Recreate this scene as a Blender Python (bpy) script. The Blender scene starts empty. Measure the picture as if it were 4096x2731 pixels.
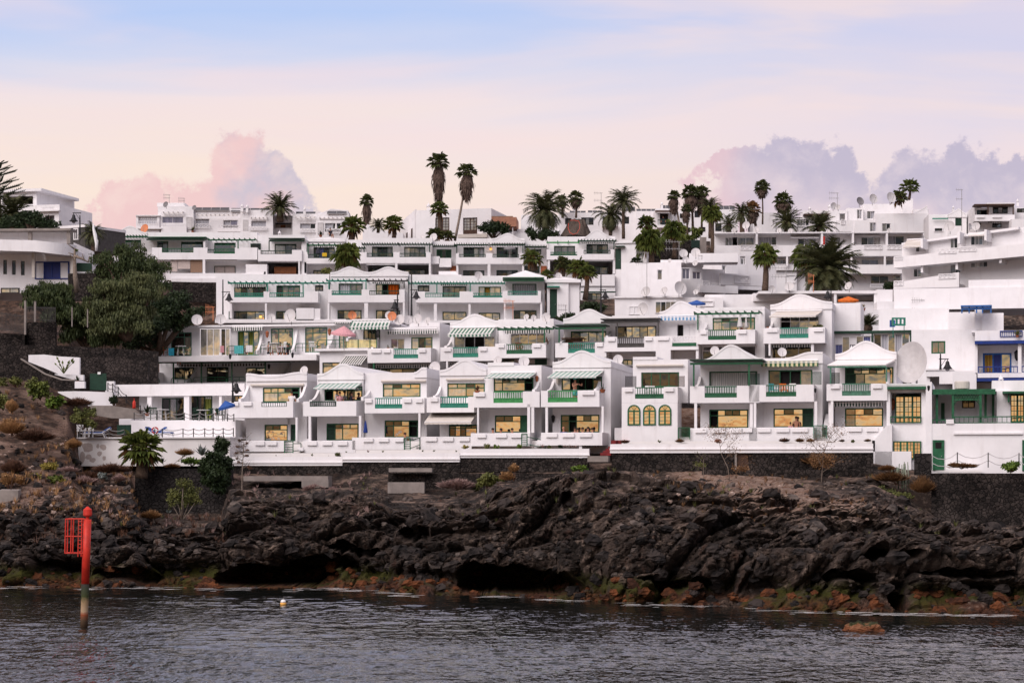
import bpy, math, random
import numpy as np
from math import sin, cos, pi, radians, sqrt, exp
from mathutils import Vector, noise, Matrix
random.seed(7)
SC = bpy.context.scene
COL = SC.collection
FPX, U0, V0, CH = 8850.0, 2048.0, 1890.0, 6.0      # focal length in photo pixels, principal column, horizon row, camera height
cd = bpy.data.cameras.new('camera'); cam = bpy.data.objects.new('camera', cd); COL.objects.link(cam)
cam.location = (0, 0, CH); cam.rotation_euler = (pi/2, 0, 0)
cd.sensor_width = 36; cd.lens = FPX/4096*36; cd.shift_y = (V0-1365.5)/4096
cd.clip_start = 1; cd.clip_end = 9000
SC.camera = cam
SC.view_settings.view_transform = 'Standard'; SC.view_settings.look = 'None'
SC.view_settings.exposure = 0.0; SC.view_settings.gamma = 1
SC.cycles.max_bounces = 6; SC.cycles.diffuse_bounces = 3; SC.cycles.glossy_bounces = 3
SC.cycles.use_denoising = True
def lin(c):
 return tuple(((x/255)/12.92 if x/255 <= .04045 else ((x/255+.055)/1.055)**2.4) for x in c)
def L4(*c): return (*lin(c), 1)
class NT:
 def __init__(s, nt): s.t = nt; s.n = nt.nodes; s.l = nt.links
 def put(s, sock, v):
  if hasattr(v, 'is_linked') or isinstance(v, bpy.types.NodeSocket): s.l.new(v, sock)
  elif isinstance(v, (tuple, list)): sock.default_value = v
  else: sock.default_value = v
 def m(s, op, a, b=0.0, c=None, clamp=False):
  n = s.n.new('ShaderNodeMath'); n.operation = op; n.use_clamp = clamp
  s.put(n.inputs[0], a); s.put(n.inputs[1], b)
  if c is not None: s.put(n.inputs[2], c)
  return n.outputs[0]
 def mix(s, f, a, b, mode='MIX'):
  n = s.n.new('ShaderNodeMix'); n.data_type = 'RGBA'; n.blend_type = mode; n.clamp_factor = True
  s.put(n.inputs[0], f); s.put(n.inputs[6], a); s.put(n.inputs[7], b); return n.outputs[2]
 def ramp(s, f, stops, interp='LINEAR'):
  n = s.n.new('ShaderNodeValToRGB'); n.color_ramp.interpolation = interp; e = n.color_ramp.elements
  while len(e) < len(stops): e.new(.5)
  for x, (p, c) in zip(e, stops): x.position = p; x.color = c if len(c) == 4 else (*c, 1)
  s.put(n.inputs[0], f); return n.outputs[0]
 def sstep(s, x, a, b, lo=0., hi=1.):
  n = s.n.new('ShaderNodeMapRange'); n.interpolation_type = 'SMOOTHSTEP'
  s.put(n.inputs[0], x); n.inputs[1].default_value = a; n.inputs[2].default_value = b
  n.inputs[3].default_value = lo; n.inputs[4].default_value = hi; return n.outputs[0]
 def noise(s, vec, scale=1., det=4., rough=.5, dist=0., out=0):
  n = s.n.new('ShaderNodeTexNoise'); n.inputs['Scale'].default_value = scale; n.inputs['Detail'].default_value = det
  n.inputs['Roughness'].default_value = rough; n.inputs['Distortion'].default_value = dist
  if vec is not None: s.l.new(vec, n.inputs['Vector'])
  return n.outputs[out]
 def comb(s, x, y, z=0.):
  n = s.n.new('ShaderNodeCombineXYZ'); s.put(n.inputs[0], x); s.put(n.inputs[1], y); s.put(n.inputs[2], z); return n.outputs[0]
 def map(s, vec, sc=(1, 1, 1), loc=(0, 0, 0)):
  n = s.n.new('ShaderNodeMapping'); s.l.new(vec, n.inputs[0]); n.inputs['Scale'].default_value = sc
  n.inputs['Location'].default_value = loc; return n.outputs[0]
def make_world():
 w = bpy.data.worlds.new('World'); SC.world = w; w.use_nodes = True
 N = NT(w.node_tree); N.n.clear()
 tc = N.n.new('ShaderNodeTexCoord'); sep = N.n.new('ShaderNodeSeparateXYZ'); N.l.new(tc.outputs['Generated'], sep.inputs[0])
 x, y, z = sep.outputs
 yy = N.m('MAXIMUM', N.m('ABSOLUTE', y), .02)
 u = N.m('MULTIPLY', N.m('DIVIDE', x, yy), FPX/1000); v = N.m('MULTIPLY', N.m('DIVIDE', z, yy), FPX/1000)
 front = N.m('GREATER_THAN', y, 0.0)
 P0 = N.comb(u, v, 0)
 wx = N.noise(N.map(P0, (1, 1, 1), (21, 3, 0)), 3.4, 7, .66); wy = N.noise(N.map(P0, (1, 1, 1), (2, 33, 0)), 3.4, 7, .66)
 cu_ = N.m('ADD', u, N.m('MULTIPLY', N.m('SUBTRACT', wx, .5), .42)); cv_ = N.m('ADD', v, N.m('MULTIPLY', N.m('SUBTRACT', wy, .5), .42)); P = P0
 n1 = N.noise(N.map(P, (.28, 1.5, 1), (3, 1.3, 0)), 1.0, 5, .55, .6)
 n2 = N.noise(N.map(P, (.5, 3.2, 1), (11, 4, 0)), 1.0, 4, .55, .4)
 vv = N.m('ADD', v, N.m('MULTIPLY', N.m('SUBTRACT', n1, .5), .9))
 base = N.ramp(N.m('DIVIDE', vv, 2.6), [(.28, L4(246, 220, 216)), (.42, L4(253, 231, 216)), (.53, L4(244, 228, 229)),
   (.60, L4(214, 218, 240)), (.68, L4(186, 206, 246)), (.75, L4(198, 208, 242)), (.82, L4(213, 209, 236))])
 right = N.sstep(N.m('ADD', u, N.m('MULTIPLY', v, -.35)), -1.3, 1.6)
 streak = N.sstep(n2, .42, .68)
 c = N.mix(N.m('MULTIPLY', streak, .55), base, L4(248, 224, 226))
 c = N.mix(N.m('MULTIPLY', right, .62), c, N.mix(streak, L4(232, 216, 228), L4(252, 226, 216)))
 wn = N.noise(N.map(P, (1, 1, 1), (5, 2, 0)), 5.0, 7, .62, .3)
 wn2 = N.noise(N.map(P, (1, 1, 1), (8, 9, 0)), 2.2, 4, .5)
 wob = N.m('ADD', N.m('MULTIPLY', N.m('SUBTRACT', wn, .5), 1.15), N.m('MULTIPLY', N.m('SUBTRACT', wn2, .5), .25))
 def field(bl):
  f = None
  for (cu, cv, ru, rv) in bl:
   du = N.m('DIVIDE', N.m('SUBTRACT', cu_, (cu-2048)/1000), ru/1000); dv = N.m('DIVIDE', N.m('SUBTRACT', cv_, (V0-cv)/1000), rv/1000)
   d = N.m('SUBTRACT', 1.0, N.m('SQRT', N.m('ADD', N.m('MULTIPLY', du, du), N.m('MULTIPLY', dv, dv))))
   f = d if f is None else N.m('SMOOTH_MAX', f, d, .12)
  return N.m('ADD', f, N.m('MULTIPLY', wob, .55))
 left = field([(940, 640, 130, 140), (1080, 700, 110, 110), (900, 800, 250, 170), (640, 850, 200, 130), (470, 880, 110, 130),
                  (1120, 830, 150, 150), (760, 960, 500, 180), (1210, 880, 110, 70)])
 rgt = field([(3190, 660, 140, 130), (3010, 700, 170, 100), (3360, 680, 120, 120), (2880, 690, 130, 70), (3150, 860, 420, 200),
                 (3640, 740, 190, 150), (3880, 715, 200, 130), (4080, 725, 160, 110), (3800, 900, 500, 190), (4400, 760, 300, 220)])
 lm = N.sstep(left, -.02, .26); rm = N.sstep(rgt, -.02, .24)
 t1 = N.noise(N.map(P, (1, 1, 1), (1, 7, 0)), 2.6, 6, .55)
 lc = N.mix(N.sstep(N.m('ADD', N.m('MULTIPLY', u, 1.0), N.m('MULTIPLY', N.m('SUBTRACT', t1, .5), 1.3)), -1.10, -.82), L4(243, 203, 202), L4(204, 193, 208))
 lc = N.mix(N.m('MULTIPLY', N.sstep(wn, .45, .70), .6), lc, L4(250, 222, 214))
 rc = N.mix(N.sstep(N.m('ADD', v, N.m('MULTIPLY', N.m('SUBTRACT', t1, .5), 1.2)), .85, 1.25), L4(228, 208, 216), L4(192, 182, 204))
 rc = N.mix(N.m('MULTIPLY', N.sstep(wn, .46, .70), .45), rc, L4(238, 220, 224))
 rc = N.mix(N.sstep(N.m('ADD', N.m('MULTIPLY', u, -1), N.m('MULTIPLY', N.m('SUBTRACT', t1, .5), .5)), -1.05, -.75, 0, .75), rc, L4(243, 200, 204))
 c = N.mix(N.m('MULTIPLY', lm, .95), c, lc); c = N.mix(N.m('MULTIPLY', rm, .9), c, rc)
 el = N.m('ADD', v, N.m('MULTIPLY', N.m('SUBTRACT', N.noise(N.map(P, (.8, 3, 1)), 1.5, 5, .6), .5), .55))
 back = N.ramp(N.m('DIVIDE', el, 2.0), [(.0, L4(235, 160, 95)), (.13, L4(252, 198, 130)), (.20, L4(238, 196, 144)), (.27, L4(205, 174, 128)), (.34, L4(165, 150, 130)), (.42, L4(130, 128, 128)), (.5, L4(105, 108, 116)), (1., L4(150, 150, 172))])
 c = N.mix(N.m('SUBTRACT', 1., front), c, back)
 up = N.sstep(z, .28, .6)
 dome = N.mix(N.sstep(y, -.4, .4), (.92, .85, .90, 1), (.45, .43, .46, 1))
 c = N.mix(up, c, dome)
 side = N.sstep(N.m('ABSOLUTE', y), .35, .1)
 c = N.mix(side, c, N.mix(N.sstep(x, -.5, .5), L4(250, 214, 196), L4(214, 208, 232)))
 c = N.mix(N.sstep(z, .0, -.05), c, (.12, .12, .13, 1))
 sky = N.n.new('ShaderNodeTexSky'); sky.sky_type = 'NISHITA'; sky.sun_disc = False
 sky.sun_elevation = radians(SUN_EL); sky.sun_rotation = radians(SUN_ROT)
 bg1 = N.n.new('ShaderNodeBackground'); N.l.new(sky.outputs[0], bg1.inputs[0]); bg1.inputs[1].default_value = .006
 bg2 = N.n.new('ShaderNodeBackground'); N.l.new(c, bg2.inputs[0]); bg2.inputs[1].default_value = .96
 ad = N.n.new('ShaderNodeAddShader'); N.l.new(bg1.outputs[0], ad.inputs[0]); N.l.new(bg2.outputs[0], ad.inputs[1])
 o = N.n.new('ShaderNodeOutputWorld'); N.l.new(ad.outputs[0], o.inputs[0])
SUN_EL, SUN_ROT = 38, 214         # the afterglow: behind the viewer, to the left
make_world()
sl = bpy.data.lights.new('sun', 'SUN'); sl.energy = 2.9; sl.angle = radians(48); sl.color = (1, .905, .885)
so = bpy.data.objects.new('sun', sl); COL.objects.link(so)
_az = radians(SUN_ROT)
so.rotation_euler = Vector((sin(_az)*cos(radians(SUN_EL)), cos(_az)*cos(radians(SUN_EL)), sin(radians(SUN_EL)))).to_track_quat('Z', 'Y').to_euler()
MATS = {}
def base_mat(name, rough=.7, spec=.3):
 m = bpy.data.materials.new(name); m.use_nodes = True; N = NT(m.node_tree)
 b = N.n['Principled BSDF']; b.inputs['Roughness'].default_value = rough; b.inputs['Specular IOR Level'].default_value = spec
 return m, N, b
def obj_co(N): return N.n.new('ShaderNodeTexCoord').outputs['Object']
def geo_pos(N): return N.n.new('ShaderNodeNewGeometry').outputs['Position']
def paint(name, col, var=.12, rough=.6, scale=2.5, bump=0., dirt=None, spec=.3):
 m, N, b = base_mat(name, rough, spec); p = geo_pos(N)
 n = N.noise(p, scale, 5, .6)
 c2 = tuple(x*(1-var) for x in col)
 c = N.mix(N.sstep(n, .35, .65), (*col, 1), (*c2, 1))
 if dirt:
  st = N.noise(N.map(p, (1.6, 1.6, .22)), 1.4, 6, .65)
  c = N.mix(N.sstep(st, .50, .80, 0, dirt[1]), c, (*dirt[0], 1))
  g = N.noise(p, .25, 3, .5)
  c = N.mix(N.sstep(g, .35, .7, 0, .30), c, tuple([x*.93 for x in col])+(1,))
 N.l.new(c, b.inputs['Base Color'])
 if bump:
  bn = N.n.new('ShaderNodeBump'); bn.inputs['Strength'].default_value = bump; bn.inputs['Distance'].default_value = .03
  N.l.new(N.noise(p, 9, 5, .7), bn.inputs['Height']); N.l.new(bn.outputs[0], b.inputs['Normal'])
 MATS[name] = m; return m
paint('white', (.80, .785, .80), .05, .85, 1.2, .35, ((.46, .41, .39), .34), .15)
paint('white2', (.83, .80, .79), .05, .85, .8, .3, ((.50, .45, .42), .30), .15)
paint('cream', (.62, .57, .52), .1, .8, 1.5, .3, ((.4, .34, .3), .3))
paint('concrete', (.27, .235, .215), .25, .9, 1.6, .5, ((.15, .13, .12), .5))
paint('green', (.018, .115, .052), .35, .45, 6)
paint('green_teal', (.030, .235, .165), .3, .5, 6)
paint('green_bright', (.055, .30, .090), .3, .5, 6)
paint('green_dark', (.010, .045, .026), .3, .5, 6)
paint('green_fade', (.085, .22, .15), .35, .6, 6)
paint('brown', (.065, .030, .018), .4, .6, 4)
paint('shutter_brown', (.23, .075, .022), .3, .5, 6)
paint('grey_wood', (.075, .070, .068), .35, .7, 4)
paint('black', (.012, .012, .014), .3, .4, 8)
paint('void', (.012, .010, .010), .2, .9, 2)  # near-black for openings: interior shade given as a colour
paint('blue', (.008, .035, .22), .3, .5, 5)
paint('blue_sky', (.02, .13, .42), .3, .5, 5)
paint('blue_shutter', (.010, .022, .16), .3, .5, 9)
paint('orange', (.72, .16, .02), .25, .7, 5)
paint('yellow', (.75, .50, .03), .2, .7, 5)
paint('red', (.60, .035, .020), .3, .5, 3, .1, ((.22, .05, .03), .7))
paint('red_step', (.19, .016, .018), .35, .7, 3)
paint('dish', (.60, .58, .585), .10, .55, 2, 0, ((.35, .28, .25), .3))
paint('dish_red', (.66, .24, .11), .3, .6, 2.5)
paint('dish_grey', (.22, .21, .22), .15, .6, 3)
paint('metal', (.33, .32, .32), .2, .4, 6, spec=.5)
paint('plastic', (.78, .78, .78), .05, .35, 4, spec=.5)
paint('turquoise', (.03, .35, .50), .2, .6, 6)
paint('skin', (.46, .22, .14), .15, .55, 9)
paint('hair', (.030, .018, .012), .3, .6, 20)
paint('cloth_white', (.74, .72, .72), .08, .9, 8)
paint('cloth_pink', (.65, .33, .36), .2, .9, 8)
paint('cloth_dark', (.03, .03, .045), .2, .9, 8)
paint('cloth_teal', (.10, .45, .46), .2, .9, 8)
paint('terracotta', (.34, .11, .05), .3, .8, 6)
paint('soil', (.045, .028, .020), .4, .95, 6)
paint('bamboo', (.30, .19, .13), .4, .8, 20)
paint('blind', (.52, .44, .41), .15, .8, 8)
paint('thatch', (.11, .085, .070), .5, .95, 12, .8)
paint('solar', (.085, .085, .095), .3, .25, 6, spec=.6)
paint('tent', (.42, .20, .13), .2, .8, 3)
paint('trunk', (.105, .070, .050), .45, .95, 7, .8)
paint('trunk_pale', (.24, .19, .155), .35, .95, 7, .6)
paint('skirt', (.115, .078, .062), .5, .95, 5, .5)
paint('buoy_yellow', (.80, .42, .10), .2, .4, 6)
paint('navy_pad', (.03, .10, .36), .2, .7, 6)
def stripes(name, c1, c2, freq, axis=0, ratio=.5):
 m, N, b = base_mat(name, .85, .1); s = N.n.new('ShaderNodeSeparateXYZ'); N.l.new(N.n.new('ShaderNodeTexCoord').outputs['UV'], s.inputs[0])
 f = N.m('GREATER_THAN', N.m('FRACT', N.m('MULTIPLY', s.outputs[axis], freq)), ratio)
 N.l.new(N.mix(f, (*c1, 1), (*c2, 1)), b.inputs['Base Color']); MATS[name] = m
stripes('stripe_green', (.60, .62, .58), (.06, .15, .105), 3.4)
stripes('stripe_dark', (.66, .64, .62), (.030, .050, .045), 5.2)
stripes('stripe_teal', (.60, .63, .60), (.24, .36, .32), 3.)
stripes('stripe_blue', (.70, .72, .76), (.12, .30, .52), 3.6)
stripes('stripe_cream', (.62, .58, .36), (.06, .13, .07), 3.2)
stripes('stripe_sail', (.62, .60, .60), (.05, .05, .055), 4.)
stripes('curtain', (.66, .58, .47), (.50, .43, .35), 5, 0, .55)
stripes('curtain_grey', (.50, .50, .53), (.36, .36, .40), 6, 0, .5)
stripes('curtain_lace', (.60, .58, .56), (.44, .43, .42), 7, 0, .5)
stripes('curtain_orange', (.72, .15, .015), (.45, .08, .01), 3.5)
stripes('curtain_pink', (.62, .20, .16), (.50, .15, .12), 3.5)
stripes('curtain_gold', (.40, .24, .05), (.26, .14, .03), 5)
stripes('curtain_blue', (.20, .22, .42), (.13, .14, .30), 5)
stripes('curtain_green', (.30, .34, .09), (.20, .24, .05), 5)
def glass(name, base, g, tint=(1, 1, 1), rough=.03, base_mat_name=None):
 m = bpy.data.materials.new(name); m.use_nodes = True; N = NT(m.node_tree); N.n.clear(); p = geo_pos(N)
 d = N.n.new('ShaderNodeBsdfDiffuse')
 n = N.noise(N.map(p, (2.2, 2.2, .35)), 1.6, 3, .6)
 N.l.new(N.mix(N.sstep(n, .35, .65), (*base, 1), tuple(x*.55 for x in base)+(1,)), d.inputs[0])
 gl = N.n.new('ShaderNodeBsdfGlossy'); gl.inputs['Roughness'].default_value = rough; gl.inputs[0].default_value = (*tint, 1)
 bn = N.n.new('ShaderNodeBump'); bn.inputs['Strength'].default_value = .06; bn.inputs['Distance'].default_value = .4
 N.l.new(N.noise(p, .9, 2, .5), bn.inputs['Height']); N.l.new(bn.outputs[0], gl.inputs['Normal'])
 mx = N.n.new('ShaderNodeMixShader'); mx.inputs[0].default_value = g
 N.l.new(d.outputs[0], mx.inputs[1]); N.l.new(gl.outputs[0], mx.inputs[2])
 o = N.n.new('ShaderNodeOutputMaterial'); N.l.new(mx.outputs[0], o.inputs[0]); MATS[name] = m
glass('pane', (.05, .045, .04), .70)
glass('pane_warm', (.34, .26, .17), .50)
glass('pane_deep', (.030, .026, .022), .52)
glass('pane_dim', (.03, .03, .03), .40)
glass('pane_dark', (.014, .014, .013), .10)  # near-black base paints in the unlit room behind the glass
glass('pane_curtain', (.52, .46, .38), .40)
glass('pane_grey', (.17, .16, .15), .22)
glass('pane_lilac', (.22, .20, .27), .20)
glass('pane_yellow', (.78, .70, .34), .35)
class MB:
 def __init__(s): s.v = []; s.f = []; s.uv = {}; s.sm = False
 def add(s, vs, fs):
  k = len(s.v); s.v += [tuple(p) for p in vs]; s.f += [tuple(i+k for i in f) for f in fs]
 def hexa(s, p):   # p: 4 bottom (ccw), 4 top
  s.add(p, [(3, 2, 1, 0), (4, 5, 6, 7), (0, 1, 5, 4), (1, 2, 6, 5), (2, 3, 7, 6), (3, 0, 4, 7)])
 def wbox(s, x0, x1, y0, y1, z0, z1):
  s.hexa([(x0, y0, z0), (x1, y0, z0), (x1, y1, z0), (x0, y1, z0), (x0, y0, z1), (x1, y0, z1), (x1, y1, z1), (x0, y1, z1)])
 def prism(s, a, b):   # two matching rings of points
  n = len(a); s.add(list(a)+list(b), [tuple(range(n))[::-1], tuple(range(n, 2*n))]+[(i, (i+1) % n, n+(i+1) % n, n+i) for i in range(n)])
 def tube(s, pts, r, n=8, caps=True):
  pts = [Vector(p) for p in pts]; rs = r if isinstance(r, (list, tuple)) else [r]*len(pts)
  k = len(s.v); vs = []; fs = []
  for i, p in enumerate(pts):
   d = (pts[min(i+1, len(pts)-1)]-pts[max(i-1, 0)]).normalized()
   up = Vector((0, 0, 1)) if abs(d.z) < .95 else Vector((0, 1, 0))
   e1 = d.cross(up).normalized(); e2 = d.cross(e1)
   for j in range(n):
    a = 2*pi*j/n; vs.append(p+(e1*cos(a)+e2*sin(a))*rs[i])
  for i in range(len(pts)-1):
   for j in range(n): fs.append((i*n+j, i*n+(j+1) % n, (i+1)*n+(j+1) % n, (i+1)*n+j))
  if caps: fs += [tuple(range(n))[::-1], tuple(range((len(pts)-1)*n, len(pts)*n))]
  s.add(vs, fs)
 def lathe(s, c, prof, n=16, ax=None):
  c = Vector(c); ax = Vector(ax or (0, 0, 1)).normalized(); up = Vector((0, 1, 0)) if abs(ax.y) < .9 else Vector((1, 0, 0))
  e1 = ax.cross(up).normalized(); e2 = ax.cross(e1); vs = []; fs = []
  for (r, h) in prof:
   for j in range(n):
    a = 2*pi*j/n; vs.append(c+ax*h+(e1*cos(a)+e2*sin(a))*max(r, .0005))
  for i in range(len(prof)-1):
   for j in range(n): fs.append((i*n+j, i*n+(j+1) % n, (i+1)*n+(j+1) % n, (i+1)*n+j))
  fs += [tuple(range(n))[::-1], tuple(range((len(prof)-1)*n, len(prof)*n))]
  s.add(vs, fs)
 def build(s, name, mat, parent=None, smooth=False):
  if not s.v: return None
  org = Vector(parent['_o']) if parent is not None else Vector((0, 0, 0))
  if parent is None:
   a = np.array(s.v); org = Vector((float((a[:, 0].min()+a[:, 0].max())/2), float((a[:, 1].min()+a[:, 1].max())/2), float(a[:, 2].min())))
  me = bpy.data.meshes.new(name); me.from_pydata([(p[0]-org[0], p[1]-org[1], p[2]-org[2]) for p in s.v], [], s.f)
  me.materials.append(MATS[mat] if isinstance(mat, str) else mat)
  if s.uv:
   ul = me.uv_layers.new(name='UVMap')
   for li, l in enumerate(me.loops):
    ul.data[li].uv = s.uv.get(l.vertex_index, (0, 0))
  if smooth: me.polygons.foreach_set('use_smooth', [True]*len(me.polygons))
  o = bpy.data.objects.new(name, me); COL.objects.link(o); o['_o'] = list(org)
  if parent is not None: o.parent = parent
  else: o.location = org
  return o
def tag(o, label=None, cat=None, group=None, kind=None):
 if label: o['label'] = label
 if cat: o['category'] = cat
 if group: o['group'] = group
 if kind: o['kind'] = kind
 return o
def thing(name, label, cat, loc, group=None):
 o = bpy.data.objects.new(name, None); COL.objects.link(o); o.location = loc; o['_o'] = list(loc); o.empty_display_size = .3
 return tag(o, label, cat, group)
K = 1/2.352
OX, OY = 0., 0.
def T(x, y):
 global OX, OY
 OX, OY = x, y
def uu(a): return OX+a*K
def vv_(b): return OY+b*K
def P(a, b, Y): return Vector(((uu(a)-U0)/FPX*Y, Y, CH+(V0-vv_(b))/FPX*Y))
def PS(u, v, Y): return Vector(((u-U0)/FPX*Y, Y, CH+(V0-v)/FPX*Y))
ROWS = {1: (150., 12.), 2: (171., 12.), 3: (205., 0.), 4: (226., 0.), 5: (262., 0.)}
def rowY(row, u, d=0.):
 Y, t = ROWS[row] if row in ROWS else row
 t = radians(t); return (cos(t)*Y+d)/(sin(t)*(u-U0)/FPX+cos(t))
# ================================================================ TERRAIN, CLIFF, WATER
UC = [-1500, -300, 0, 275, 335, 900, 1300, 1700, 2050, 2260, 2440, 2700, 3100, 3500, 3800, 4096, 4700, 5800]
VS = [2345, 2345, 2347, 2350, 2350, 2352, 2352, 2378, 2385, 2400, 2408, 2418, 2440, 2455, 2458, 2462, 2465, 2465]
def cur(vals, Y):   # control curve from picture rows and depths
 return [(CH+(V0-v)/FPX*y, y) for v, y in zip(vals, Y)]
YS = [FPX*CH/(v-V0) for v in VS]
def lerp(a, b, t): return a+(b-a)*t
r1 = [rowY(1, u) for u in UC]; r2 = [rowY(2, u) for u in UC]
def cst(z, ys): return [(z if not isinstance(z, list) else z[i], y) for i, y in enumerate(ys)]
C0 = [(-1.2, y-2.0) for y in YS]
C1 = [(0.0, y) for y in YS]
C2 = [(0.9, y+1.0) for y in YS]
C3 = cur([2200, 2200, 2200, 2200, 2200, 2195, 2190, 2190, 2185, 2180, 2180, 2180, 2190, 2200, 2200, 2200, 2200, 2200],
         [y+1.8 for y in YS])
C4 = cur([2080, 2080, 2080, 2080, 2090, 2095, 2090, 2085, 2075, 2060, 2040, 2060, 2080, 2110, 2140, 2140, 2140, 2140],
         [y+d for y, d in zip(YS, [9, 9, 9, 8, 6, 5, 5, 5, 5, 4.5, 4.2, 4.5, 5.5, 6, 6, 6, 6, 6])])
C5 = cur([1960, 1960, 1965, 1975, 2000, 2010, 2005, 1985, 1965, 1920, 1905, 1945, 1985, 2010, 2108, 2105, 2105, 2105],
         [y+d for y, d in zip(YS, [17, 17, 17, 15, 12, 11, 11, 11, 10, 8, 8, 10, 14, 15, 40, 40, 40, 40])])
C6 = [(CH+(V0-v)/FPX*(a-6 if u > 600 else y), (a-6 if u > 600 else y)) for u, v, y, a in zip(UC,
     [1850, 1850, 1850, 1860, 1925, 1950, 1950, 1940, 1925, 1900, 1895, 1925, 1930, 1930, 2104, 2100, 2100, 2100],
     [142, 142, 141, 143, 148, 0, 0, 0, 0, 0, 0, 0, 0, 0, 0, 0, 0, 0], r1)]
C7 = [(CH+(V0-v)/FPX*(a-3.6 if u > 600 else y), (a-3.6 if u > 600 else y)) for u, v, y, a in zip(UC,
     [1720, 1720, 1720, 1750, 1880, 1905, 1905, 1905, 1895, 1892, 1890, 1890, 1900, 1905, 2100, 2100, 2100, 2100],
     [149, 149, 149, 150, 155, 0, 0, 0, 0, 0, 0, 0, 0, 0, 0, 0, 0, 0], r1)]
z8 = [12, 12, 12.0, 11.0, 7.0] + [6.6]*9 + [5.6]*4
C8 = [(z, (lerp(156, 157, 1) if u <= 550 else a-1.5)) for z, u, a in zip(z8, UC, r1)]
z9 = [14.5, 14.5, 14.2, 13.5, 9.8] + [7.2]*13
C9 = [(z, a+12) for z, a in zip(z9, r1)]
z10 = [17, 17, 17, 17, 13.5] + [12.0]*13
C10 = [(z, b+.5) for z, b in zip(z10, r2)]
C11 = [(z, b+13) for z, b in zip([18, 18, 18, 18, 14] + [12.3]*13, r2)]
C12 = [(19.4, 202.5)]*len(UC)
C13 = [(19.8, 217)]*len(UC)
C14 = [(23.5, 224)]*len(UC)
C15 = [(24.5, 238)]*len(UC)
C16 = [(33.0, 258)]*len(UC)
C17 = [(35.4, 285)]*len(UC)
C18 = [(35, 330)]*len(UC)
C19 = [(28, 700)]*len(UC)
C20 = [(10, 3000)]*len(UC)
CC = [C0, C1, C2, C3, C4, C5, C6, C7, C8, C9, C10, C11, C12, C13, C14, C15, C16, C17, C18, C19, C20]
SUB = [8, 22, 44, 40, 44, 30, 16, 8, 6, 6, 6, 6, 4, 4, 4, 4, 4, 4, 4, 6]
AMP = [.3, .62, .95, 1.0, .95, .75, .30, .12, .05, .12, .1, .1, .3, .1, .3, .2, .2, .2, .3, 2, 5]
def smooth_interp(xs, ys, x):
 return np.interp(x, xs, ys)
def cave(u, v):
 d = 0.
 for (cu, cv, ru, rv, k) in ((1090, 2315, 230, 55, 7), (1270, 2250, 150, 34, 4.5), (1420, 2195, 110, 22, 3), (1660, 2130, 60, 26, 2.5), (2075, 2325, 235, 62, 8), (1900, 2290, 80, 40, 3), (3570, 2225, 120, 26, 4),
                               (3400, 2300, 120, 24, 2.5), (3610, 2400, 40, 30, 4), (500, 2310, 130, 22, 2.2), (1230, 2355, 60, 20, 4), (2280, 2000, 25, 40, 1.6), (2720, 2340, 160, 20, 2), (3850, 2290, 200, 18, 2), (250, 2250, 120, 14, 1.4)):
  q = ((u-cu)/ru)**2+((v-cv)/rv)**2
  if q < 1.6: d = max(d, k*min(1, max(0, (1.25-q)/.55)))
 return d
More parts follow.
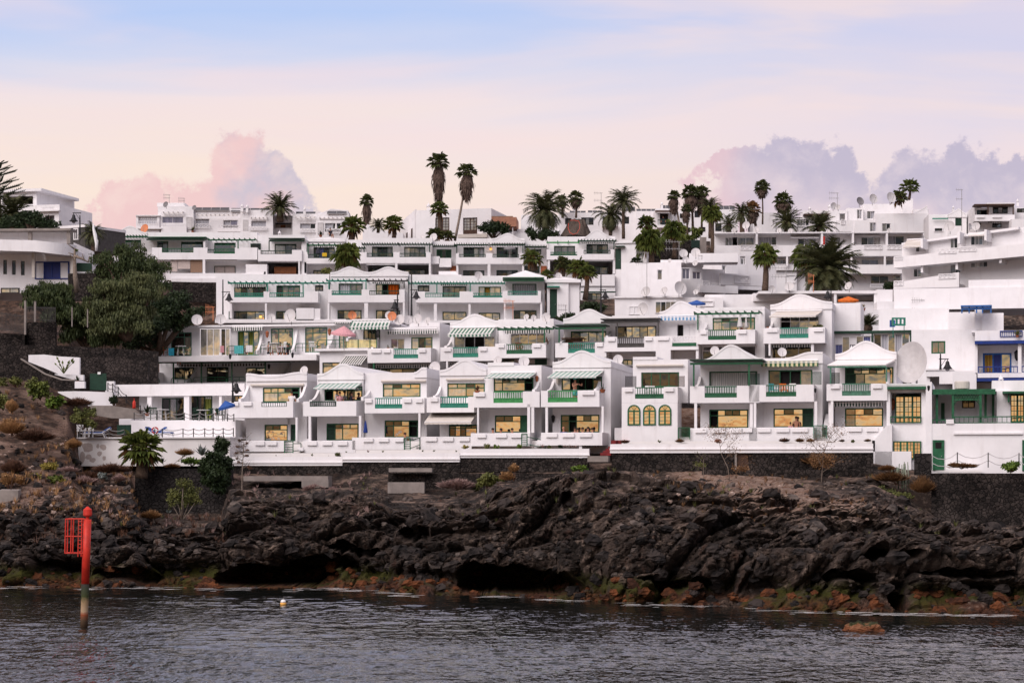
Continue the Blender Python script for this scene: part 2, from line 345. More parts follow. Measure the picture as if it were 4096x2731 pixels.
def make_terrain():
 us = [-1500, -1100, -800, -500, -350, -250] + list(np.arange(-200, 4300, 8.)) + [4350, 4450, 4600, 4900, 5300, 5800]
 grid = []; amp = []
 zz = [np.interp(us, UC, [c[0] for c in C]) for C in CC]; yy = [np.interp(us, UC, [c[1] for c in C]) for C in CC]
 ua = np.array(us, float); sm = lambda a, b: np.clip((ua-a)/(b-a), 0, 1)
 def low(k, z, y, m): zz[k] = zz[k]*(1-m)+z*m; yy[k] = yy[k]*(1-m)+(y if y else yy[k])*m
 m1 = sm(520, 560)*(1-sm(890, 930)); m2 = sm(1500, 1560)*(1-sm(1900, 2000))
 for k, z, y in ((4, 2.35, None), (5, 2.75, None), (6, 2.95, 141.), (7, 3.05, 147.)): low(k, z, y, m1)
 low(5, 3.9, None, m2); low(6, 4.5, 142.0, m2)
 for k in range(len(CC)-1):
  n = SUB[k]
  for j in range(n):
   t = j/n; grid.append((zz[k]*(1-t)+zz[k+1]*t, yy[k]*(1-t)+yy[k+1]*t)); amp.append(lerp(AMP[k], AMP[k+1], t))
 grid.append((zz[-1], yy[-1])); amp.append(AMP[-1])
 nu = len(us); nr = len(grid); vs = []
 for j in range(nr):
  Zr, Yr = grid[j]
  for i in range(nu):
   y = Yr[i]; z = Zr[i]; x = (us[i]-U0)/FPX*y; a = amp[j]
   if y < 152 and a > .1:
    v = V0-(z-CH)/y*FPX
    p = Vector((x*.22, y*.20, z*.23))
    w = noise.noise_vector(p*.7)*.9
    big = noise.noise(p*1.1+w)*1.5
    rd = 1-2.2*abs(noise.noise(p*2.3+w*1.4+Vector((5, 1, 2))))
    h = big*.8+rd*.55
    for sc_, am, sd in ((1.15, 1.9, 1.), (3.1, 1.0, 4.), (7.5, .48, 2.), (16., .20, 3.)):
     q = p*sc_+w*.9+Vector((sd, sd*2, 0)); q.z *= .62 if sc_ < 5 else 1.; dd, pp = noise.voronoi(q)[:2]; ed = dd[1]-dd[0]; bl = 1-exp(-ed/.16); c_ = pp[0]; rr = noise.cell_vector(c_*7.3)
     h += am*(((rr.x-.35)*1.1+(q-c_).dot(rr-Vector((.5, .5, .5)))*1.2)*bl-.5*exp(-ed/.08))
    h += .42*noise.noise(Vector((x*.05, y*.05, z*1.9+.4*noise.noise(Vector((x*.12, 3, 1))))))-.3
    lv = 1.0
    if us[i] < 620 and z > 2.6: lv = max(.38, 1-(z-2.6)*.3)
    h *= a*lv
    y -= h*.95; z += h*.28
    if z > 0.05: y += cave(us[i], v)+1.9*exp(-((z-.85)/.42)**2)*max(0, .45+1.3*noise.noise(Vector((x*.13, 2, 8))))
    x += noise.noise(p*2.7+Vector((2, 8, 4)))*a*.4
   elif a > 1:
    z += a*noise.noise(Vector((x*.01, y*.01, 3)))*3
   else:
    z += a*noise.noise(Vector((x*.12, y*.12, 3)))
   vs.append((x, y, z))
 fs = []
 for j in range(nr-1):
  for i in range(nu-1):
   k = j*nu+i; fs.append((k, k+1, k+nu+1, k+nu))
 me = bpy.data.meshes.new('ground'); me.from_pydata(vs, [], fs)
 nc = sum(SUB[:7])*(nu-1); me.polygons.foreach_set('use_smooth', [i >= nc for i in range(len(fs))])
 global GV, GN; GV = vs; GN = nu
 o = bpy.data.objects.new('ground', me); COL.objects.link(o); tag(o, kind='structure')
 m, N, b = base_mat('lava_ground', .9, .22); p = geo_pos(N)
 s = N.n.new('ShaderNodeSeparateXYZ'); N.l.new(p, s.inputs[0]); x, y, z = s.outputs
 n1 = N.noise(p, .55, 7, .65); n2 = N.noise(N.map(p, (1, 1, 1), (30, 4, 2)), 2.6, 7, .7); n3 = N.noise(p, 9, 4, .7); n4 = N.noise(N.map(p, (1, 1, 1), (7, 40, 2)), .22, 4, .5)
 geo = N.n.new('ShaderNodeNewGeometry')
 c = N.mix(N.sstep(n1, .38, .66), (.017, .0125, .0108, 1), (.082, .059, .048, 1))
 c = N.mix(N.m('MULTIPLY', N.sstep(n2, .50, .68), N.sstep(n4, .38, .62)), c, (.27, .20, .158, 1))
 c = N.mix(N.sstep(n3, .64, .80, 0, .5), c, (.20, .165, .145, 1))
 rust = N.noise(N.map(p, (1, 1, 1), (90, 4, 22)), .9, 4, .6)
 c = N.mix(N.sstep(rust, .58, .72, 0, .5), c, (.075, .030, .018, 1))
 zf = N.m('ADD', z, N.m('MULTIPLY', N.m('SUBTRACT', n1, .5), 2.6))
 leftm = N.sstep(N.m('ADD', x, N.m('MULTIPLY', n4, 6)), -18, -24)
 soil = N.mix(N.sstep(n2, .42, .68), (.030, .018, .013, 1), (.125, .070, .046, 1))
 soil = N.mix(N.m('MULTIPLY', N.sstep(n4, .52, .62), N.sstep(n3, .35, .6)), soil, (.27, .175, .135, 1))
 c = N.mix(N.m('MULTIPLY', N.sstep(zf, 3.2, 4.6), leftm), c, soil)
 nz = N.n.new('ShaderNodeSeparateXYZ'); N.l.new(geo.outputs['Normal'], nz.inputs[0])
 flat = N.m('MULTIPLY', N.sstep(nz.outputs[2], .80, .96), N.sstep(z, 3.0, 4.2))
 c = N.mix(N.m('MULTIPLY', flat, N.sstep(n1, .48, .64, 0, .75)), c, N.mix(n3, (.20, .125, .09, 1), (.32, .235, .19, 1)))
 shelf = N.m('MULTIPLY', N.m('MULTIPLY', N.sstep(x, 9.5, 11.5), N.sstep(x, 19., 16.)), N.m('MULTIPLY', N.sstep(z, 3.6, 4.3), N.sstep(nz.outputs[2], .25, .6)))
 c = N.mix(N.m('MULTIPLY', shelf, N.sstep(n1, .30, .5, .35, .95)), c, N.mix(N.sstep(n2, .35, .65), (.16, .085, .055, 1), (.34, .25, .20, 1)))
 zt = N.m('ADD', z, N.m('MULTIPLY', N.m('SUBTRACT', n2, .5), 1.0))
 c = N.mix(N.m('MULTIPLY', N.sstep(zt, 1.45, .75), N.sstep(N.noise(N.map(p, (1, 1, 1), (3, 2, 55)), .35, 4, .6), .42, .54)), c, N.mix(n3, (.018, .026, .005, 1), (.075, .068, .010, 1)))
 c = N.mix(N.m('MULTIPLY', N.sstep(zt, .70, .28), N.sstep(N.noise(N.map(p, (1, 1, 1), (31, 2, 5)), .55, 5, .6), .38, .58, .12, .85)), c, N.mix(N.sstep(n2, .35, .6), (.020, .010, .007, 1), (.12, .042, .018, 1)))
 N.l.new(c, b.inputs['Base Color'])
 bn = N.n.new('ShaderNodeBump'); bn.inputs['Strength'].default_value = .75; bn.inputs['Distance'].default_value = .45
 N.l.new(N.m('ADD', N.noise(p, 2.4, 9, .75), N.m('MULTIPLY', n3, .5)), bn.inputs['Height']); N.l.new(bn.outputs[0], b.inputs['Normal'])
 me.materials.append(m); MATS['lava'] = m
make_terrain()
def make_water():
 xs = [-4000, -400, -90, -60] + list(np.arange(-40, 40.01, .2)) + [60, 90, 400, 4000]
 ys = [-800, 0, 40] + list(np.arange(56, 121, .15)) + [140, 400, 6000]
 vs = []
 for y in ys:
  for x in xs:
   z = 0.
   if 55 < y < 122 and abs(x) < 45:
    w = noise.noise(Vector((x*.06, y*.09, 1)))
    z = .050*noise.noise(Vector((x*.30+y*.06, y*.70, 5.1)))+.036*noise.noise(Vector((x*.8-y*.1, y*1.9, 9.7)))+.020*noise.noise(Vector((x*1.7, y*3.3, 2.3)))
    z *= (.85+1.1*w)*(.5+.9*min(1, max(0, (112-y)/42)))*min(1, (122-y)/8)
   vs.append((x, y, z))
 nx = len(xs)
 fs = [(j*nx+i, j*nx+i+1, (j+1)*nx+i+1, (j+1)*nx+i) for j in range(len(ys)-1) for i in range(nx-1)]
 me = bpy.data.meshes.new('water'); me.from_pydata(vs, [], fs); me.polygons.foreach_set('use_smooth', [True]*len(fs))
 o = bpy.data.objects.new('water', me); COL.objects.link(o); tag(o, kind='structure')
 w, N, b = base_mat('sea_water', .08, .5); p = geo_pos(N)
 b.inputs['Base Color'].default_value = (.009, .010, .009, 1); b.inputs['IOR'].default_value = 1.33
 h = N.m('ADD', N.m('MULTIPLY', N.noise(N.map(p, (2.6, 1.15, 1), (4, 2, 0)), 1.0, 2, .5, .2), .13), N.m('MULTIPLY', N.noise(N.map(p, (7., 3.0, 1), (9, 5, 0)), 1.0, 2, .5), .024))
 h = N.m('MULTIPLY', h, N.sstep(N.noise(N.map(p, (.06, .10, 1)), 1., 3, .5), .3, .65, .45, 1.25))
 sp = N.n.new('ShaderNodeSeparateXYZ'); N.l.new(p, sp.inputs[0]); h = N.m('MULTIPLY', h, N.sstep(sp.outputs[1], 112, 68, .40, 1.35))
 bn = N.n.new('ShaderNodeBump'); bn.inputs['Strength'].default_value = 1; bn.inputs['Distance'].default_value = 1
 N.l.new(h, bn.inputs['Height']); N.l.new(bn.outputs[0], b.inputs['Normal'])
 me.materials.append(w)
make_water()
def stone(m, c, r, flat=.75):
 n = 7; q = Matrix.Rotation(random.uniform(0, 6.3), 3, 'Z')@Matrix.Rotation(random.uniform(-.6, .6), 3, 'X'); vs = []
 for k, (rr, h) in enumerate(((.5, -.8), (1., -.35), (1.05, .15), (.62, .75))):
  for j in range(n): a = 2*pi*j/n+k*.3; vs.append(c+q@Vector((cos(a)*rr, sin(a)*rr, h*flat))*r*random.uniform(.72, 1.2))
 fs = [(i*n+j, i*n+(j+1) % n, (i+1)*n+(j+1) % n, (i+1)*n+j) for i in range(3) for j in range(n)]+[tuple(range(n))[::-1], tuple(range(3*n, 4*n))]; m.add(vs, fs)
def rock_mat(name, c1, c2):
 m, N, b = base_mat(name, .9, .2); p = geo_pos(N); n = N.noise(p, 1.1, 5, .6)
 c = N.mix(N.sstep(n, .4, .62), (*c1, 1), (*c2, 1)); c = N.mix(N.sstep(N.noise(p, 7, 4, .7), .55, .8, 0, .6), c, tuple(x*1.7 for x in c2)+(1,)); N.l.new(c, b.inputs['Base Color'])
 bn = N.n.new('ShaderNodeBump'); bn.inputs['Strength'].default_value = .8; bn.inputs['Distance'].default_value = .12; N.l.new(N.noise(p, 7, 7, .75), bn.inputs['Height']); N.l.new(bn.outputs[0], b.inputs['Normal']); MATS[name] = m
rock_mat('rock_dark', (.010, .0085, .0085), (.045, .036, .033)); rock_mat('rock_grey', (.040, .033, .030), (.13, .105, .092)); rock_mat('rock_pale', (.20, .14, .115), (.42, .32, .27)); rock_mat('rock_rust', (.035, .014, .008), (.14, .048, .018))
def scatter(name, mat, r0, r1, n, rsel, usel, zmin, sink=.25):
 m = MB(); rows = [sum(SUB[:rsel[0]]), sum(SUB[:rsel[1]])]
 for _ in range(n*6):
  i = random.randrange(6, GN-6); j = random.randrange(*rows); v = GV[j*GN+i]; u = U0+v[0]/v[1]*FPX
  if not (usel[0] < u < usel[1]) or v[2] < zmin or v[2] > 15: continue
  r = r0+(r1-r0)*random.random()**2.5; stone(m, Vector(v)+Vector((0, 0, r*sink)), r); n -= 1
  if n <= 0: break
 o = m.build(name, mat); tag(o, kind='stuff')
scatter('lava_boulders', 'rock_dark', .10, .50, 420, (2, 6), (-100, 4200), .5)
scatter('grey_boulders', 'rock_grey', .08, .40, 260, (2, 6), (-100, 4200), .6)
scatter('pale_rubble', 'rock_pale', .05, .20, 260, (4, 8), (-50, 520), 1.)
scatter('pale_rubble', 'rock_pale', .04, .16, 90, (4, 7), (2600, 3500), 1.)
scatter('dark_rubble', 'rock_dark', .10, .45, 420, (3, 8), (-60, 600), 1.)
scatter('tide_rocks', 'rock_rust', .10, .42, 260, (1, 2), (-50, 4200), -.05, 0)

def tufts(name, mat, n, rsel, usel, zmin, r):
 m = MB(); rows = [sum(SUB[:rsel[0]]), sum(SUB[:rsel[1]])]; k = 0
 while n > 0 and k < 60000:
  k += 1; i = random.randrange(6, GN-6); j = random.randrange(*rows); v = GV[j*GN+i]; u = U0+v[0]/v[1]*FPX
  if not (usel[0] < u < usel[1]) or v[2] < zmin or v[2] > 15 or noise.noise(Vector((v[0]*.35, v[1]*.35, 4))) < -.05: continue
  c = Vector(v); q = r*random.uniform(.5, 1.3); n -= 1
  for _ in range(16):
   az = random.uniform(0, 6.3); d = Vector((cos(az)*.5, sin(az)*.5, random.uniform(.6, 1.1)))*q; w = Vector((-sin(az), cos(az), 0))*q*.05; m.add([c-w, c+w, c+d], [(0, 1, 2)])
 o = m.build(name, mat); tag(o, kind='stuff')

scatter('weed_rocks', 'rock_dark', .12, .45, 220, (1, 3), (-50, 4200), -.05, .1)
# ================================================================ HOUSE KIT
class House:
 def __init__(s, name, label, a_c, row, doff=0., cat='house', group=None):
  Y, t = ROWS[row] if row in ROWS else row
  s.t = radians(t); s.c = cos(s.t)*Y+doff; s.dxc = (uu(a_c)-U0)/FPX
  p = s.W(s.lx(a_c, 0), 0, 0); s.o = thing(name, label, cat, (p[0], p[1], 0.), group)
  s.m = {}; s.bal = []
 def sc(s, u, d): return (s.c+d)/(sin(s.t)*(u-U0)/FPX+cos(s.t))
 def lx(s, a, d):
  u = uu(a); q = s.sc(u, d); return q*((u-U0)/FPX*cos(s.t)-sin(s.t))
 def lz(s, b, d):
  q = (s.c+d)/(sin(s.t)*s.dxc+cos(s.t)); return CH+(V0-vv_(b))/FPX*q
 def W(s, x, d, z):
  n = s.c+d; return (n*sin(s.t)+x*cos(s.t), n*cos(s.t)-x*sin(s.t), z)
 def mb(s, key):
  if key not in s.m: s.m[key] = MB()
  return s.m[key]
 def L(s, mb, x0, x1, d0, d1, z0, z1):
  if x1 < x0: x0, x1 = x1, x0
  if z1 < z0: z0, z1 = z1, z0
  W = s.W
  mb.hexa([W(x0, d0, z0), W(x1, d0, z0), W(x1, d1, z0), W(x0, d1, z0), W(x0, d0, z1), W(x1, d0, z1), W(x1, d1, z1), W(x0, d1, z1)])
 def box(s, key, a0, b0, a1, b1, d0, d1):
  mb = s.mb(key) if isinstance(key, str) else key
  s.L(mb, s.lx(a0, d0), s.lx(a1, d0), d0, d1, s.lz(b1, d0), s.lz(b0, d0)); return s
 def part(s, mb, name, mat, parent=None, smooth=False): return mb.build(name, mat, parent or s.o, smooth)
 def block(s, a0, b0, a1, b1, d=2., dep=10., holes=(), key='wall', roof=True, th=.25):
  mb = s.mb(key); x0, x1 = s.lx(a0, d), s.lx(a1, d); z0, z1 = s.lz(b1, d), s.lz(b0, d)
  hs = [(s.lx(h[0], d), s.lz(h[3], d), s.lx(h[2], d), s.lz(h[1], d)) for h in holes]
  xs = sorted({x0, x1, *[min(max(h[i], x0), x1) for h in hs for i in (0, 2)]}); zs = sorted({z0, z1, *[min(max(h[i], z0), z1) for h in hs for i in (1, 3)]})
  for i in range(len(xs)-1):
   run = None
   for j in range(len(zs)-1):
    cx, cz = (xs[i]+xs[i+1])/2, (zs[j]+zs[j+1])/2
    solid = not any(h[0] < cx < h[2] and h[1] < cz < h[3] for h in hs)
    if solid: run = zs[j] if run is None else run
    if run is not None and (not solid or j == len(zs)-2):
     s.L(mb, xs[i], xs[i+1], d, d+th, run, zs[j+1] if solid else zs[j]); run = None
  if dep > th:
   s.L(mb, x0, x0+th, d+th, d+dep, z0, z1); s.L(mb, x1-th, x1, d+th, d+dep, z0, z1); s.L(mb, x0+th, x1-th, d+dep-th, d+dep, z0, z1)
   if roof: s.L(s.mb('roof'), x0+th, x1-th, d+th, d+dep-th, z1-.45, z1-.25)
  return s
 def gable(s, a0, bE, ap, bP, a1, d=1.9, dep=10.1, bE1=None, style='ogee', key='roof', n=22):
  mb = s.mb(key); bE1 = bE if bE1 is None else bE1; pts = []
  for i in range(n+1):
   t = i/n
   if t < .5: q = t*2; a = lerp(a0, ap, q); e = bE
   else: q = (1-t)*2; a = lerp(a1, ap, q); e = bE1
   if style == 'ogee': f = .5-.5*cos(pi*q); f = f**1.35*.88+q*.12
   elif style == 'hat': f = q**1.25
   else: f = q
   pts.append((s.lx(a, d), s.lz(e+(bP-e)*f, d)))
  zb = min(s.lz(bE, d), s.lz(bE1, d))-.35
  ring = [(pts[0][0], zb)]+pts+[(pts[-1][0], zb)]
  for q in range(len(pts)-1):      # convex slices keep the ogee outline clean
   (xa, za), (xb, zb2) = pts[q], pts[q+1]
   mb.hexa([s.W(xa, d, zb), s.W(xb, d, zb), s.W(xb, d+dep, zb), s.W(xa, d+dep, zb), s.W(xa, d, za), s.W(xb, d, zb2), s.W(xb, d+dep, zb2), s.W(xa, d+dep, za)])
   k = .045
   mb.hexa([s.W(xa, d-.03, za-.10), s.W(xb, d-.03, zb2-.10), s.W(xb, d+.25, zb2-.10), s.W(xa, d+.25, za-.10), s.W(xa, d-.03, za+k), s.W(xb, d-.03, zb2+k), s.W(xb, d+.25, zb2+k), s.W(xa, d+.25, za+k)])
  return s
 def hip(s, a0, bE, ap, bP, a1, d=1.8, dep=6., key='roof'):
  mb = s.mb(key); x0, x1, z0 = s.lx(a0, d), s.lx(a1, d), s.lz(bE, d); xp, zp = s.lx(ap, d), s.lz(bP, d); W = s.W
  dm = d+dep/2; zt = z0+(zp-z0)*1.04; xq = xp+(x1-x0)*.0
  mb.add([W(x0, d, z0), W(x1, d, z0), W(x1, d+dep, z0), W(x0, d+dep, z0), W(xq, dm, zt)], [(0, 1, 4), (1, 2, 4), (2, 3, 4), (3, 0, 4), (3, 2, 1, 0)])
  s.L(mb, x0-.08, x1+.08, d-.08, d+dep+.08, z0-.28, z0-.003); return s
 def balcony(s, a0, b0, a1, b1, gap=None, d0=0., d1=1.98, slab=.22, left=True, right=True, key='balcony', planters=()):
  s.bal.append([s.lx(a0, d0), s.lx(a1, d0), s.lz(b0, d0), s.lz(b1, d0), [], d0, d1, slab, left, right, s.mb(key)])
  if gap: s.gap(gap[0], gap[1], gap[2])
  return s
 def gap(s, a0, b, a1):
  q = s.bal[-1]; q[4].append((max(s.lx(a0, q[5]), q[0]), min(s.lx(a1, q[5]), q[1]), s.lz(b, q[5]))); return s
 def build_balconies(s):
  w = .2
  for x0, x1, zt, zb, gaps, d0, d1, slab, left, right, mb in s.bal:
   s.L(mb, x0, x1, d0+w, d1, zb, zb+slab); x = x0
   for g0, g1, gz in sorted(gaps):
    if g0 > x+.02: s.L(mb, x, g0, d0, d0+w, zb, zt)
    s.L(mb, max(g0, x), g1, d0, d0+w, zb, gz); x = g1
   if x1 > x+.02: s.L(mb, x, x1, d0, d0+w, zb, zt)
   if left: s.L(mb, x0, x0+w, d0+w, d1, zb+slab, zt)
   if right: s.L(mb, x1-w, x1, d0+w, d1, zb+slab, zt)
  s.bal = []
 def planters(s, b, ps, d=0., h=.28):
  mb = s.mb('balcony')
  for (pa, pb) in ps: s.L(mb, s.lx(pa, d), s.lx(pb, d), d-.14, d-.003, s.lz(b, d)-h, s.lz(b, d)-.02)
  return s
 def win(s, a0, b0, a1, b1, d=2.1, f='green', panes='GG', tr=.0, trp=None, fw=.09, door=None, sill=False):
  """window or sliding door: panes one letter each left to right, trp the row of panes over a transom"""
  M_ = {'G': 'pane', 'g': 'pane_dim', 'D': 'pane_dark', 'C': 'pane_curtain', 'y': 'pane_grey', 'l': 'pane_lilac', 'V': 'void', 'c': 'curtain', 'k': 'curtain_grey',
              'o': 'curtain_orange', 'L': 'curtain_lace', 'p': 'curtain_pink', 'u': 'curtain_gold', 'b': 'curtain_blue', 'n': 'curtain_green', 'S': 'shutter_brown', 'B': 'blue_shutter', 'F': f, 'W': 'white', 'w': 'blind', 'R': 'green_dark', 'h': 'bamboo'}
  M_['G'] = random.choice(['pane', 'pane', 'pane', 'pane_warm', 'pane_deep'])
  x0, x1, z0, z1 = s.lx(a0, d), s.lx(a1, d), s.lz(b1, d), s.lz(b0, d); fr = MB(); L = s.L; fd = .09
  L(fr, x0, x0+fw, d, d+fd, z0, z1); L(fr, x1-fw, x1, d, d+fd, z0, z1); L(fr, x0+fw, x1-fw, d, d+fd, z1-fw, z1); L(fr, x0+fw, x1-fw, d, d+fd, z0, z0+fw*.8)
  rows = [(z0+fw*.8, z1-fw, panes)]
  if tr: zt = z1-(z1-z0)*tr; L(fr, x0+fw, x1-fw, d, d+fd, zt-fw*.35, zt+fw*.35); rows = [(z0+fw*.8, zt-fw*.35, panes), (zt+fw*.35, z1-fw, trp or panes)]
  groups = {}
  for (za, zb, ps) in rows:
   n = len(ps); wd = (x1-x0-2*fw)/n; k = 0
   while k < n:
    j = k
    while j+1 < n and ps[j+1] == ps[k] and (ps[k] in 'ckLopubn' or (tr and ps is panes)): j += 1
    xa, xb = x0+fw+wd*k, x0+fw+wd*(j+1)
    if k: L(fr, xa-fw*.3, xa+fw*.3, d, d+fd*.8, za, zb)
    g = groups.setdefault(ps[k], MB()); q = fw*.3
    v = [(xa+q*(k > 0), za), (xb-q*(j < n-1), za), (xb-q*(j < n-1), zb), (xa+q*(k > 0), zb)]; i0 = len(g.v)
    dd = d+(.05 if ps[k] not in 'ckLopubnV' else (.30 if ps[k] == 'V' else .14))
    if ps[k] in 'ckLopubn':       # hanging curtain with folds
     nf = max(6, int((v[1][0]-v[0][0])*9)); vs = []
     for i in range(nf+1):
      xx = lerp(v[0][0], v[1][0], i/nf); ddd = dd+.05*(i % 2); vs += [s.W(xx, ddd, za), s.W(xx, ddd, zb)]
     g.add(vs, [(2*i, 2*i+2, 2*i+3, 2*i+1) for i in range(nf)])
     for i in range(2*(nf+1)): g.uv[i0+i] = ((lerp(v[0][0], v[1][0], (i//2)/nf)), (i % 2))
    else:
     g.add([s.W(x, dd, z) for x, z in v]+[s.W(x, dd+.02, z) for x, z in v], [(0, 1, 2, 3), (7, 6, 5, 4)])
    k = j+1
  w = s.part(fr, 'window', f)
  for c, g in groups.items():
   nm = 'curtain' if c in 'ckLopubn' else ('opening' if c == 'V' else ('shutter' if c in 'SBFwWRh' else 'pane'))  # an opening is a near-black sheet, the room's darkness put in its colour
   s.part(g, nm, M_[c], w)
  return s
 def arch(s, a0, b0, a1, b1, d, f='green'):
  x0, x1, z0, z1 = s.lx(a0, d), s.lx(a1, d), s.lz(b1, d), s.lz(b0, d); r = (x1-x0)/2; zc = z1-r; xc = (x0+x1)/2; fw = .09
  def ring(rr, zb): return [(xc-rr, zb), (xc+rr, zb)]+[(xc+rr*cos(a), zc+rr*sin(a)) for a in np.linspace(0, pi, 13)]
  o_, i_ = ring(r, z0), ring(r-fw, z0+fw); fr = MB(); n = len(o_)
  fr.add([s.W(x, d-.04, z) for x, z in o_]+[s.W(x, d-.04, z) for x, z in i_]+[s.W(x, d+.06, z) for x, z in o_]+[s.W(x, d+.06, z) for x, z in i_],
               [(i, (i+1) % n, n+(i+1) % n, n+i) for i in range(n)]+[(n+i, n+(i+1) % n, 3*n+(i+1) % n, 3*n+i) for i in range(n)]+[(i, 2*n+i, 2*n+(i+1) % n, (i+1) % n) for i in range(n)])
  s.L(fr, x0+fw, x1-fw, d-.035, d+.05, zc-.05, zc+.05); s.L(fr, xc-.05, xc+.05, d-.035, d+.05, z0+fw, zc)
  w = s.part(fr, 'arched_window', f); g = MB(); g.add([s.W(x, d+.02, z) for x, z in i_], [tuple(range(n))]); s.part(g, 'pane', 'pane', w)
  b = MB(); zs = np.linspace(z0+fw, zc, 5)[1:-1]
  for z in zs: s.L(b, x0+fw, x1-fw, d-.005, d+.01, z-.012, z+.012)
  for a in (pi/3, pi/2, 2*pi/3): b.tube([s.W(xc, d, zc), s.W(xc+(r-fw)*cos(a), d, zc+(r-fw)*sin(a))], .014, 4)
  s.part(b, 'glazing_bars', f, w); return s
 def grid(s, a0, b0, a1, b1, d, f='green', nx=4, nz=4, pane='pane', nm='window', fw=.08):
  x0, x1, z0, z1 = s.lx(a0, d), s.lx(a1, d), s.lz(b1, d), s.lz(b0, d); fr = MB(); L = s.L
  L(fr, x0, x0+fw, d, d+.08, z0, z1); L(fr, x1-fw, x1, d, d+.08, z0, z1); L(fr, x0+fw, x1-fw, d, d+.08, z1-fw, z1); L(fr, x0+fw, x1-fw, d, d+.08, z0, z0+fw)
  for i in range(1, nx):
   x = lerp(x0+fw/2, x1-fw/2, i/nx); q = .06 if i % 2 == 0 else .02; L(fr, x-q, x+q, d+.01, d+.07, z0+fw, z1-fw)
  w = s.part(fr, nm, f); b = MB()
  for j in range(1, nz): z = lerp(z0+fw, z1-fw, j/nz); L(b, x0+fw, x1-fw, d+.02, d+.06, z-.018, z+.018)
  s.part(b, 'glazing_bars', f, w); g = MB(); g.add([s.W(x0+fw, d+.065, z0+fw), s.W(x1-fw, d+.065, z0+fw), s.W(x1-fw, d+.065, z1-fw), s.W(x0+fw, d+.065, z1-fw)], [(0, 1, 2, 3)])
  s.part(g, 'pane', pane, w); return s
 def rail(s, a0, b0, a1, b1, d=.05, mat='green_teal', style='panel', lab=None):
  if d == -.08: s.gap(a0, b1, a1); d = .05
  x0, x1, z0, z1 = s.lx(a0, d), s.lx(a1, d), s.lz(b1, d), s.lz(b0, d); mb = MB(); L = s.L; w = x1-x0; h = z1-z0
  L(mb, x0, x1, d-.03, d+.05, z1-.07, z1)
  zb = z0
  if style == 'panel':
   zb = z0+h*.42; L(mb, x0, x1, d+.0, d+.04, z0, zb); L(mb, x0, x1, d-.03, d, zb-.05, zb); L(mb, x0, x1, d-.03, d, z0, z0+.05)
   for i in range(4): x = lerp(x0, x1-.05, i/3); L(mb, x, x+.05, d-.025, d, z0+.05, zb-.05)
  else: L(mb, x0, x1, d-.02, d+.03, z0, z0+.05); L(mb, x0, x0+.06, d-.021, d+.031, z0+.05, z1-.07); L(mb, x1-.06, x1, d-.021, d+.031, z0+.05, z1-.07)
  if style == 'cross':
   n = max(1, round(w/h/.9))
   for i in range(n):
    xa, xb = lerp(x0, x1, i/n), lerp(x0, x1, (i+1)/n)
    mb.tube([s.W(xa, d+.01, z0), s.W(xb, d+.01, z1-.05)], .024, 4); mb.tube([s.W(xb, d+.012, z0), s.W(xa, d+.012, z1-.05)], .024, 4)
    if i: L(mb, xa-.025, xa+.025, d, d+.03, z0, z1-.07)
  elif style == 'lattice':
   n = max(3, round(w/.23))
   for i in range(n):
    xc = lerp(x0, x1, (i+.5)/n)
    for zc in (z0+h*.30, z0+h*.72):
     for k in range(4):
      a = k*pi/2+pi/4; mb.tube([s.W(xc, d, zc), s.W(xc+.11*cos(a), d, zc+.15*sin(a))], .028, 4)
  elif style == 'tube':
   mb2 = MB(); mb.v = []; mb.f = []; r = .03; zc = z1-.22
   pts = [s.W(x0, d, z0), s.W(x0, d, zc)]+[s.W(x0+.22-.22*cos(a), d, zc+.22*sin(a)) for a in np.linspace(.3, pi/2, 4)]
   pts += [s.W(x1-.22+.22*cos(a), d, zc+.22*sin(a)) for a in np.linspace(pi/2, .3, 4)]+[s.W(x1, d, z0)]
   mb.tube(pts, r, 6); mb.tube([s.W(x0, d, z0+h*.5), s.W(x1, d, z0+h*.5)], r*.7, 6)
   for q in (.33, .66): x = lerp(x0, x1, q); mb.tube([s.W(x, d, z0), s.W(x, d, z1)], r*.7, 6)
  elif style == 'wall': pass
  else:
   n = max(2, round(w/(.16 if style != 'wide' else .3)))
   for i in range(1, n):
    x = lerp(x0+.02, x1-.02, i/n); q = .028 if style == 'panel' else .018
    L(mb, x-q, x+q, d-.012, d+.028, zb if style == 'panel' else z0+.05, z1-.07)
  o = s.part(mb, 'railing', mat)
  if lab: o['label'] = lab
  return s
 def pergola(s, a0, a1, b, d0=-.5, d1=2.4, mat='green', posts=(), bpost=None, rafters=True, roof=None, n=None, dr=.1):
  x0, x1, z = s.lx(a0, d0), s.lx(a1, d0), s.lz(b, d0); mb = MB(); L = s.L
  L(mb, x0, x1, d0+.15, d0+.27, z-.10, z+.04)
  if rafters:
   n = n or max(3, round((x1-x0)/.55))
   for i in range(n+1): x = lerp(x0+.04, x1-.04, i/n); L(mb, x-.035, x+.035, d0-.1, d1-.02, z+.043, z+.15)
  o = s.part(mb, 'pergola', mat)
  if roof: r = MB(); L(r, x0, x1, d0-.05, d1-.03, z+.16, z+.24); s.part(r, 'canopy', roof, o)
  for (pa, pb) in posts: m = MB(); x = s.lx(pa, d0+.21); L(m, x-.05, x+.05, d0+.16, d0+.26, s.lz(pb, d0+.21), z-.10); s.part(m, 'post', mat, o)
  return s
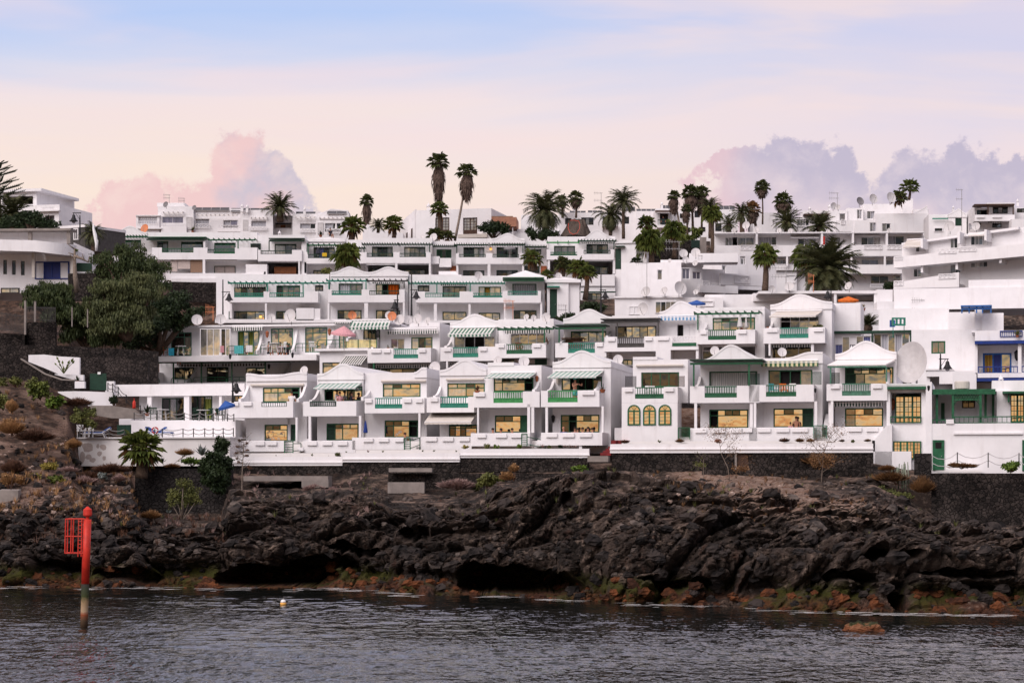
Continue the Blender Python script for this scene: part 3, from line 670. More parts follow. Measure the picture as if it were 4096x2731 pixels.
 def awning(s, a0, b0, a1, b1, d0=1.9, d1=.6, mat='stripe_green', shift=0., val=.22, roller=True):
  """top edge at wall (d0,b0), lower edge at d1,b1; shift moves the lower edge sideways in tile units"""
  x0, x1, zt = s.lx(a0, d0), s.lx(a1, d0), s.lz(b0, d0); y0, y1, zb = s.lx(a0+shift, d1), s.lx(a1+shift, d1), s.lz(b1, d1); mb = MB(); W = s.W
  y1 = y0+(x1-x0); v = [W(y0, d1, zb), W(y1, d1, zb), W(x1, d0, zt), W(x0, d0, zt)]
  mb.add(v+[(p[0], p[1], p[2]-.02) for p in v], [(0, 1, 2, 3), (7, 6, 5, 4)])
  n = max(4, int((x1-x0)/.16)); vs = []
  for i in range(n+1):
   x = lerp(y0, y1, i/n); vs += [W(x, d1-.01, zb), W(x, d1-.01, zb-val*(1 if i % 2 else .82))]
  k = len(mb.v); mb.add(vs, [(2*i, 2*i+1, 2*i+3, 2*i+2) for i in range(n)])
  for i, xx in enumerate([x0, x1, x1, x0]*2): mb.uv[i] = (xx, 0)
  for i in range(2*(n+1)): mb.uv[k+i] = (lerp(x0, x1, (i//2)/n), 1)
  o = s.part(mb, 'awning', mat); r = MB()
  r.tube([W(x0, d0-.02, zt+.06), W(x1, d0-.02, zt+.06)], .07, 8); r.tube([W(y0, d1, zb), W(y1, d1, zb)], .03, 6)
  for q in (.12, .88): r.tube([W(lerp(x0, x1, q), d0, zt-.12), W(lerp(y0, y1, q), d1+.03, zb-.03)], .018, 5)
  s.part(r, 'awning_frame', 'white', o); return s
 def valance(s, a0, b0, a1, b1, d=1.5, mat='stripe_green'):
  z0, z1 = s.lz(b1, d), s.lz(b0, d); return s.awning(a0, b0-(b1-b0)*.25, a1, b0, d+.4, d, mat, val=z1-z0)
 def cassette(s, a0, b0, a1, b1, d=1.85):
  m = MB(); x0, x1, z = s.lx(a0, d), s.lx(a1, d), (s.lz(b0, d)+s.lz(b1, d))/2
  m.tube([s.W(x0, d, z), s.W(x1, d, z)], .085, 10); s.part(m, 'rolled_awning', 'cream', smooth=False); return s
 def column(s, a0, b0, a1, b1, d=.02, th=.25, mat='white'):
  m = MB(); x0, x1 = s.lx(a0, d), s.lx(a1, d); s.L(m, x0, x1, d, d+th, s.lz(b1, d), s.lz(b0, d)); s.part(m, 'column', mat); return s
 def wing(s, a, btop, bmid, d0=.2, d1=1.99, th=.18, b1=None, key='wall'):
  """party wall between balconies: sweeps from its low front (bmid) up to its high back (btop)"""
  mb = s.mb(key); x = s.lx(a, d1); z1, z0 = s.lz(btop, d1), s.lz(bmid, d1); zb = z0-.25; n = 8; W = s.W
  for i in range(n):
   f0, f1 = i/n, (i+1)/n; da, db = lerp(d0, d1, f0), lerp(d0, d1, f1); za, zc = lerp(z0, z1, f0**2.2), lerp(z0, z1, f1**2.2)
   mb.hexa([W(x, da, zb), W(x+th, da, zb), W(x+th, db, zb), W(x, db, zb), W(x, da, za), W(x+th, da, za), W(x+th, db, zc), W(x, db, zc)])
  return s
 def side(s, a, b0, b1, d0=.2, d1=1.99, th=.2, key='wall'):
  mb = s.mb(key); x = s.lx(a, d1); s.L(mb, x, x+th, d0, d1, s.lz(b1, d1), s.lz(b0, d1)); return s
 def door(s, a0, b0, a1, b1, d, mat='green', handle=True, slits=False):
  m = MB(); x0, x1, z0, z1 = s.lx(a0, d), s.lx(a1, d), s.lz(b1, d), s.lz(b0, d); L = s.L
  L(m, x0, x1, d, d+.06, z0, z1); L(m, x0, x0+.09, d-.03, d, z0, z1); L(m, x1-.09, x1, d-.03, d, z0, z1); L(m, x0+.09, x1-.09, d-.03, d, z1-.09, z1)
  h = z1-z0
  if not slits: L(m, x0+.2, x1-.2, d-.02, d, z0+h*.12, z0+h*.45); L(m, x0+.2, x1-.2, d-.02, d, z0+h*.55, z0+h*.88)
  o = s.part(m, 'door', mat)
  if slits:
   g = MB(); w = x1-x0
   for i in range(5): x = lerp(x0+.22, x1-.22, i/4); L(g, x-.045, x+.045, d-.012, d-.004, z1-h*.28, z1-.16)
   s.part(g, 'grille', 'void', o)
  if handle: k = MB(); k.lathe(s.W(x1-.18, d-.03, z0+h*.46), [(.01, 0), (.03, .01), (.03, .05), (.01, .06)], 8, (0, -1, 0)); s.part(k, 'handle', 'metal', o)
  return s
 def steps(s, a0, b0, a1, b1, n=7, d0=0., dep=2.4, mat='white', name='steps'):
  """flight climbing straight back between a0..a1 from b1 (low) to b0"""
  m = MB(); x0, x1, z0, z1 = s.lx(a0, d0), s.lx(a1, d0), s.lz(b1, d0), s.lz(b0, d0)
  for i in range(n): s.L(m, x0, x1, d0+dep*i/n, d0+dep, lerp(z0, z1, i/n)+.001*i, lerp(z0, z1, (i+1)/n))
  s.part(m, name, mat); return s
 def finish(s, wall='white', balc=None):
  s.build_balconies()
  for k, mb in s.m.items(): s.part(mb, k, (balc or wall) if k == 'balcony' else (wall if k in ('wall', 'roof', 'parapet') else k), None)
  return s
def wall_thing(name, label, cat, pts, h_or_b, d=.3, mat='lava_wall', row=None, group=None, cap=None):
 """free wall through picture points (a, btop, bbottom, Y)"""
 m = MB()
 for (a, bt, bb, Y), (a2, bt2, bb2, Y2) in zip(pts, pts[1:]):
  p0, p1 = P(a, bb, Y), P(a2, bb2, Y2); q0, q1 = P(a, bt, Y), P(a2, bt2, Y2); f = Vector((0, d, 0))
  m.hexa([p0, p1, p1+f, p0+f, q0, q1, q1+f, q0+f])
 o = m.build(name, mat); tag(o, label, cat, group)
 if cap:
  c = MB()
  for (a, bt, bb, Y), (a2, bt2, bb2, Y2) in zip(pts, pts[1:]):
   q0, q1 = P(a, bt, Y)+Vector((0, -.06, .003)), P(a2, bt2, Y2)+Vector((0, -.06, .003)); f = Vector((0, d+.12, 0)); u_ = Vector((0, 0, .10))
   c.hexa([q0, q1, q1+f, q0+f, q0+u_, q1+u_, q1+f+u_, q0+f+u_])
  c.build('coping', cap, o)
 return o
def stone_mat(name, dark, lite, mortar, sc=2.6):
 m, N, b = base_mat(name, .9, .2); p = geo_pos(N)
 v = N.n.new('ShaderNodeTexVoronoi'); v.feature = 'DISTANCE_TO_EDGE'; v.inputs['Scale'].default_value = sc
 pp = N.n.new('ShaderNodeVectorMath'); pp.operation = 'ADD'; N.l.new(p, pp.inputs[0])
 sc_ = N.n.new('ShaderNodeVectorMath'); sc_.operation = 'SCALE'; N.l.new(N.noise(p, 1.7, 3, .5, 0, 1), sc_.inputs[0]); sc_.inputs['Scale'].default_value = .35
 N.l.new(sc_.outputs[0], pp.inputs[1]); N.l.new(pp.outputs[0], v.inputs['Vector'])
 v2 = N.n.new('ShaderNodeTexVoronoi'); v2.inputs['Scale'].default_value = sc; N.l.new(pp.outputs[0], v2.inputs['Vector'])
 sp = N.n.new('ShaderNodeSeparateXYZ'); N.l.new(v2.outputs['Color'], sp.inputs[0])
 c = N.mix(sp.outputs[0], (*dark, 1), (*lite, 1)); c = N.mix(N.sstep(N.noise(p, .5, 5, .6), .5, .72, 0, .6), c, tuple(x*1.9 for x in lite)+(1,))
 c = N.mix(N.sstep(v.outputs[0], .05, .0), c, (*mortar, 1)); N.l.new(c, b.inputs['Base Color'])
 bn = N.n.new('ShaderNodeBump'); bn.inputs['Strength'].default_value = .9; bn.inputs['Distance'].default_value = .12
 N.l.new(N.m('ADD', N.sstep(v.outputs[0], 0, .12), N.noise(p, 6, 5, .7)), bn.inputs['Height']); N.l.new(bn.outputs[0], b.inputs['Normal']); MATS[name] = m
stone_mat('lava_wall', (.011, .009, .0085), (.050, .040, .036), (.006, .005, .005), 4.2)
stone_mat('lava_block', (.018, .015, .015), (.042, .036, .034), (.010, .009, .009), 3.4)
# ================================================================ FRONT ROW OF HOUSES
GR = 'white terraced houses stepping up the hillside'
B0, B1, B2, B3, D3 = (0, 1200), (1000, 1200), (2000, 1200), (3000, 1200), (3096, 1200)
A0, A1, A2, A3, E3 = (0, 600), (1000, 600), (2000, 600), (3000, 600), (3096, 600)
C0_, C1_, C2_, C3_ = (0, 1700), (1000, 1700), (2000, 1700), (3096, 1700)
def H(tile, name, label, ac, row, doff=0., cat='house', group=GR):
 T(*tile); return House(name, label, ac, row, doff, cat, group)
h = H(B1, 'terraced_house', 'white end house with wavy parapet and dark slatted balcony rail beside the pool terrace', 150, 1)
h.block(-38, 700, 535, 1420, 2, 11, [(120, 822, 468, 960), (135, 1170, 428, 1325)])
h.gable(-38, 702, -30, 690, 190, 1.9, 2, 716, 'ogee', n=8).gable(190, 716, 460, 684, 535, 1.9, 11, 692, 'ogee', n=14)
h.win(120, 822, 468, 960, 2.1, 'green', 'CCGGV', .36, 'GGGDV').win(135, 1170, 428, 1325, 2.1, 'green', 'GGGR', .32, 'DDGR')
h.balcony(-205, 953, 405, 1105, (108, 1003, 345)).rail(108, 958, 345, 1005, mat='green_dark', style='bars').cassette(8, 790, 508, 808)
h.wing(-30, 800, 935).planters(955, [(-195, -105), (-60, 20)]).wing(510, 800, 935)
h.column(428, 1103, 446, 1325).side(515, 1103, 1325, 2, 6)
h.balcony(-207, 1322, 322, 1425, None, -.35, 1.98).planters(1326, [(-100, -30), (50, 140), (165, 255)], -.35)
h.steps(440, 1300, 500, 1420, 7, -.2, 2.1); h.finish()
h = H(B1, 'terraced_house', 'white gabled house with teal awning, immediately left of the closed blue parasol', 850, 1, .4)
h.block(632, 690, 1065, 1436, 2, 12, [(700, 812, 1058, 945), (718, 1160, 1022, 1318)])
h.gable(632, 702, 878, 602, 1068, bE1=690, dep=12.5).win(700, 812, 1058, 945, 2.1, 'green', 'VGGDG', .3, 'VDGDG').win(718, 1160, 1022, 1318, 2.1, 'green', 'RCGG', .30, 'RDGG')
h.balcony(500, 950, 1000, 1090, (562, 1000, 812)).rail(562, 950, 812, 1000, mat='green_dark', style='bars').awning(655, 785, 1050, 826, 1.95, .35, 'stripe_teal', -60, .10)
h.wing(630, 850, 945).column(550, 1092, 572, 1326).column(1024, 1088, 1046, 1290)
h.balcony(497, 1322, 992, 1436, None, -.3).planters(1326, [(540, 632), (683, 775), (825, 920)], -.3); h.finish()
h = H(B1, 'terraced_house', 'white flat-topped house with green balcony rail right of the closed blue parasol', 1400, 1, .6)
h.block(1078, 682, 1662, 1405, 2, 12, [(1248, 785, 1605, 912), (1265, 1130, 1582, 1290)])
h.gable(1545, 684, 1625, 640, 1664, bE1=642, dep=12).win(1248, 785, 1605, 912, 2.1, 'green', 'CGGG', .36, 'CDGG').win(1265, 1130, 1582, 1290, 2.1, 'green', 'DGGV', .33, 'DDGV')
h.balcony(1078, 922, 1640, 1062, (1175, 1018, 1432)).rail(1175, 918, 1432, 1020).cassette(1235, 755, 1655, 768).planters(926, [(1085, 1150), (1450, 1520), (1560, 1625)])
h.column(1584, 1050, 1603, 1290).balcony(960, 1290, 1448, 1405, None, -.5).planters(1294, [(1070, 1160), (1212, 1308), (1365, 1446)], -.5).steps(1565, 1290, 1608, 1400, 6, -.3, 2)
h.wing(1110, 850, 915).finish()
h = H(B1, 'terraced_house', 'white gabled house with wide cream awning over its ground floor terrace', 2000, 1, .2)
h.block(1785, 655, 2250, 1405, 2, 12, [(1855, 780, 2210, 910), (1870, 1170, 2140, 1285)])
h.gable(1783, 662, 2028, 562, 2225, bE1=655, dep=12).win(1855, 780, 2210, 910, 2.1, 'green', 'CCGC', .36, 'CGDG').win(1870, 1170, 2140, 1285, 2.1, 'green', 'DGDGG', .3, 'DGDDD')
h.balcony(1662, 910, 2108, 1055, (1788, 1012, 2052)).rail(1788, 908, 2052, 1012).cassette(1845, 740, 2200, 753).wing(1780, 810, 905).planters(914, [(1700, 1770)])
h.awning(1700, 1062, 2135, 1145, 1.6, -.9, 'cream', -60, .17).balcony(1610, 1283, 2085, 1405, None, -.3).planters(1287, [(1655, 1760), (1812, 1915), (1970, 2068)], -.3).finish()
h = H(B2, 'terraced_house', 'white flat-topped house with teal awning and bright green rail, left of the shirtless man', 100, 1)
h.block(-115, 615, 390, 1375, 2, 12, [(-60, 730, 315, 858), (-50, 1083, 282, 1245)])
h.win(-60, 730, 315, 858, 2.1, 'green', 'CGGGV', .36, 'CDGDV').win(-50, 1083, 282, 1245, 2.1, 'green', 'GGGF', .36, 'DDGF')
h.box('parapet', -115, 585, 130, 618, 1.95, 4)
h.balcony(-250, 862, 372, 1008, (-62, 966, 215)).rail(-62, 858, 215, 966, mat='green_bright').awning(-85, 690, 340, 724, 1.95, .4, 'stripe_teal', -60, .10).wing(352, 760, 850)
h.column(294, 1008, 320, 1248).column(-215, 1008, -200, 1250).balcony(-275, 1250, 280, 1372, None, -.4).planters(1254, [(-215, -130), (-40, 65), (105, 205)], -.4).planters(866, [(-230, -140)])
h.steps(330, 1270, 382, 1372, 5, -.2, 2).door(378, 1010, 424, 1250, 3.5, 'black', False).side(392, 1000, 1375, 0, 5).finish()  # the black door is an added panel painting the dark of the passage
h = H(B2, 'terraced_house', 'white gabled house with the shirtless man standing on its balcony under a striped awning', 700, 1)
h.block(495, 580, 1042, 1445, 2, 12.5, [(578, 720, 960, 848), (570, 1078, 936, 1245)])
h.gable(495, 588, 768, 478, 1045, bE1=580, dep=13).win(578, 720, 960, 848, 2.1, 'green', 'GVVVD', .0).win(570, 1078, 936, 1245, 2.1, 'green', 'DVGGG', .36, 'DVGDG')
h.balcony(385, 850, 935, 1003, (450, 960, 730)).rail(450, 850, 730, 962, mat='green_bright').awning(520, 672, 975, 722, 1.95, .3, 'stripe_teal', -75, .10)
h.wing(490, 760, 850).wing(925, 765, 845).planters(854, [(775, 890)]).column(427, 1003, 449, 1248).column(955, 1000, 975, 1245)
h.balcony(385, 1245, 962, 1366, None, -.4, 1.98).planters(1249, [(435, 540), (588, 700), (750, 865)], -.4).side(940, 1366, 1500, -.3, 8).finish()
h = H(B2, 'terraced_house', 'white house with three arched green windows on its ground floor', 1400, 1, .2)
h.block(1145, 968, 1670, 1345, 0, 2, roof=False); h.block(1250, 560, 1768, 968, 2, 12.5, [(1328, 680, 1685, 818)])
h.box('parapet', 1250, 533, 1480, 562, 1.96, 8)
for a in (1200, 1345, 1491): h.arch(a, 983, a+121, 1176, -.03)
h.win(1328, 680, 1685, 818, 2.1, 'green', 'DDDD', .0).balcony(1145, 818, 1672, 967, (1270, 926, 1540), d1=2.2).rail(1270, 818, 1540, 928, mat='green').cassette(1280, 607, 1725, 625)
h.planters(822, [(1175, 1250), (1555, 1635)]).finish()
T(*B2); m = MB(); hh = h
h = H(B2, 'terraced_house', 'white gabled house with lace-curtained upstairs doors under a dark green pergola', 2150, 1, -.3)
h.block(1885, 560, 2480, 1330, 2, 12, [(1968, 670, 2420, 805), (1968, 1028, 2336, 1202)])
h.gable(1885, 566, 2172, 423, 2470, bE1=553, dep=12).win(1968, 670, 2420, 830, 2.1, 'green', 'LLLL').win(1968, 1028, 2336, 1202, 2.1, 'green', 'VGGGG', .33, 'VGDDG')
h.pergola(1785, 2470, 590, -.4, 2, 'green', [(1823, 808), (2343, 808)], rafters=False, roof='green_dark').balcony(1787, 806, 2440, 965, (1925, 916, 2228), right=False).rail(1925, 808, 2228, 918, mat='green')
h.wing(1870, 715, 806).column(1828, 965, 1852, 1202).balcony(1787, 1202, 2420, 1330, None, -.3, right=False).planters(1207, [(1838, 1945), (2008, 2118), (2175, 2288)], -.3).finish()
h = H(B3, 'terraced_house', 'white house with stepped parapet, striped roller awning and open dark upstairs doorway', 350, 1, -.3)
h.block(120, 545, 682, 1330, 2, 12, [(172, 657, 587, 795), (220, 1018, 597, 1195)]).gable(330, 547, 560, 495, 684, bE1=497, dep=12)
h.win(172, 657, 587, 820, 2.1, 'green', 'DVVy').win(220, 1018, 597, 1195, 2.1, 'green', 'GGGR', .33, 'GDGR').valance(105, 588, 640, 628, 1.5, 'stripe_cream')
h.balcony(-12, 796, 600, 955, (150, 906, 435), left=False).rail(150, 797, 435, 908, mat='green').column(34, 955, 58, 1200).column(606, 955, 632, 1195).side(25, 955, 1200, .1, 2)
h.balcony(-10, 1197, 597, 1330, None, -.3, left=False).planters(1201, [(-80, 22), (75, 195), (248, 370), (395, 545)], -.3)
h.steps(690, 1065, 757, 1195, 8, 1., 2.5).finish()
h = H(B3, 'terraced_house', 'white gabled house with white porch roof on green posts, left of the huge dish', 1050, 1, -.4)
h.block(800, 505, 1378, 1330, 2, 12, [(893, 630, 1350, 785), (893, 1015, 1253, 1192)]).gable(800, 510, 1090, 388, 1378, bE1=495, dep=12)
h.win(893, 630, 1350, 805, 2.1, 'green', 'RyGGG', .36, 'RyGDGg').win(893, 1015, 1253, 1192, 2.1, 'green', 'yGGG', .36, 'yGDG')
m = MB(); x0, x1, y0, y1 = h.lx(820, 1.9), h.lx(1365, 1.9), h.lx(728, -.3), h.lx(1278, -.3); za, zb = h.lz(563, 1.9), h.lz(606, -.3)
m.hexa([h.W(y0, -.3, zb-.1), h.W(y1, -.3, zb-.1), h.W(x1, 1.9, za-.1), h.W(x0, 1.9, za-.1), h.W(y0, -.3, zb), h.W(y1, -.3, zb), h.W(x1, 1.9, za), h.W(x0, 1.9, za)]); h.part(m, 'porch_roof', 'white2')
h.pergola(728, 1278, 618, -.45, 1.9, 'green_fade', [(758, 785), (1283, 770)], rafters=False).balcony(720, 787, 1292, 945, (865, 898, 1137)).rail(865, 783, 1137, 903, mat='green_fade')
h.planters(791, [(760, 845), (1155, 1240)]).wing(1290, 680, 780).column(760, 945, 783, 1195).side(755, 945, 1195, .3, 2).valance(780, 962, 1250, 1003, .6, 'stripe_dark')
h.balcony(722, 1190, 1255, 1320, None, -.3).planters(1195, [(925, 1050), (1095, 1205)], -.3).finish()
h = H(B3, 'corner_house', 'white house with tall gridded green window in a niche, left of the veranda house', 1450, 1, -.6)
h.block(1285, 790, 1705, 1970-20, .3, 12, [(1318, 850, 1612, 1156)]).win(1318, 845, 1366, 1156, 1.9, 'white', 'W')
h.grid(1366, 900, 1612, 1156, 1.4, 'green', 6, 5, 'pane').rail(1318, 1092, 1612, 1156, .2, 'green', 'wide').box('parapet', 1290, 785, 1655, 800, .25, 1)
h.box('wall', 1300, 850, 1640, 870, .56, 3); h.side(1308, 850, 1156, .56, 2)
m = MB(); h.L(m, h.lx(1290, -.3), h.lx(1655, -.3), -.3, .28, h.lz(838, -.3), h.lz(812, -.3)); h.part(m, 'canopy', 'green')
T(*C3_); h.grid(1122, 150, 1385, 320, .18, 'green', 8, 5, 'pane'); h.box('wall', 935, 246, 1290, 420, -.8, .28)
m = MB(); W = h.W; xa, xb, xc = h.lx(950, -.8), h.lx(1050, -.8), h.lx(1110, -.8); z0, z1, z2 = h.lz(420, -.8), h.lz(130, -.8), h.lz(10, -.8)
m.prism([W(xa, -.8, z0), W(xc, -.8, z0), W(xc, -.8, z2+.1), W(xb, -.8, z2), W(xa, -.8, z1)], [W(xa, .25, z0), W(xc, .25, z0), W(xc, .25, z2+.1), W(xb, .25, z2), W(xa, .25, z1)]); h.part(m, 'buttress', 'white'); h.finish()
h = H(D3, 'veranda_house', 'broad white house with green latticed veranda and tall green door, at the right edge', 1950, 1, -.8)
h.block(1480, 855, 2700, 1200, 3.2, 9, [(1768, 935, 1892, 1015), (2222, 890, 2420, 1150)]).block(1482, 1160, 2700, 1640, 0, 3.15, [], roof=False)
h.box('wall', 1428, 765, 1485, 1640, -.05, 9); h.box('balcony', 1618, 1120, 1692, 1162, -.1, .2); h.box('wall', 1690, 1245, 2340, 1262, -.14, -.003); h.box('roof', 2050, 758, 2700, 860, 2.9, 9)
h.box('wall', 2095, 855, 2225, 1160, 1.8, 3.15)
h.win(1768, 935, 1892, 1015, 3.3, 'brown', 'DD').grid(2222, 890, 2420, 1150, 2.2, 'green', 6, 5, 'pane').door(1572, 965, 1605, 1125, 3.1, 'green', False)
h.rail(1488, 1120, 1618, 1186, .05, 'green', 'wide').rail(1695, 1092, 2420, 1156, .1, 'green', 'wide')
v = MB(); L = h.L; x0, x1, zt = h.lx(1490, .3), h.lx(1950, .3), h.lz(845, .3)
L(v, x0, x1+.9, .2, 3.1, zt-.06, zt+.06); L(v, x0, x1+.9, .15, .3, zt-.28, zt-.07)
o = h.part(v, 'veranda_roof', 'green'); lt = MB(); xa, xb, zc, zd = h.lx(1690, .3), h.lx(1935, .3), h.lz(935, .3), zt-.28
for i in range(16):
 xx = lerp(xa, xb, i/16); q = (xb-xa)/16; lt.tube([W_ for W_ in (h.W(xx, .25, zc), h.W(xx+q, .25, zd))], .02, 4); lt.tube([h.W(xx+q, .26, zc), h.W(xx, .26, zd)], .02, 4)
L(lt, xa, xb, .22, .30, zc-.05, zc+.02)
for a in (1690, 1935):
 s_ = 1 if a == 1690 else -1; lt.tube([h.W(h.lx(a, .3)+s_*(.45-.45*cos(q)), .26, zc-.45+.45*sin(q)) for q in (0, .5, 1, pi/2)], .03, 5)
h.part(lt, 'lattice', 'green', o)
for a, bb, dd in ((1532, 1180, .6), (1683, 1110, .2), (1943, 1155, .2), (1990, 1110, 1.6), (2062, 1105, 2.6)): m = MB(); x = h.lx(a, dd); L(m, x-.08, x+.08, dd, dd+.16, h.lz(bb, dd), zt-.06); h.part(m, 'post', 'green')
m = MB(); L(m, h.lx(2150, 1), h.lx(2430, 1), .6, 3.1, h.lz(880, 1), h.lz(862, 1)); L(m, h.lx(2200, 1), h.lx(2215, 1), .9, 3.1, h.lz(960, 1), h.lz(880, 1)); h.part(m, 'canopy', 'green')
T(*C3_); h.door(1493, 138, 1602, 422, -.08, 'green', slits=True).door(2335, 140, 2440, 430, -.08, 'green', slits=True)
h.finish()
def row_wall(tile, name, label, cat, a0, bt, a1, bb, d0, d1, mat, row=1, lip=None, group=None, steps_=None):
 T(*tile); h = House(name, label, (a0+a1)/2, row, 0, cat, group); h.box('wall', a0, bt, a1, bb, d0, d1)
 for b in (lip or ()): h.box('ledge', a0-4, b, a1+4, b+12, d0-.08, d0-.003)
 for k, mb in h.m.items(): h.part(mb, k, mat)
 return h
PW = 'low white promenade walls'
row_wall(C1_, 'promenade_wall', 'low white promenade wall at the left, lowest of the stepped segments', 'wall', -185, 297, 868, 380, -3.2, -2.9, 'white', lip=(345,), group=PW)
row_wall(C1_, 'promenade_wall', 'low white promenade wall segment below the closed blue parasol', 'wall', 870, 264, 1972, 347, -3.3, -3.0, 'white', lip=(312,), group=PW)
row_wall(C1_, 'promenade_wall', 'low white promenade wall segment ending left of the red steps', 'wall', 1976, 222, 3190, 306, -3.2, -2.9, 'white', lip=(274,), group=PW)
row_wall(C2_, 'promenade_wall', 'long low white promenade wall running right from the red steps', 'wall', 1035, 174, 3510, 260, -3.3, -3.0, 'white', lip=(218,), group=PW)
row_wall(C1_, 'planter_wall', 'white planter wall behind the promenade under the leftmost houses', 'wall', -185, 262, 995, 300, -1.3, -1.0, 'white2', group=PW)
row_wall(C1_, 'planter_wall', 'white planter wall behind the promenade with small succulents, right of centre', 'wall', 995, 230, 3140, 266, -1.4, -1.1, 'white2', group=PW)
row_wall(C2_, 'planter_wall', 'white planter wall under the arched-window house', 'wall', 1145, 148, 3500, 180, -1.5, -1.2, 'white2', group=PW)
row_wall(C1_, 'foundation_wall', 'white foundation wall set back beneath the front terraces, left of the red steps', 'wall', -150, 150, 3110, 305, .3, .6, 'white2', group=PW)
row_wall(C2_, 'foundation_wall', 'white foundation wall set back beneath the front terraces, right of the red steps', 'wall', 1300, 110, 3500, 185, 1.2, 1.5, 'white2', group=PW)
SW = 'dark lava stone retaining walls'
row_wall(C1_, 'stone_wall', 'dark lava stone wall under the leftmost promenade segment', 'wall', -185, 384, 868, 480, -3.1, -2.6, 'lava_wall', group=SW)
row_wall(C1_, 'stone_wall', 'dark lava stone wall behind the broken concrete slabs', 'wall', 870, 351, 1976, 490, -3.2, -2.7, 'lava_wall', group=SW)
row_wall(C1_, 'stone_wall', 'dark lava stone wall left of the crumbling steps', 'wall', 1980, 310, 3180, 440, -3.1, -2.6, 'lava_wall', group=SW)
row_wall(C2_, 'stone_wall', 'dark lava stone wall under the long right promenade wall, with brown patch', 'wall', 1050, 264, 2205, 500, -3.2, -2.7, 'lava_wall', group=SW)
row_wall(C2_, 'stone_wall', 'dark lava stone wall behind the bare reddish tree', 'wall', 2340, 264, 3510, 620, -3.2, -2.7, 'lava_wall', group=SW)
row_wall(C2_, 'stone_wall', 'lower dark lava stone wall behind the sandy patch', 'wall', 1900, 418, 3400, 640, -4.2, -3.6, 'lava_wall', group=SW)
row_wall(C2_, 'rusty_gate', 'rusty brown sheet gate in the dark stone wall', 'gate', 2232, 268, 2335, 420, -3.05, -2.95, 'brown')
row_wall(C2_, 'gate_pier', 'thin pale pier beside the rusty gate', 'pier', 2208, 245, 2228, 420, -3.2, -2.9, 'concrete')
row_wall(C3_, 'stone_wall', 'tall dark lava stone wall below the veranda house at the right edge', 'wall', 1480, 452, 2700, 1010, -4.3, -3.6, 'lava_wall', group=SW)
row_wall(C3_, 'stone_pier', 'square dark stone pier left of the tall green door', 'pier', 1318, 265, 1478, 470, -3.9, -2.6, 'lava_block')
row_wall(C3_, 'door_step', 'pale doorstep slab below the tall green door', 'step', 1520, 424, 1960, 440, -2.4, -1.0, 'white2')
row_wall(C1_, 'stone_wall', 'rough lava rubble wall below the promenade at picture centre', 'wall', 1300, 455, 3200, 600, -6.4, -5.6, 'lava_wall', group=SW)
T(*C0_)
def block_px(name, label, cat, tile, a0, bt, a1, bb, Y, d, mat, group=None, rough=0.):
 T(*tile); m = MB(); p0, p1 = P(a0, bb, Y), P(a1, bt, Y); m.wbox(p0.x, p1.x, Y, Y+d, p0.z, p1.z); o = m.build(name, mat)
 return tag(o, label, cat, group)
o = block_px('stone_wall', 'square-cut grey lava block wall beside the dark green bush, above the red beacon', 'wall', C0_, 1270, 408, 2170, 880, 147.5, 1.5, 'lava_block', SW)
block_px('stone_wall', 'lava rubble wall below the leftmost house terrace', 'wall', C0_, 2100, 500, 3050, 820, 149.5, 1, 'lava_wall', SW)
block_px('concrete_slab', 'long thick pale concrete slab under the leftmost stone wall', 'slab', C0_, 2290, 478, 3085, 525, 145, 3.4, 'concrete')
block_px('concrete_slab', 'pale concrete block under the right end of the long slab', 'slab', C1_, 485, 512, 738, 585, 144.6, 3, 'concrete')
block_px('concrete_slab', 'small broken concrete slab lying in front of the stone wall', 'slab', C1_, 1305, 402, 1710, 440, 143.8, 2.4, 'concrete')
block_px('concrete_wall', 'sand-coloured broken concrete wall among dry shrubs below the promenade', 'wall', C1_, 1295, 536, 1640, 640, 142.6, 1.2, 'concrete')
h = H(C2_, 'red_steps', 'dark red steps climbing between the striped-awning house and the arched-window house', 1000, 1, -3.2, 'steps', None)
m = MB()
for i in range(7):
 x0_, x1_ = h.lx(942+17*i, 0), h.lx(1045, 0) ; z1_ = h.lz(278-20*i-19, 0); h.L(m, x0_, x1_, .35*i, .35*(i+1), h.lz(285, 0), z1_)
h.L(m, h.lx(1045, 2.4), h.lx(1200, 2.4), 2.4, 5, h.lz(200, 2.4), h.lz(142, 2.4)); h.part(m, 'steps', 'red_step'); m = MB()
h.L(m, h.lx(1050, 4), h.lx(1145, 4), 5.2, 9, h.lz(150, 4), h.lz(22, 4)); h.part(m, 'stair_wall', 'white')
m = MB(); h.L(m, h.lx(835, -.3), h.lx(1030, -.3), -.8, .0, h.lz(345, 0), h.lz(290, 0)); h.part(m, 'lower_step', 'concrete')
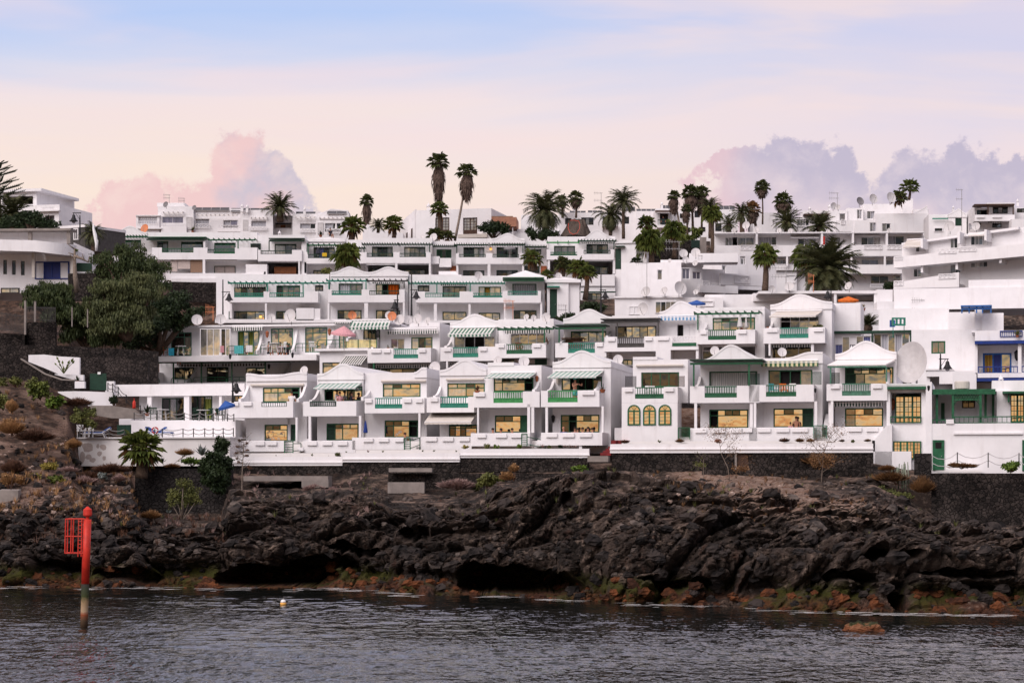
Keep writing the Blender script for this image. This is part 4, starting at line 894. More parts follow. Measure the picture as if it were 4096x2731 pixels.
def gate(tile, label, a0, b0, a1, b1, d, bars=7, vert=False, mat='green', stair=None, side=None):
 h = H(tile, 'garden_gate', label, (a0+a1)/2, 1, d, 'gate', 'dark green metal gates on the terrace steps'); m = MB(); x0, x1, z0, z1 = h.lx(a0, 0), h.lx(a1, 0), h.lz(b1, 0), h.lz(b0, 0); r = .028
 m.tube([h.W(x0, 0, z0), h.W(x0, 0, z1)], r*1.3, 5); m.tube([h.W(x1, 0, z0), h.W(x1, 0, z1)], r*1.3, 5); m.tube([h.W(x0, 0, z1), h.W(x1, 0, z1)], r, 5)
 for i in range(bars):
  if vert: x = lerp(x0, x1, (i+1)/(bars+1)); m.tube([h.W(x, 0, z0), h.W(x, 0, z1)], r*.6, 4)
  else: z = lerp(z0, z1, (i+.5)/bars); m.tube([h.W(x0, 0, z), h.W(x1, 0, z)], r*.8, 4)
 o = h.part(m, 'gate_leaf', mat); 
 if side:
  m = MB(); xs, zs = h.lx(side[0], 0), h.lz(side[1], 0); ze = h.lz(side[2], 0)
  m.tube([h.W(x1, 0, z1-.2), h.W(xs, 1.2, zs)], r, 5); m.tube([h.W(x1, 0, z1-.7), h.W(xs, 1.2, zs-.5)], r, 5); m.tube([h.W(xs, 1.2, zs), h.W(xs, 1.2, ze)], r, 5); h.part(m, 'handrail', mat)
gate(B1, 'dark green gate at the steps below the leftmost house', 325, 1322, 405, 1465, -1., 6, side=(430, 1345, 1465))
gate(B1, 'dark green gate with vertical ladder bars right of the closed blue parasol', 1452, 1296, 1508, 1430, -1., 8, side=(1556, 1290, 1430))
gate(B2, 'dark green gate and handrail below the bright green balconies', 204, 1258, 255, 1375, -1., 7, side=(398, 1320, 1385))
gate(B2, 'dark green barred gate right of the arched windows', 1680, 1200, 1785, 1308, -.8, 8, True)
gate(B3, 'pale green gate at the stairs with the bare tree in front', 600, 1180, 720, 1300, -.8, 8, True, 'green_fade')
# ================================================================ SECOND ROW
h = H(B0, 'apartment_row', 'long low white building with sloping wing walls and six sea-view bays above the pool pergola', 2300, 2, 1.)
OFF = 2352
h.block(1545, 245, 2352+1110, 545, 1.6, 9, [(1605, 295, 1803, 520), (2235, 290, 2352+88, 520), (2352+195, 270, 2352+405, 500), (2352+517, 265, 2352+728, 500), (2352+835, 330, 2352+920, 500)])
h.box('roof', 1520, 232, 2352+1110, 250, .9, 9)
h.win(1605, 295, 1803, 520, 1.7, 'green_fade', 'GGC', .2, 'ggg').win(2235, 290, 2440, 520, 1.7, 'green_fade', 'nGnG').win(2547, 270, 2757, 500, 1.7, 'green_fade', 'CGG', .18, 'ggg').win(2869, 265, 3080, 500, 1.7, 'green_fade', 'gGG', .24, 'ggg').win(3187, 330, 3272, 500, 1.7, 'green_fade', 'CG')
for a, bt, bm in ((1500, 262, 500), (2100, 262, 500), (2430, 260, 490), (2755, 260, 490), (3100, 262, 450)): h.wing(a+28, bt, bm, -.1, 1.6, .2)
mb = h.mb('wall')
h.box('balcony', 1475, 520, 2352+625, 572, -.3, 1.6)
h.win(1880, 262, 2075, 520, -.0, 'white', 'yCC', .0, None, .07).win(2075, 262, 2168, 520, -.0, 'white', 'DC', .0, None, .07)
for (a0, b0, a1, b1) in ((1508, 445, 1788, 520), (2138, 430, 2400, 520), (2450, 420, 2730, 500), (2780, 415, 2985, 490), (2985, 385, 3240, 455)): h.rail(a0, b0, a1, b1, -.15, 'green', 'tube')
h.valance(2185, 255, 2475, 290, .6, 'stripe_dark').valance(3140, 222, 3330, 234, .6, 'stripe_dark')
h.finish()
h = H(B0, 'pergola_terrace', 'lower white terrace under the long dark green pergola with scalloped awnings', 1900, 2, 2.5)
h.block(1500, 575, 3060, 785, 2.6, 6, [(1640, 632, 1828, 745), (1942, 632, 2150, 778), (2310, 640, 2500, 720)])
h.win(1640, 632, 1828, 745, 2.7, 'green_dark', 'Dg').win(1942, 632, 2150, 778, 2.7, 'green_dark', 'gG', .2, 'DD').win(2310, 640, 2500, 720, 2.7, 'green', 'CG')
h.box('balcony', 990, 775, 2325, 800, -.2, 2.6); h.box('wall', 1385, 670, 1455, 780, .6, 2.6)
h.pergola(1370, 2720, 580, -.5, 2.5, 'green', [(1378, 778), (1632, 778), (1895, 778), (2182, 778), (2495, 715)], n=26)
h.valance(1690, 598, 2050, 628, .7, 'stripe_sail').valance(2090, 598, 2485, 628, .7, 'stripe_sail').wing(1835, 632, 760, .2, 2.6).wing(2720, 580, 715, .2, 2.6)
for (a0, a1) in ((1075, 1340), (1345, 1500), (1610, 1800), (1815, 2130), (2135, 2310)): h.rail(a0, 728, a1, 780, -.1, 'green', 'tube')
h.finish()
h = H(B0, 'pool_building', 'white building with curved front parapet and glazed ground floor facing the pool deck', 1700, 1, 3.5)
h.block(1000, 790, 2300, 900, 0, 8, []).block(1310, 870, 2300, 1150, 1.2, 7, [(1520, 918, 1735, 1130), (1780, 900, 1998, 1132), (2200, 900, 2290, 960)])
h.win(1520, 918, 1735, 1130, 1.3, 'green_dark', 'DyD').win(1780, 900, 1998, 1132, 1.3, 'green_dark', 'DDn').win(2200, 900, 2290, 960, 1.3, 'green_dark', 'yG')
h.column(1730, 898, 1780, 1135, .1, .5).column(1385, 872, 1425, 1000, .1, .4).column(2060, 892, 2085, 1135, .1, .4).box('wall', 990, 757, 1070, 860, -.3, .0); h.finish()
h = H(B0, 'pool_terrace', 'white stepped pool terrace with white retaining walls and rough plaster patch', 1700, 1, 0, 'terrace', None)
h.box('upper_terrace', 1235, 1128, 2215, 1300, .8, 4); h.box('upper_terrace', 1120, 1112, 1235, 1170, 1.8, 4); h.box('balcony', 1100, 1170, 1240, 1262, 1., 1.2)
h.box('lower_wall', 735, 1290, 2160, 1560, -2.4, .0); h.box('coping', 720, 1287, 2165, 1300, -2.55, .79)
for k, nm, mt in (('upper_terrace', 'upper_wall', 'white'), ('lower_wall', 'lower_wall', 'white2'), ('coping', 'coping', 'white'), ('balcony', 'green_screen', 'green_dark')): h.part(h.m[k], nm, mt)
h.m = {}
T(*C0_); m = MB(); 
for a0, b0, a1, b1 in ((765, 165, 880, 250), (748, 250, 800, 360), (800, 262, 870, 330), (905, 170, 935, 215), (935, 175, 1000, 235), (905, 240, 960, 290), (960, 285, 1000, 330), (840, 300, 905, 350)):
 pts = []; n = 9
 for i in range(n):
  t = 2*pi*i/n; q = random.uniform(.7, 1.15); pts.append((lerp(a0, a1, .5+.5*q*cos(t)), lerp(b0, b1, .5+.5*q*sin(t))))
 m.add([h.W(h.lx(a, -2.405), -2.405, h.lz(b, -2.405)) for a, b in pts], [tuple(range(n))[::-1]])
h.part(m, 'bare_plaster', 'blind')
h.finish()
h = H(B1, 'terraced_house', 'white house with striped green awning and yellow glass balcony front', 1000, 2, .2)
h.block(985, 215, 1235, 470, 1.8, 9, [(1065, 240, 1225, 370)]).win(1065, 240, 1225, 372, 1.9, 'green_dark', 'yDDk').box('roof', 985, 200, 1320, 217, .9, 8)
h.awning(960, 196, 1325, 252, 1.7, -.6, 'stripe_green', -25, .24).wing(970, 280, 370, -.2, 1.8)
m = MB(); h.L(m, h.lx(905, -.1), h.lx(1192, -.1), -.1, -.06, h.lz(448, -.1), h.lz(374, -.1)); o = h.part(m, 'glass_panel', 'pane_yellow'); m = MB()
for a in (900, 1014, 1125, 1188): h.L(m, h.lx(a, -.12), h.lx(a+7, -.12), -.14, -.101, h.lz(452, -.1), h.lz(370, -.1))
h.part(m, 'panel_frame', 'green', o)
h.box('wall', 610, 452, 1110, 475, -.2, 2); h.block(655, 475, 1108, 700, .2, 6, [(680, 583, 860, 690)]).win(680, 583, 860, 690, .3, 'green_dark', 'GG', .35, 'gG').awning(895, 528, 1110, 600, .1, -1.3, 'stripe_dark', -60, .12)
h.finish()
h = H(B1, 'terraced_house', 'white house with black and white valance and teal rail, below the cluster of roof dishes', 1450, 2, -.2)
h.block(1225, 255, 1785, 700, 1.8, 9, [(1323, 360, 1455, 460), (1515, 350, 1717, 460), (1180+50, 640, 1690, 700)]).win(1323, 360, 1455, 470, 1.9, 'white', 'yy', fw=.05).win(1515, 350, 1717, 470, 1.9, 'green', 'CDg').box('wall', 1500, 215, 1785, 258, 1.78, 8)
h.cassette(1500, 335, 1720, 345).valance(1285, 288, 1765, 322, 1.2, 'stripe_dark').balcony(1105, 452, 1702, 588, (1350, 548, 1582)).rail(1350, 458, 1582, 550).planters(460, [(1140, 1235), (1258, 1322), (1590, 1655)])
h.wing(1195, 350, 450).column(1155, 588, 1170, 680, mat='green').valance(1172, 608, 1692, 638, .8, 'stripe_dark').win(1180, 640, 1690, 700, 1.9, 'green_dark', 'DyDD').finish()
h = H(B1, 'terraced_house', 'white gabled house with green striped awning over a wide open dark doorway', 2080, 2, -.4)
h.block(1885, 212, 2330, 660, 1.8, 9, [(1920, 340, 2305, 445)]).gable(1882, 218, 2115, 136, 2345, 1.7, 9, 206).win(1920, 340, 2305, 470, 1.9, 'white', 'yVVC', fw=.06)
h.awning(1905, 265, 2310, 318, 1.7, .3, 'stripe_green', -45, .24).balcony(1790, 440, 2308, 573, (1908, 538, 2148)).rail(1908, 443, 2148, 538).planters(446, [(1825, 1893), (2165, 2230)]).wing(1880, 370, 440)
h.valance(1860, 590, 2230, 608, .8, 'stripe_dark').column(1845, 573, 1862, 640).finish()
h = H(B2, 'terraced_house', 'white house with rustic olive pergola and black striped valance over four glass doors', 250, 2, -.6)
h.block(-15, 178, 505, 620, 1.8, 9, [(100, 312, 432, 415), (20, 545, 442, 610)]).win(100, 312, 432, 430, 1.9, 'white', 'yggy', fw=.06).win(20, 545, 442, 612, 1.9, 'green', 'DwwR')
h.pergola(-30, 505, 268, -.3, 1.8, 'green', [(418, 405)]).valance(50, 275, 478, 318, .8, 'stripe_dark').balcony(-45, 408, 432, 543, (60, 505, 303)).rail(60, 412, 303, 507, mat='green').planters(412, [(-15, 42), (315, 385)]).wing(455, 330, 412).finish()
h = H(B2, 'terraced_house', 'white gabled house with bright green fascia porch and wooden swing seat', 800, 2, -.8)
h.block(600, 170, 1060, 620, 1.8, 9, [(665, 292, 1000, 388)]).gable(595, 176, 838, 88, 1055, 1.7, 9, 165).win(665, 292, 1000, 405, 1.9, 'green', 'DGGG', .0)
h.pergola(515, 992, 258, -.4, 1.8, 'green', [(557, 400), (968, 392)], rafters=False, roof='green_dark').balcony(520, 400, 1000, 538, (640, 497, 893), right=False).rail(640, 403, 893, 498).planters(404, [(910, 970)]).wing(600, 320, 400).block(545, 538, 1000, 600, .5, 1, [(575, 540, 640, 600)], roof=False).finish()
h = H(B2, 'terraced_house', 'white flat house with dark grey wooden pergola and brown slatted balcony rail', 1230, 2, -.9)
h.block(1055, 145, 1500, 620, 1.8, 9, [(1085, 245, 1472, 348), (1150, 560, 1248, 610)]).win(1085, 245, 1472, 365, 1.9, 'black', 'DGGgG', .0).win(1150, 560, 1248, 618, 1.9, 'green', 'gG')
h.pergola(945, 1500, 200, -.3, 1.8, 'grey_wood', [(1103, 345), (1488, 340)], rafters=False, roof='grey_wood').balcony(978, 344, 1465, 483, (1103, 445, 1357), right=False).rail(1103, 350, 1357, 447, mat='grey_wood').planters(350, [(1015, 1085), (1368, 1435)]).wing(1030, 280, 344).side(1012, 483, 560, .5, 1.9).finish()
h = H(B2, 'terraced_house', 'white gabled house with blue striped valance and white lattice panel in its balcony', 1690, 2, -1.)
h.block(1500, 108, 1885, 620, 1.8, 9, [(1665, 228, 1842, 345)]).gable(1500, 112, 1697, 14, 1950, 1.7, 9, 102).win(1665, 228, 1842, 350, 1.9, 'white', 'VWW', fw=.05).valance(1490, 162, 1852, 192, 1., 'stripe_blue')
h.box('wall', 1465, 338, 1605, 620, 0, 1.9); h.balcony(1605, 338, 1868, 468, (1620, 435, 1847), left=False).rail(1620, 402, 1847, 436, .05, 'green', 'wall').rail(1620, 338, 1847, 402, .05, 'white', 'lattice').box('wall', 1605, 432, 1868, 436, -.0, .2)
m = MB(); h.L(m, h.lx(1620, .0), h.lx(1847, .0), -.03, -.005, h.lz(434, 0), h.lz(402, 0)); h.part(m, 'rail_panel', 'green'); h.planters(342, [(1485, 1590)]).finish()
h = H(B2, 'terraced_house', 'white flat-roofed house with broad green pergola and closed cream parasol on its balcony', 2120, 2, -1.2)
h.block(1880, 95, 2490, 640, 1.8, 9, [(2000, 165, 2400, 282), (1885, 440, 2400, 560)]).box('wall', 1925, 68, 2490, 97, 1.78, 6).win(2000, 165, 2400, 300, 1.9, 'green', 'CGgCG', .3, 'CDgDg').win(1900, 470, 2050, 560, 1.9, 'white', 'D')
h.pergola(1822, 2440, 122, -.4, 1.8, 'green', [(1862, 278), (2360, 268)]).balcony(1852, 280, 2400, 412, (1957, 373, 2222)).rail(1957, 278, 2222, 376, mat='green').planters(284, [(1885, 1945), (2240, 2320)]).side(1868, 412, 560, .3, 1.9).wing(1935, 200, 280).finish()
h = H(B3, 'terraced_house', 'white gabled house with cream retractable awning and trailing plant on balcony corner, under orange parasol', 500, 2, -1.4)
h.block(195, 38, 770, 560, 1.8, 11, [(285, 150, 650, 262), (200, 400, 593, 560)]).gable(190, 44, 465, -52, 775, 1.7, 11, 24).win(285, 150, 650, 275, 1.9, 'white', 'VyCG', .40, 'VDDD', .06).win(200, 430, 593, 560, 1.9, 'white', 'DDD')
h.awning(245, 108, 680, 148, 1.7, .2, 'cream', -65, .12).balcony(127, 258, 705, 405, (278, 357, 550)).rail(278, 258, 550, 358).planters(264, [(160, 262), (600, 690)]).wing(200, 190, 258).valance(165, 412, 590, 445, .6, 'stripe_dark').column(175, 405, 192, 520).side(590, 405, 560, .2, 1.9).finish()
h = H(D3, 'conservatory_house', 'white house with green-framed glazed conservatory and drawn curtains behind the gabled roof', 920, 2, 3.2)
h.block(545, 300, 1295, 700, .3, 6, [(570, 318, 1280, 545)]).win(570, 335, 915, 545, .2, 'white', 'bykyb', .0, None, .07).win(935, 318, 1278, 545, .2, 'white', 'Dkgkg', .0, None, .07)
m = MB(); L = h.L; L(m, h.lx(548, 0), h.lx(1292, 0), -.1, .2, h.lz(312, 0), h.lz(288, 0))
for a in (550, 917, 1278): L(m, h.lx(a, 0), h.lx(a+14, 0), -.05, .19, h.lz(545, 0), h.lz(312, 0))
h.part(m, 'conservatory_frame', 'green_dark'); h.finish()
h = H(D3, 'big_white_house', 'large plain white house with one green shuttered window behind the huge satellite dish', 1400, 2, 2.8)
h.block(1293, 280, 1905, 900, .2, 7, [(1480, 387, 1612, 505)]).win(1480, 387, 1612, 505, .25, 'green', 'yy', fw=.10).block(985, 78, 1645, 300, 2.2, 8, [(1088, 183, 1140, 250)]).win(1088, 183, 1140, 250, 2.25, 'blue_sky', 'BB', fw=.07)
h.block(1640, 118, 1965, 300, 1., 8).box('wall', 1888, 80, 1965, 300, .6, .98).block(1130, -110, 2700, 90, 3.8, 8); h.box('wall', 1830, -180, 2700, -108, 4, 8)
h.block(1435, 655, 1685, 790, -1.6, 4, [(1435, 720, 1555, 790)]).box('roof', 1425, 645, 1690, 660, -1.7, 2).block(1680, 670, 1905, 850, -2.2, 4).finish()
h = H(D3, 'blue_trim_house', 'white house with blue window frames and blue balcony rails at the right edge', 2150, 2, .4)
h.block(1860, 400, 2700, 860, 1.6, 5, [(1965, 497, 2235, 685), (2360, 480, 2600, 690)]).win(1965, 497, 2235, 690, 1.7, 'blue_sky', 'uBG', fw=.13).win(2350, 500, 2600, 690, 1.7, 'blue_sky', 'GG').box('balcony', 1890, 288, 2700, 380, .2, .5)
h.side(1890, 400, 690, .1, 1.6).column(2295, 392, 2328, 690, .0, .3).box('balcony', 1915, 685, 2700, 728, .0, 1.6).rail(1918, 622, 2295, 686, .05, 'blue', 'wide').rail(2330, 620, 2600, 680, .05, 'blue', 'wide').rail(2125, 288, 2338, 346, .12, 'blue', 'bars')
m = MB(); L = h.L; L(m, h.lx(1888, -.3), h.lx(2700, -.3), -.3, 1.55, h.lz(410, -.3), h.lz(382, -.3)); h.part(m, 'canopy', 'blue'); m = MB(); L(m, h.lx(1910, -.3), h.lx(2700, -.3), -.3, 1.55, h.lz(762, -.3), h.lz(733, -.3)); h.part(m, 'canopy', 'blue')
h.block(1960, 120, 2160, 290, 2.6, 3).box('roof', 1860, 286, 2700, 300, .6, 6)
m = MB(); L(m, h.lx(1757, .3), h.lx(2050, .3), .2, 2.6, h.lz(58, .3), h.lz(45, .3)); L(m, h.lx(1765, .3), h.lx(2030, .3), .4, .5, h.lz(85, .3), h.lz(70, .3))
for a in (1762, 1830, 1900, 1955, 2035): L(m, h.lx(a, .4), h.lx(a+12, .4), .38, .52, h.lz(118, .3), h.lz(58, .3))
h.part(m, 'roof_pergola', 'blue_sky'); h.finish()
# ================================================================ THIRD ROW
G3 = GR
h = H(B0, 'terraced_house', 'white flat-roofed house with long teal pergola, left end of the third row', 2352+200, 3)
T(*A1)
h.block(-318, 1168, 745, 1600, 1.8, 9, [(-150, 1262, 150, 1382), (248, 1273, 472, 1385), (612, 1270, 690, 1328)]).win(-150, 1262, 150, 1395, 1.9, 'green', 'gDgDD').win(248, 1273, 472, 1400, 1.9, 'green', 'Dygg').win(612, 1270, 690, 1328, 1.9, 'black', 'yy')
h.pergola(-210, 745, 1248, -.2, 1.8, 'green_teal', [(163, 1330), (500, 1380)]).valance(-155, 1258, 160, 1292, .9, 'stripe_dark')
h.balcony(-200, 1330, 640, 1432, (-150, 1385, 128)).rail(-150, 1345, 128, 1386).rail(182, 1342, 503, 1385, -.08, 'green_teal', 'bars')
T(*B1); h.column(140, 30, 158, 185).win(-200, 105, 140, 185, 1.7, 'green_dark', 'DDgG').win(245, 105, 432, 186, 1.7, 'green_dark', 'DGg').box('wall', 435, 75, 600, 190, -.1, 1.5)
h.box('balcony', -330, 180, 900, 215, -.1, 1.6); h.side(-170, 30, 180, .1, 1.8).finish()
h = H(A1, 'terraced_house', 'white house with double wavy gable and orange curtain in one upstairs door', 1120, 3, -.3)
h.block(755, 1150, 1485, 1600, 1.8, 9, [(833, 1255, 1060, 1362), (1183, 1258, 1410, 1362)]).gable(757, 1156, 938, 1100, 1120, 1.7, 9, 1152).gable(1120, 1152, 1300, 1100, 1490, 1.7, 9, 1150)
h.win(833, 1255, 1060, 1385, 1.9, 'green', 'kkyy').win(1183, 1258, 1410, 1385, 1.9, 'green', 'CVoo').pergola(715, 1095, 1226, -.2, 1.8, 'green_teal', [(742, 1310), (1092, 1310)]).pergola(1098, 1480, 1226, -.2, 1.8, 'grey_wood', [(1450, 1300)])
h.valance(1145, 1240, 1450, 1258, 1., 'stripe_dark').balcony(735, 1312, 1455, 1432, (768, 1365, 1050)).rail(768, 1325, 1050, 1366).rail(1122, 1322, 1405, 1363, -.08, 'green_dark', 'bars')
T(*B1); h.column(730, 28, 748, 190).column(1075, 28, 1110, 170).column(1438, 20, 1455, 190).win(823, 95, 1048, 190, 1.7, 'green_dark', 'DgGG').win(1185, 95, 1410, 190, 1.7, 'green_dark', 'gDDg').box('balcony', 720, 186, 1480, 215, -.1, 1.6).finish()
h = H(A1, 'terraced_house', 'white flat-roofed house with long teal pergola right of the tall black lamp post', 1950, 3, 0)
h.block(1492, 1183, 2412, 1640, 1.8, 9, [(1577, 1272, 1687, 1332), (1812, 1280, 2036, 1387), (2150, 1285, 2362, 1387)]).win(1577, 1272, 1687, 1332, 1.9, 'black', 'yy').win(1812, 1280, 2036, 1400, 1.9, 'green_dark', 'yyyy').win(2150, 1285, 2362, 1400, 1.9, 'green', 'CuCC')
h.pergola(1490, 2400, 1250, -.2, 1.8, 'green_teal', [(1758, 1345), (2072, 1330)], n=30).valance(1790, 1255, 2050, 1278, 1., 'stripe_dark').balcony(1560, 1330, 2400, 1435, (1648, 1386, 1972)).rail(1648, 1345, 1972, 1387, .05, 'green_teal', 'bars').rail(2098, 1345, 2375, 1387, -.08)
T(*B1); h.column(1730, 35, 1758, 190).column(2055, 38, 2075, 185).win(1812, 112, 2036, 190, 1.7, 'green_dark', 'GG').win(2150, 120, 2352, 190, 1.7, 'green_dark', 'gGC').box('balcony', 1560, 190, 2500, 215, -.1, 1.6).finish()
h = H(A2, 'pavilion_house', 'white house with pyramid roof, lace curtains and teal balcony rail', 220, 3, -.8)
h.block(55, 1215, 420, 1640, 1.8, 7, [(117, 1258, 343, 1367)]).hip(45, 1190, 240, 1103, 432, 1.6, 7).win(117, 1258, 343, 1385, 1.9, 'green', 'kkkk').pergola(25, 415, 1222, -.1, 1.8, 'green', [], rafters=False, roof='green')
h.balcony(30, 1325, 385, 1437, (72, 1367, 355)).rail(72, 1328, 355, 1368, .05, 'green_teal', 'bars')
T(*B2); h.column(36, 35, 52, 190).win(130, 98, 342, 180, 1.7, 'green_dark', 'DCDD').side(375, 30, 190, .1, 1.8).box('balcony', 20, 180, 450, 215, -.1, 1.6).finish()
h = H(A2, 'small_house', 'small white house with pyramid roof and narrow green entrance door', 590, 3, -.2)
h.block(443, 1230, 645, 1640, .3, 6, [(468, 1308, 537, 1600)]).block(640, 1235, 748, 1640, .6, 6).hip(432, 1218, 590, 1165, 752, .2, 6.4).door(468, 1308, 537, 1575, .4, 'green_dark'); m = MB(); h.L(m, h.lx(443, -.3), h.lx(562, -.3), -.3, .3, h.lz(1292, 0), h.lz(1282, 0)); h.part(m, 'door_canopy', 'green_teal'); h.finish()
# ================================================================ FOURTH ROW
h = H(A0, 'terraced_house', 'white row end house with small ogee gable and bamboo blinds downstairs, behind the pepper tree', 1700, 4)
h.block(1060, 775, 2420, 1250, 1.8, 9, [(1120, 845, 1327, 935), (1478, 858, 1583, 960), (1702, 863, 1906, 970), (2015, 872, 2218, 980)], ).gable(1058, 780, 1225, 717, 1385, 1.7, 9).win(1120, 845, 1327, 940, 1.9, 'green', 'gyy', .2, 'DDD').win(1478, 858, 1583, 962, 1.9, 'green', 'Dy').win(1702, 863, 1906, 968, 1.9, 'green', 'ggg', .2, 'DDD').win(2015, 872, 2218, 975, 1.9, 'green', 'ggg', .2, 'DDD')
h.pergola(1020, 1370, 812, -.3, 1.8, 'green', [(1028, 890)], n=12).pergola(1375, 1940, 838, -.2, 1.8, 'green_dark', [], rafters=False, roof='green').pergola(1955, 2400, 842, -.2, 1.8, 'green', [(2240, 925)])
h.balcony(1430, 918, 2420, 1030, (1523, 965, 1820)).rail(1523, 925, 1820, 966, mat='green', style='bars').rail(1952, 935, 2012, 970, -.08, 'green_dark', 'bars').rail(2012, 930, 2210, 975, -.08, 'green')
h.side(1935, 848, 930, .1, 1.8).column(1907, 1028, 1930, 1160)
m = MB(); h.L(m, h.lx(1605, .3), h.lx(1668, .3), .3, .34, h.lz(1142, .3), h.lz(1026, .3)); h.L(m, h.lx(1672, .3), h.lx(1788, .3), .3, .34, h.lz(1118, .3), h.lz(1030, .3)); h.part(m, 'roller_blind', 'blind'); m = MB(); h.L(m, h.lx(1792, .3), h.lx(1904, .3), .3, .34, h.lz(1152, .3), h.lz(1032, .3)); h.part(m, 'bamboo_blind', 'bamboo')
h.win(2015, 1092, 2215, 1162, 1.7, 'green_dark', 'ww', fw=.06).awning(1935, 1030, 2230, 1040, 1.5, .2, 'blind', 0, .08).box('balcony', 1560, 1158, 2480, 1225, -.1, 1.7).box('wall', 1610, 1205, 2100, 1245, -.3, -.1).finish()
h = H(A1, 'terraced_house', 'white house with brown folding shutters in its ground floor opening', 300, 4, -.2)
h.block(70, 800, 515, 1260, 1.8, 9, [(232, 883, 436, 980), (160, 1045, 470, 1170)]).win(232, 883, 436, 985, 1.9, 'green_dark', 'CCyy', .1, 'DDDD').box('wall', 485, 835, 530, 1170, .3, 1.8).pergola(175, 512, 850, -.2, 1.8, 'green_dark', [(180, 948)], rafters=False, roof='green_dark')
h.win(5, 880, 100, 938, 1.7, 'green_dark', 'D').balcony(75, 940, 488, 1045, (100, 980, 395)).rail(100, 945, 395, 981, mat='green_dark', style='bars').win(228, 1100, 433, 1170, 1.3, 'shutter_brown', 'SSSS').column(455, 1042, 468, 1172).wing(150, 1060, 1160)
h.box('balcony', -60, 1172, 760, 1260, -.15, 1.6); h.box('wall', -40, 1075, 160, 1172, .2, 1.8).finish()
h = H(A1, 'terraced_house', 'white house with low pyramid roof and striped valance, partly behind two palms', 750, 4, -.1)
h.block(530, 845, 1085, 1260, 1.8, 8, [(597, 915, 798, 1020), (1000, 948, 1045, 1000)]).hip(530, 838, 710, 792, 890, 1.7, 7).win(597, 915, 798, 1025, 1.9, 'green_dark', 'DbDg').win(1000, 948, 1045, 1000, 1.7, 'green_dark', 'y').pergola(535, 850, 890, -.2, 1.8, 'green', [(546, 980), (828, 960)]).pergola(1000, 1080, 920, -.2, 1.8, 'green_dark', [])
h.valance(555, 897, 840, 915, .8, 'stripe_dark').balcony(530, 960, 1070, 1068, (545, 1018, 798)).rail(545, 980, 798, 1019, mat='green_dark', style='bars').win(595, 1132, 680, 1172, 1.7, 'green_dark', 'yy').side(525, 1068, 1172, .2, 1.8).finish()
h = H(A1, 'terraced_house', 'white flat-roofed house with two railed bays right of the broad fan palm', 1400, 4, -.3)
h.block(1083, 828, 1715, 1260, 1.8, 9, [(1147, 908, 1343, 1010), (1450, 910, 1650, 1010), (1083+10, 1075, 1360, 1175), (1390, 1075, 1690, 1178)]).win(1147, 908, 1343, 1015, 1.9, 'green_dark', 'yDDy').win(1450, 910, 1650, 1015, 1.9, 'green_dark', 'Cyyy')
h.pergola(1050, 1392, 884, -.2, 1.8, 'green_dark', [(1073, 960)], n=14).pergola(1396, 1715, 884, -.2, 1.8, 'green_dark', [(1690, 960)], n=12).balcony(1065, 960, 1700, 1065, (1098, 1008, 1348)).rail(1098, 970, 1348, 1009, mat='green_dark', style='bars').rail(1408, 970, 1656, 1008, -.08, 'green_dark', 'bars')
h.column(1366, 1065, 1386, 1180).column(1683, 1065, 1700, 1180).win(1140, 1120, 1235, 1176, 2.8, 'green_dark', 'yy').win(1450, 1125, 1650, 1178, 2.8, 'green_dark', 'yDDy').box('balcony', 1070, 1172, 1990, 1250, -.1, 1.6).box('wall', 1095, 1068, 1360, 1080, .1, .5).finish()
h = H(A1, 'link_house', 'narrow white house section with curved balcony and tiled outside stairs', 1830, 4, .4)
h.block(1715, 857, 1945, 1260, 1.8, 8, [(1755, 935, 1895, 1015)]).win(1755, 935, 1895, 1020, 1.9, 'green', 'RDR').pergola(1715, 1940, 902, -.1, 1.8, 'green_dark', [], n=12).balcony(1695, 1000, 1785, 1070).balcony(1780, 1018, 1893, 1100, left=False).steps(1885, 1080, 1935, 1140, 6, .3, 1.4, 'terracotta').box('wall', 1775, 1140, 1950, 1185, -.1, .3).finish()
h = H(A1, 'terraced_house', 'white gabled house with dark parasol on its balcony and orange lantern on the wall', 2250, 4, -.4)
h.block(1943, 832, 2580, 1260, 1.8, 9, [(2008, 915, 2205, 1015), (2320, 915, 2520, 1015), (2005, 1132, 2205, 1185), (2318, 1130, 2520, 1185)]).gable(2275, 836, 2425, 785, 2585, 1.7, 9, 845).win(2008, 915, 2205, 1020, 1.9, 'green_dark', 'DDCk').win(2320, 915, 2520, 1020, 1.9, 'green_dark', 'DDyD')
h.pergola(1920, 2245, 888, -.2, 1.8, 'green_dark', [(1945, 970)], n=14).pergola(2250, 2590, 888, -.2, 1.8, 'green_dark', [(2568, 970)], n=14).balcony(1937, 970, 2570, 1072, (1965, 1010, 2218)).rail(1965, 980, 2218, 1011, mat='green_dark', style='bars').rail(2282, 980, 2530, 1013, -.08, 'green_dark', 'bars')
h.column(2235, 1072, 2262, 1185).win(2005, 1132, 2205, 1190, 1.9, 'green_dark', 'DDyy').win(2318, 1130, 2520, 1190, 1.9, 'green_dark', 'DDyD').side(1945, 1072, 1185, .2, 1.8).side(2558, 1070, 1185, .2, 1.8).box('balcony', 1930, 1186, 2640, 1260, -.1, 1.6).finish()
h = H(A2, 'link_house', 'small recessed white house section with dark pergola above the low fan palm', 340, 4, .6)
h.block(228, 857, 450, 1260, 1.8, 8, [(295, 935, 388, 985)]).win(295, 935, 388, 985, 1.9, 'green_dark', 'yyy').pergola(228, 440, 908, -.1, 1.8, 'green_dark', [], n=14).steps(385, 1080, 440, 1150, 6, .3, 1.4, 'terracotta').win(228, 1090, 370, 1155, 1.7, 'green_dark', 'D').finish()
h = H(A2, 'terraced_house', 'white house with ogee gable, bright green pergola and striped valance, right end of its row', 760, 4, -.6)
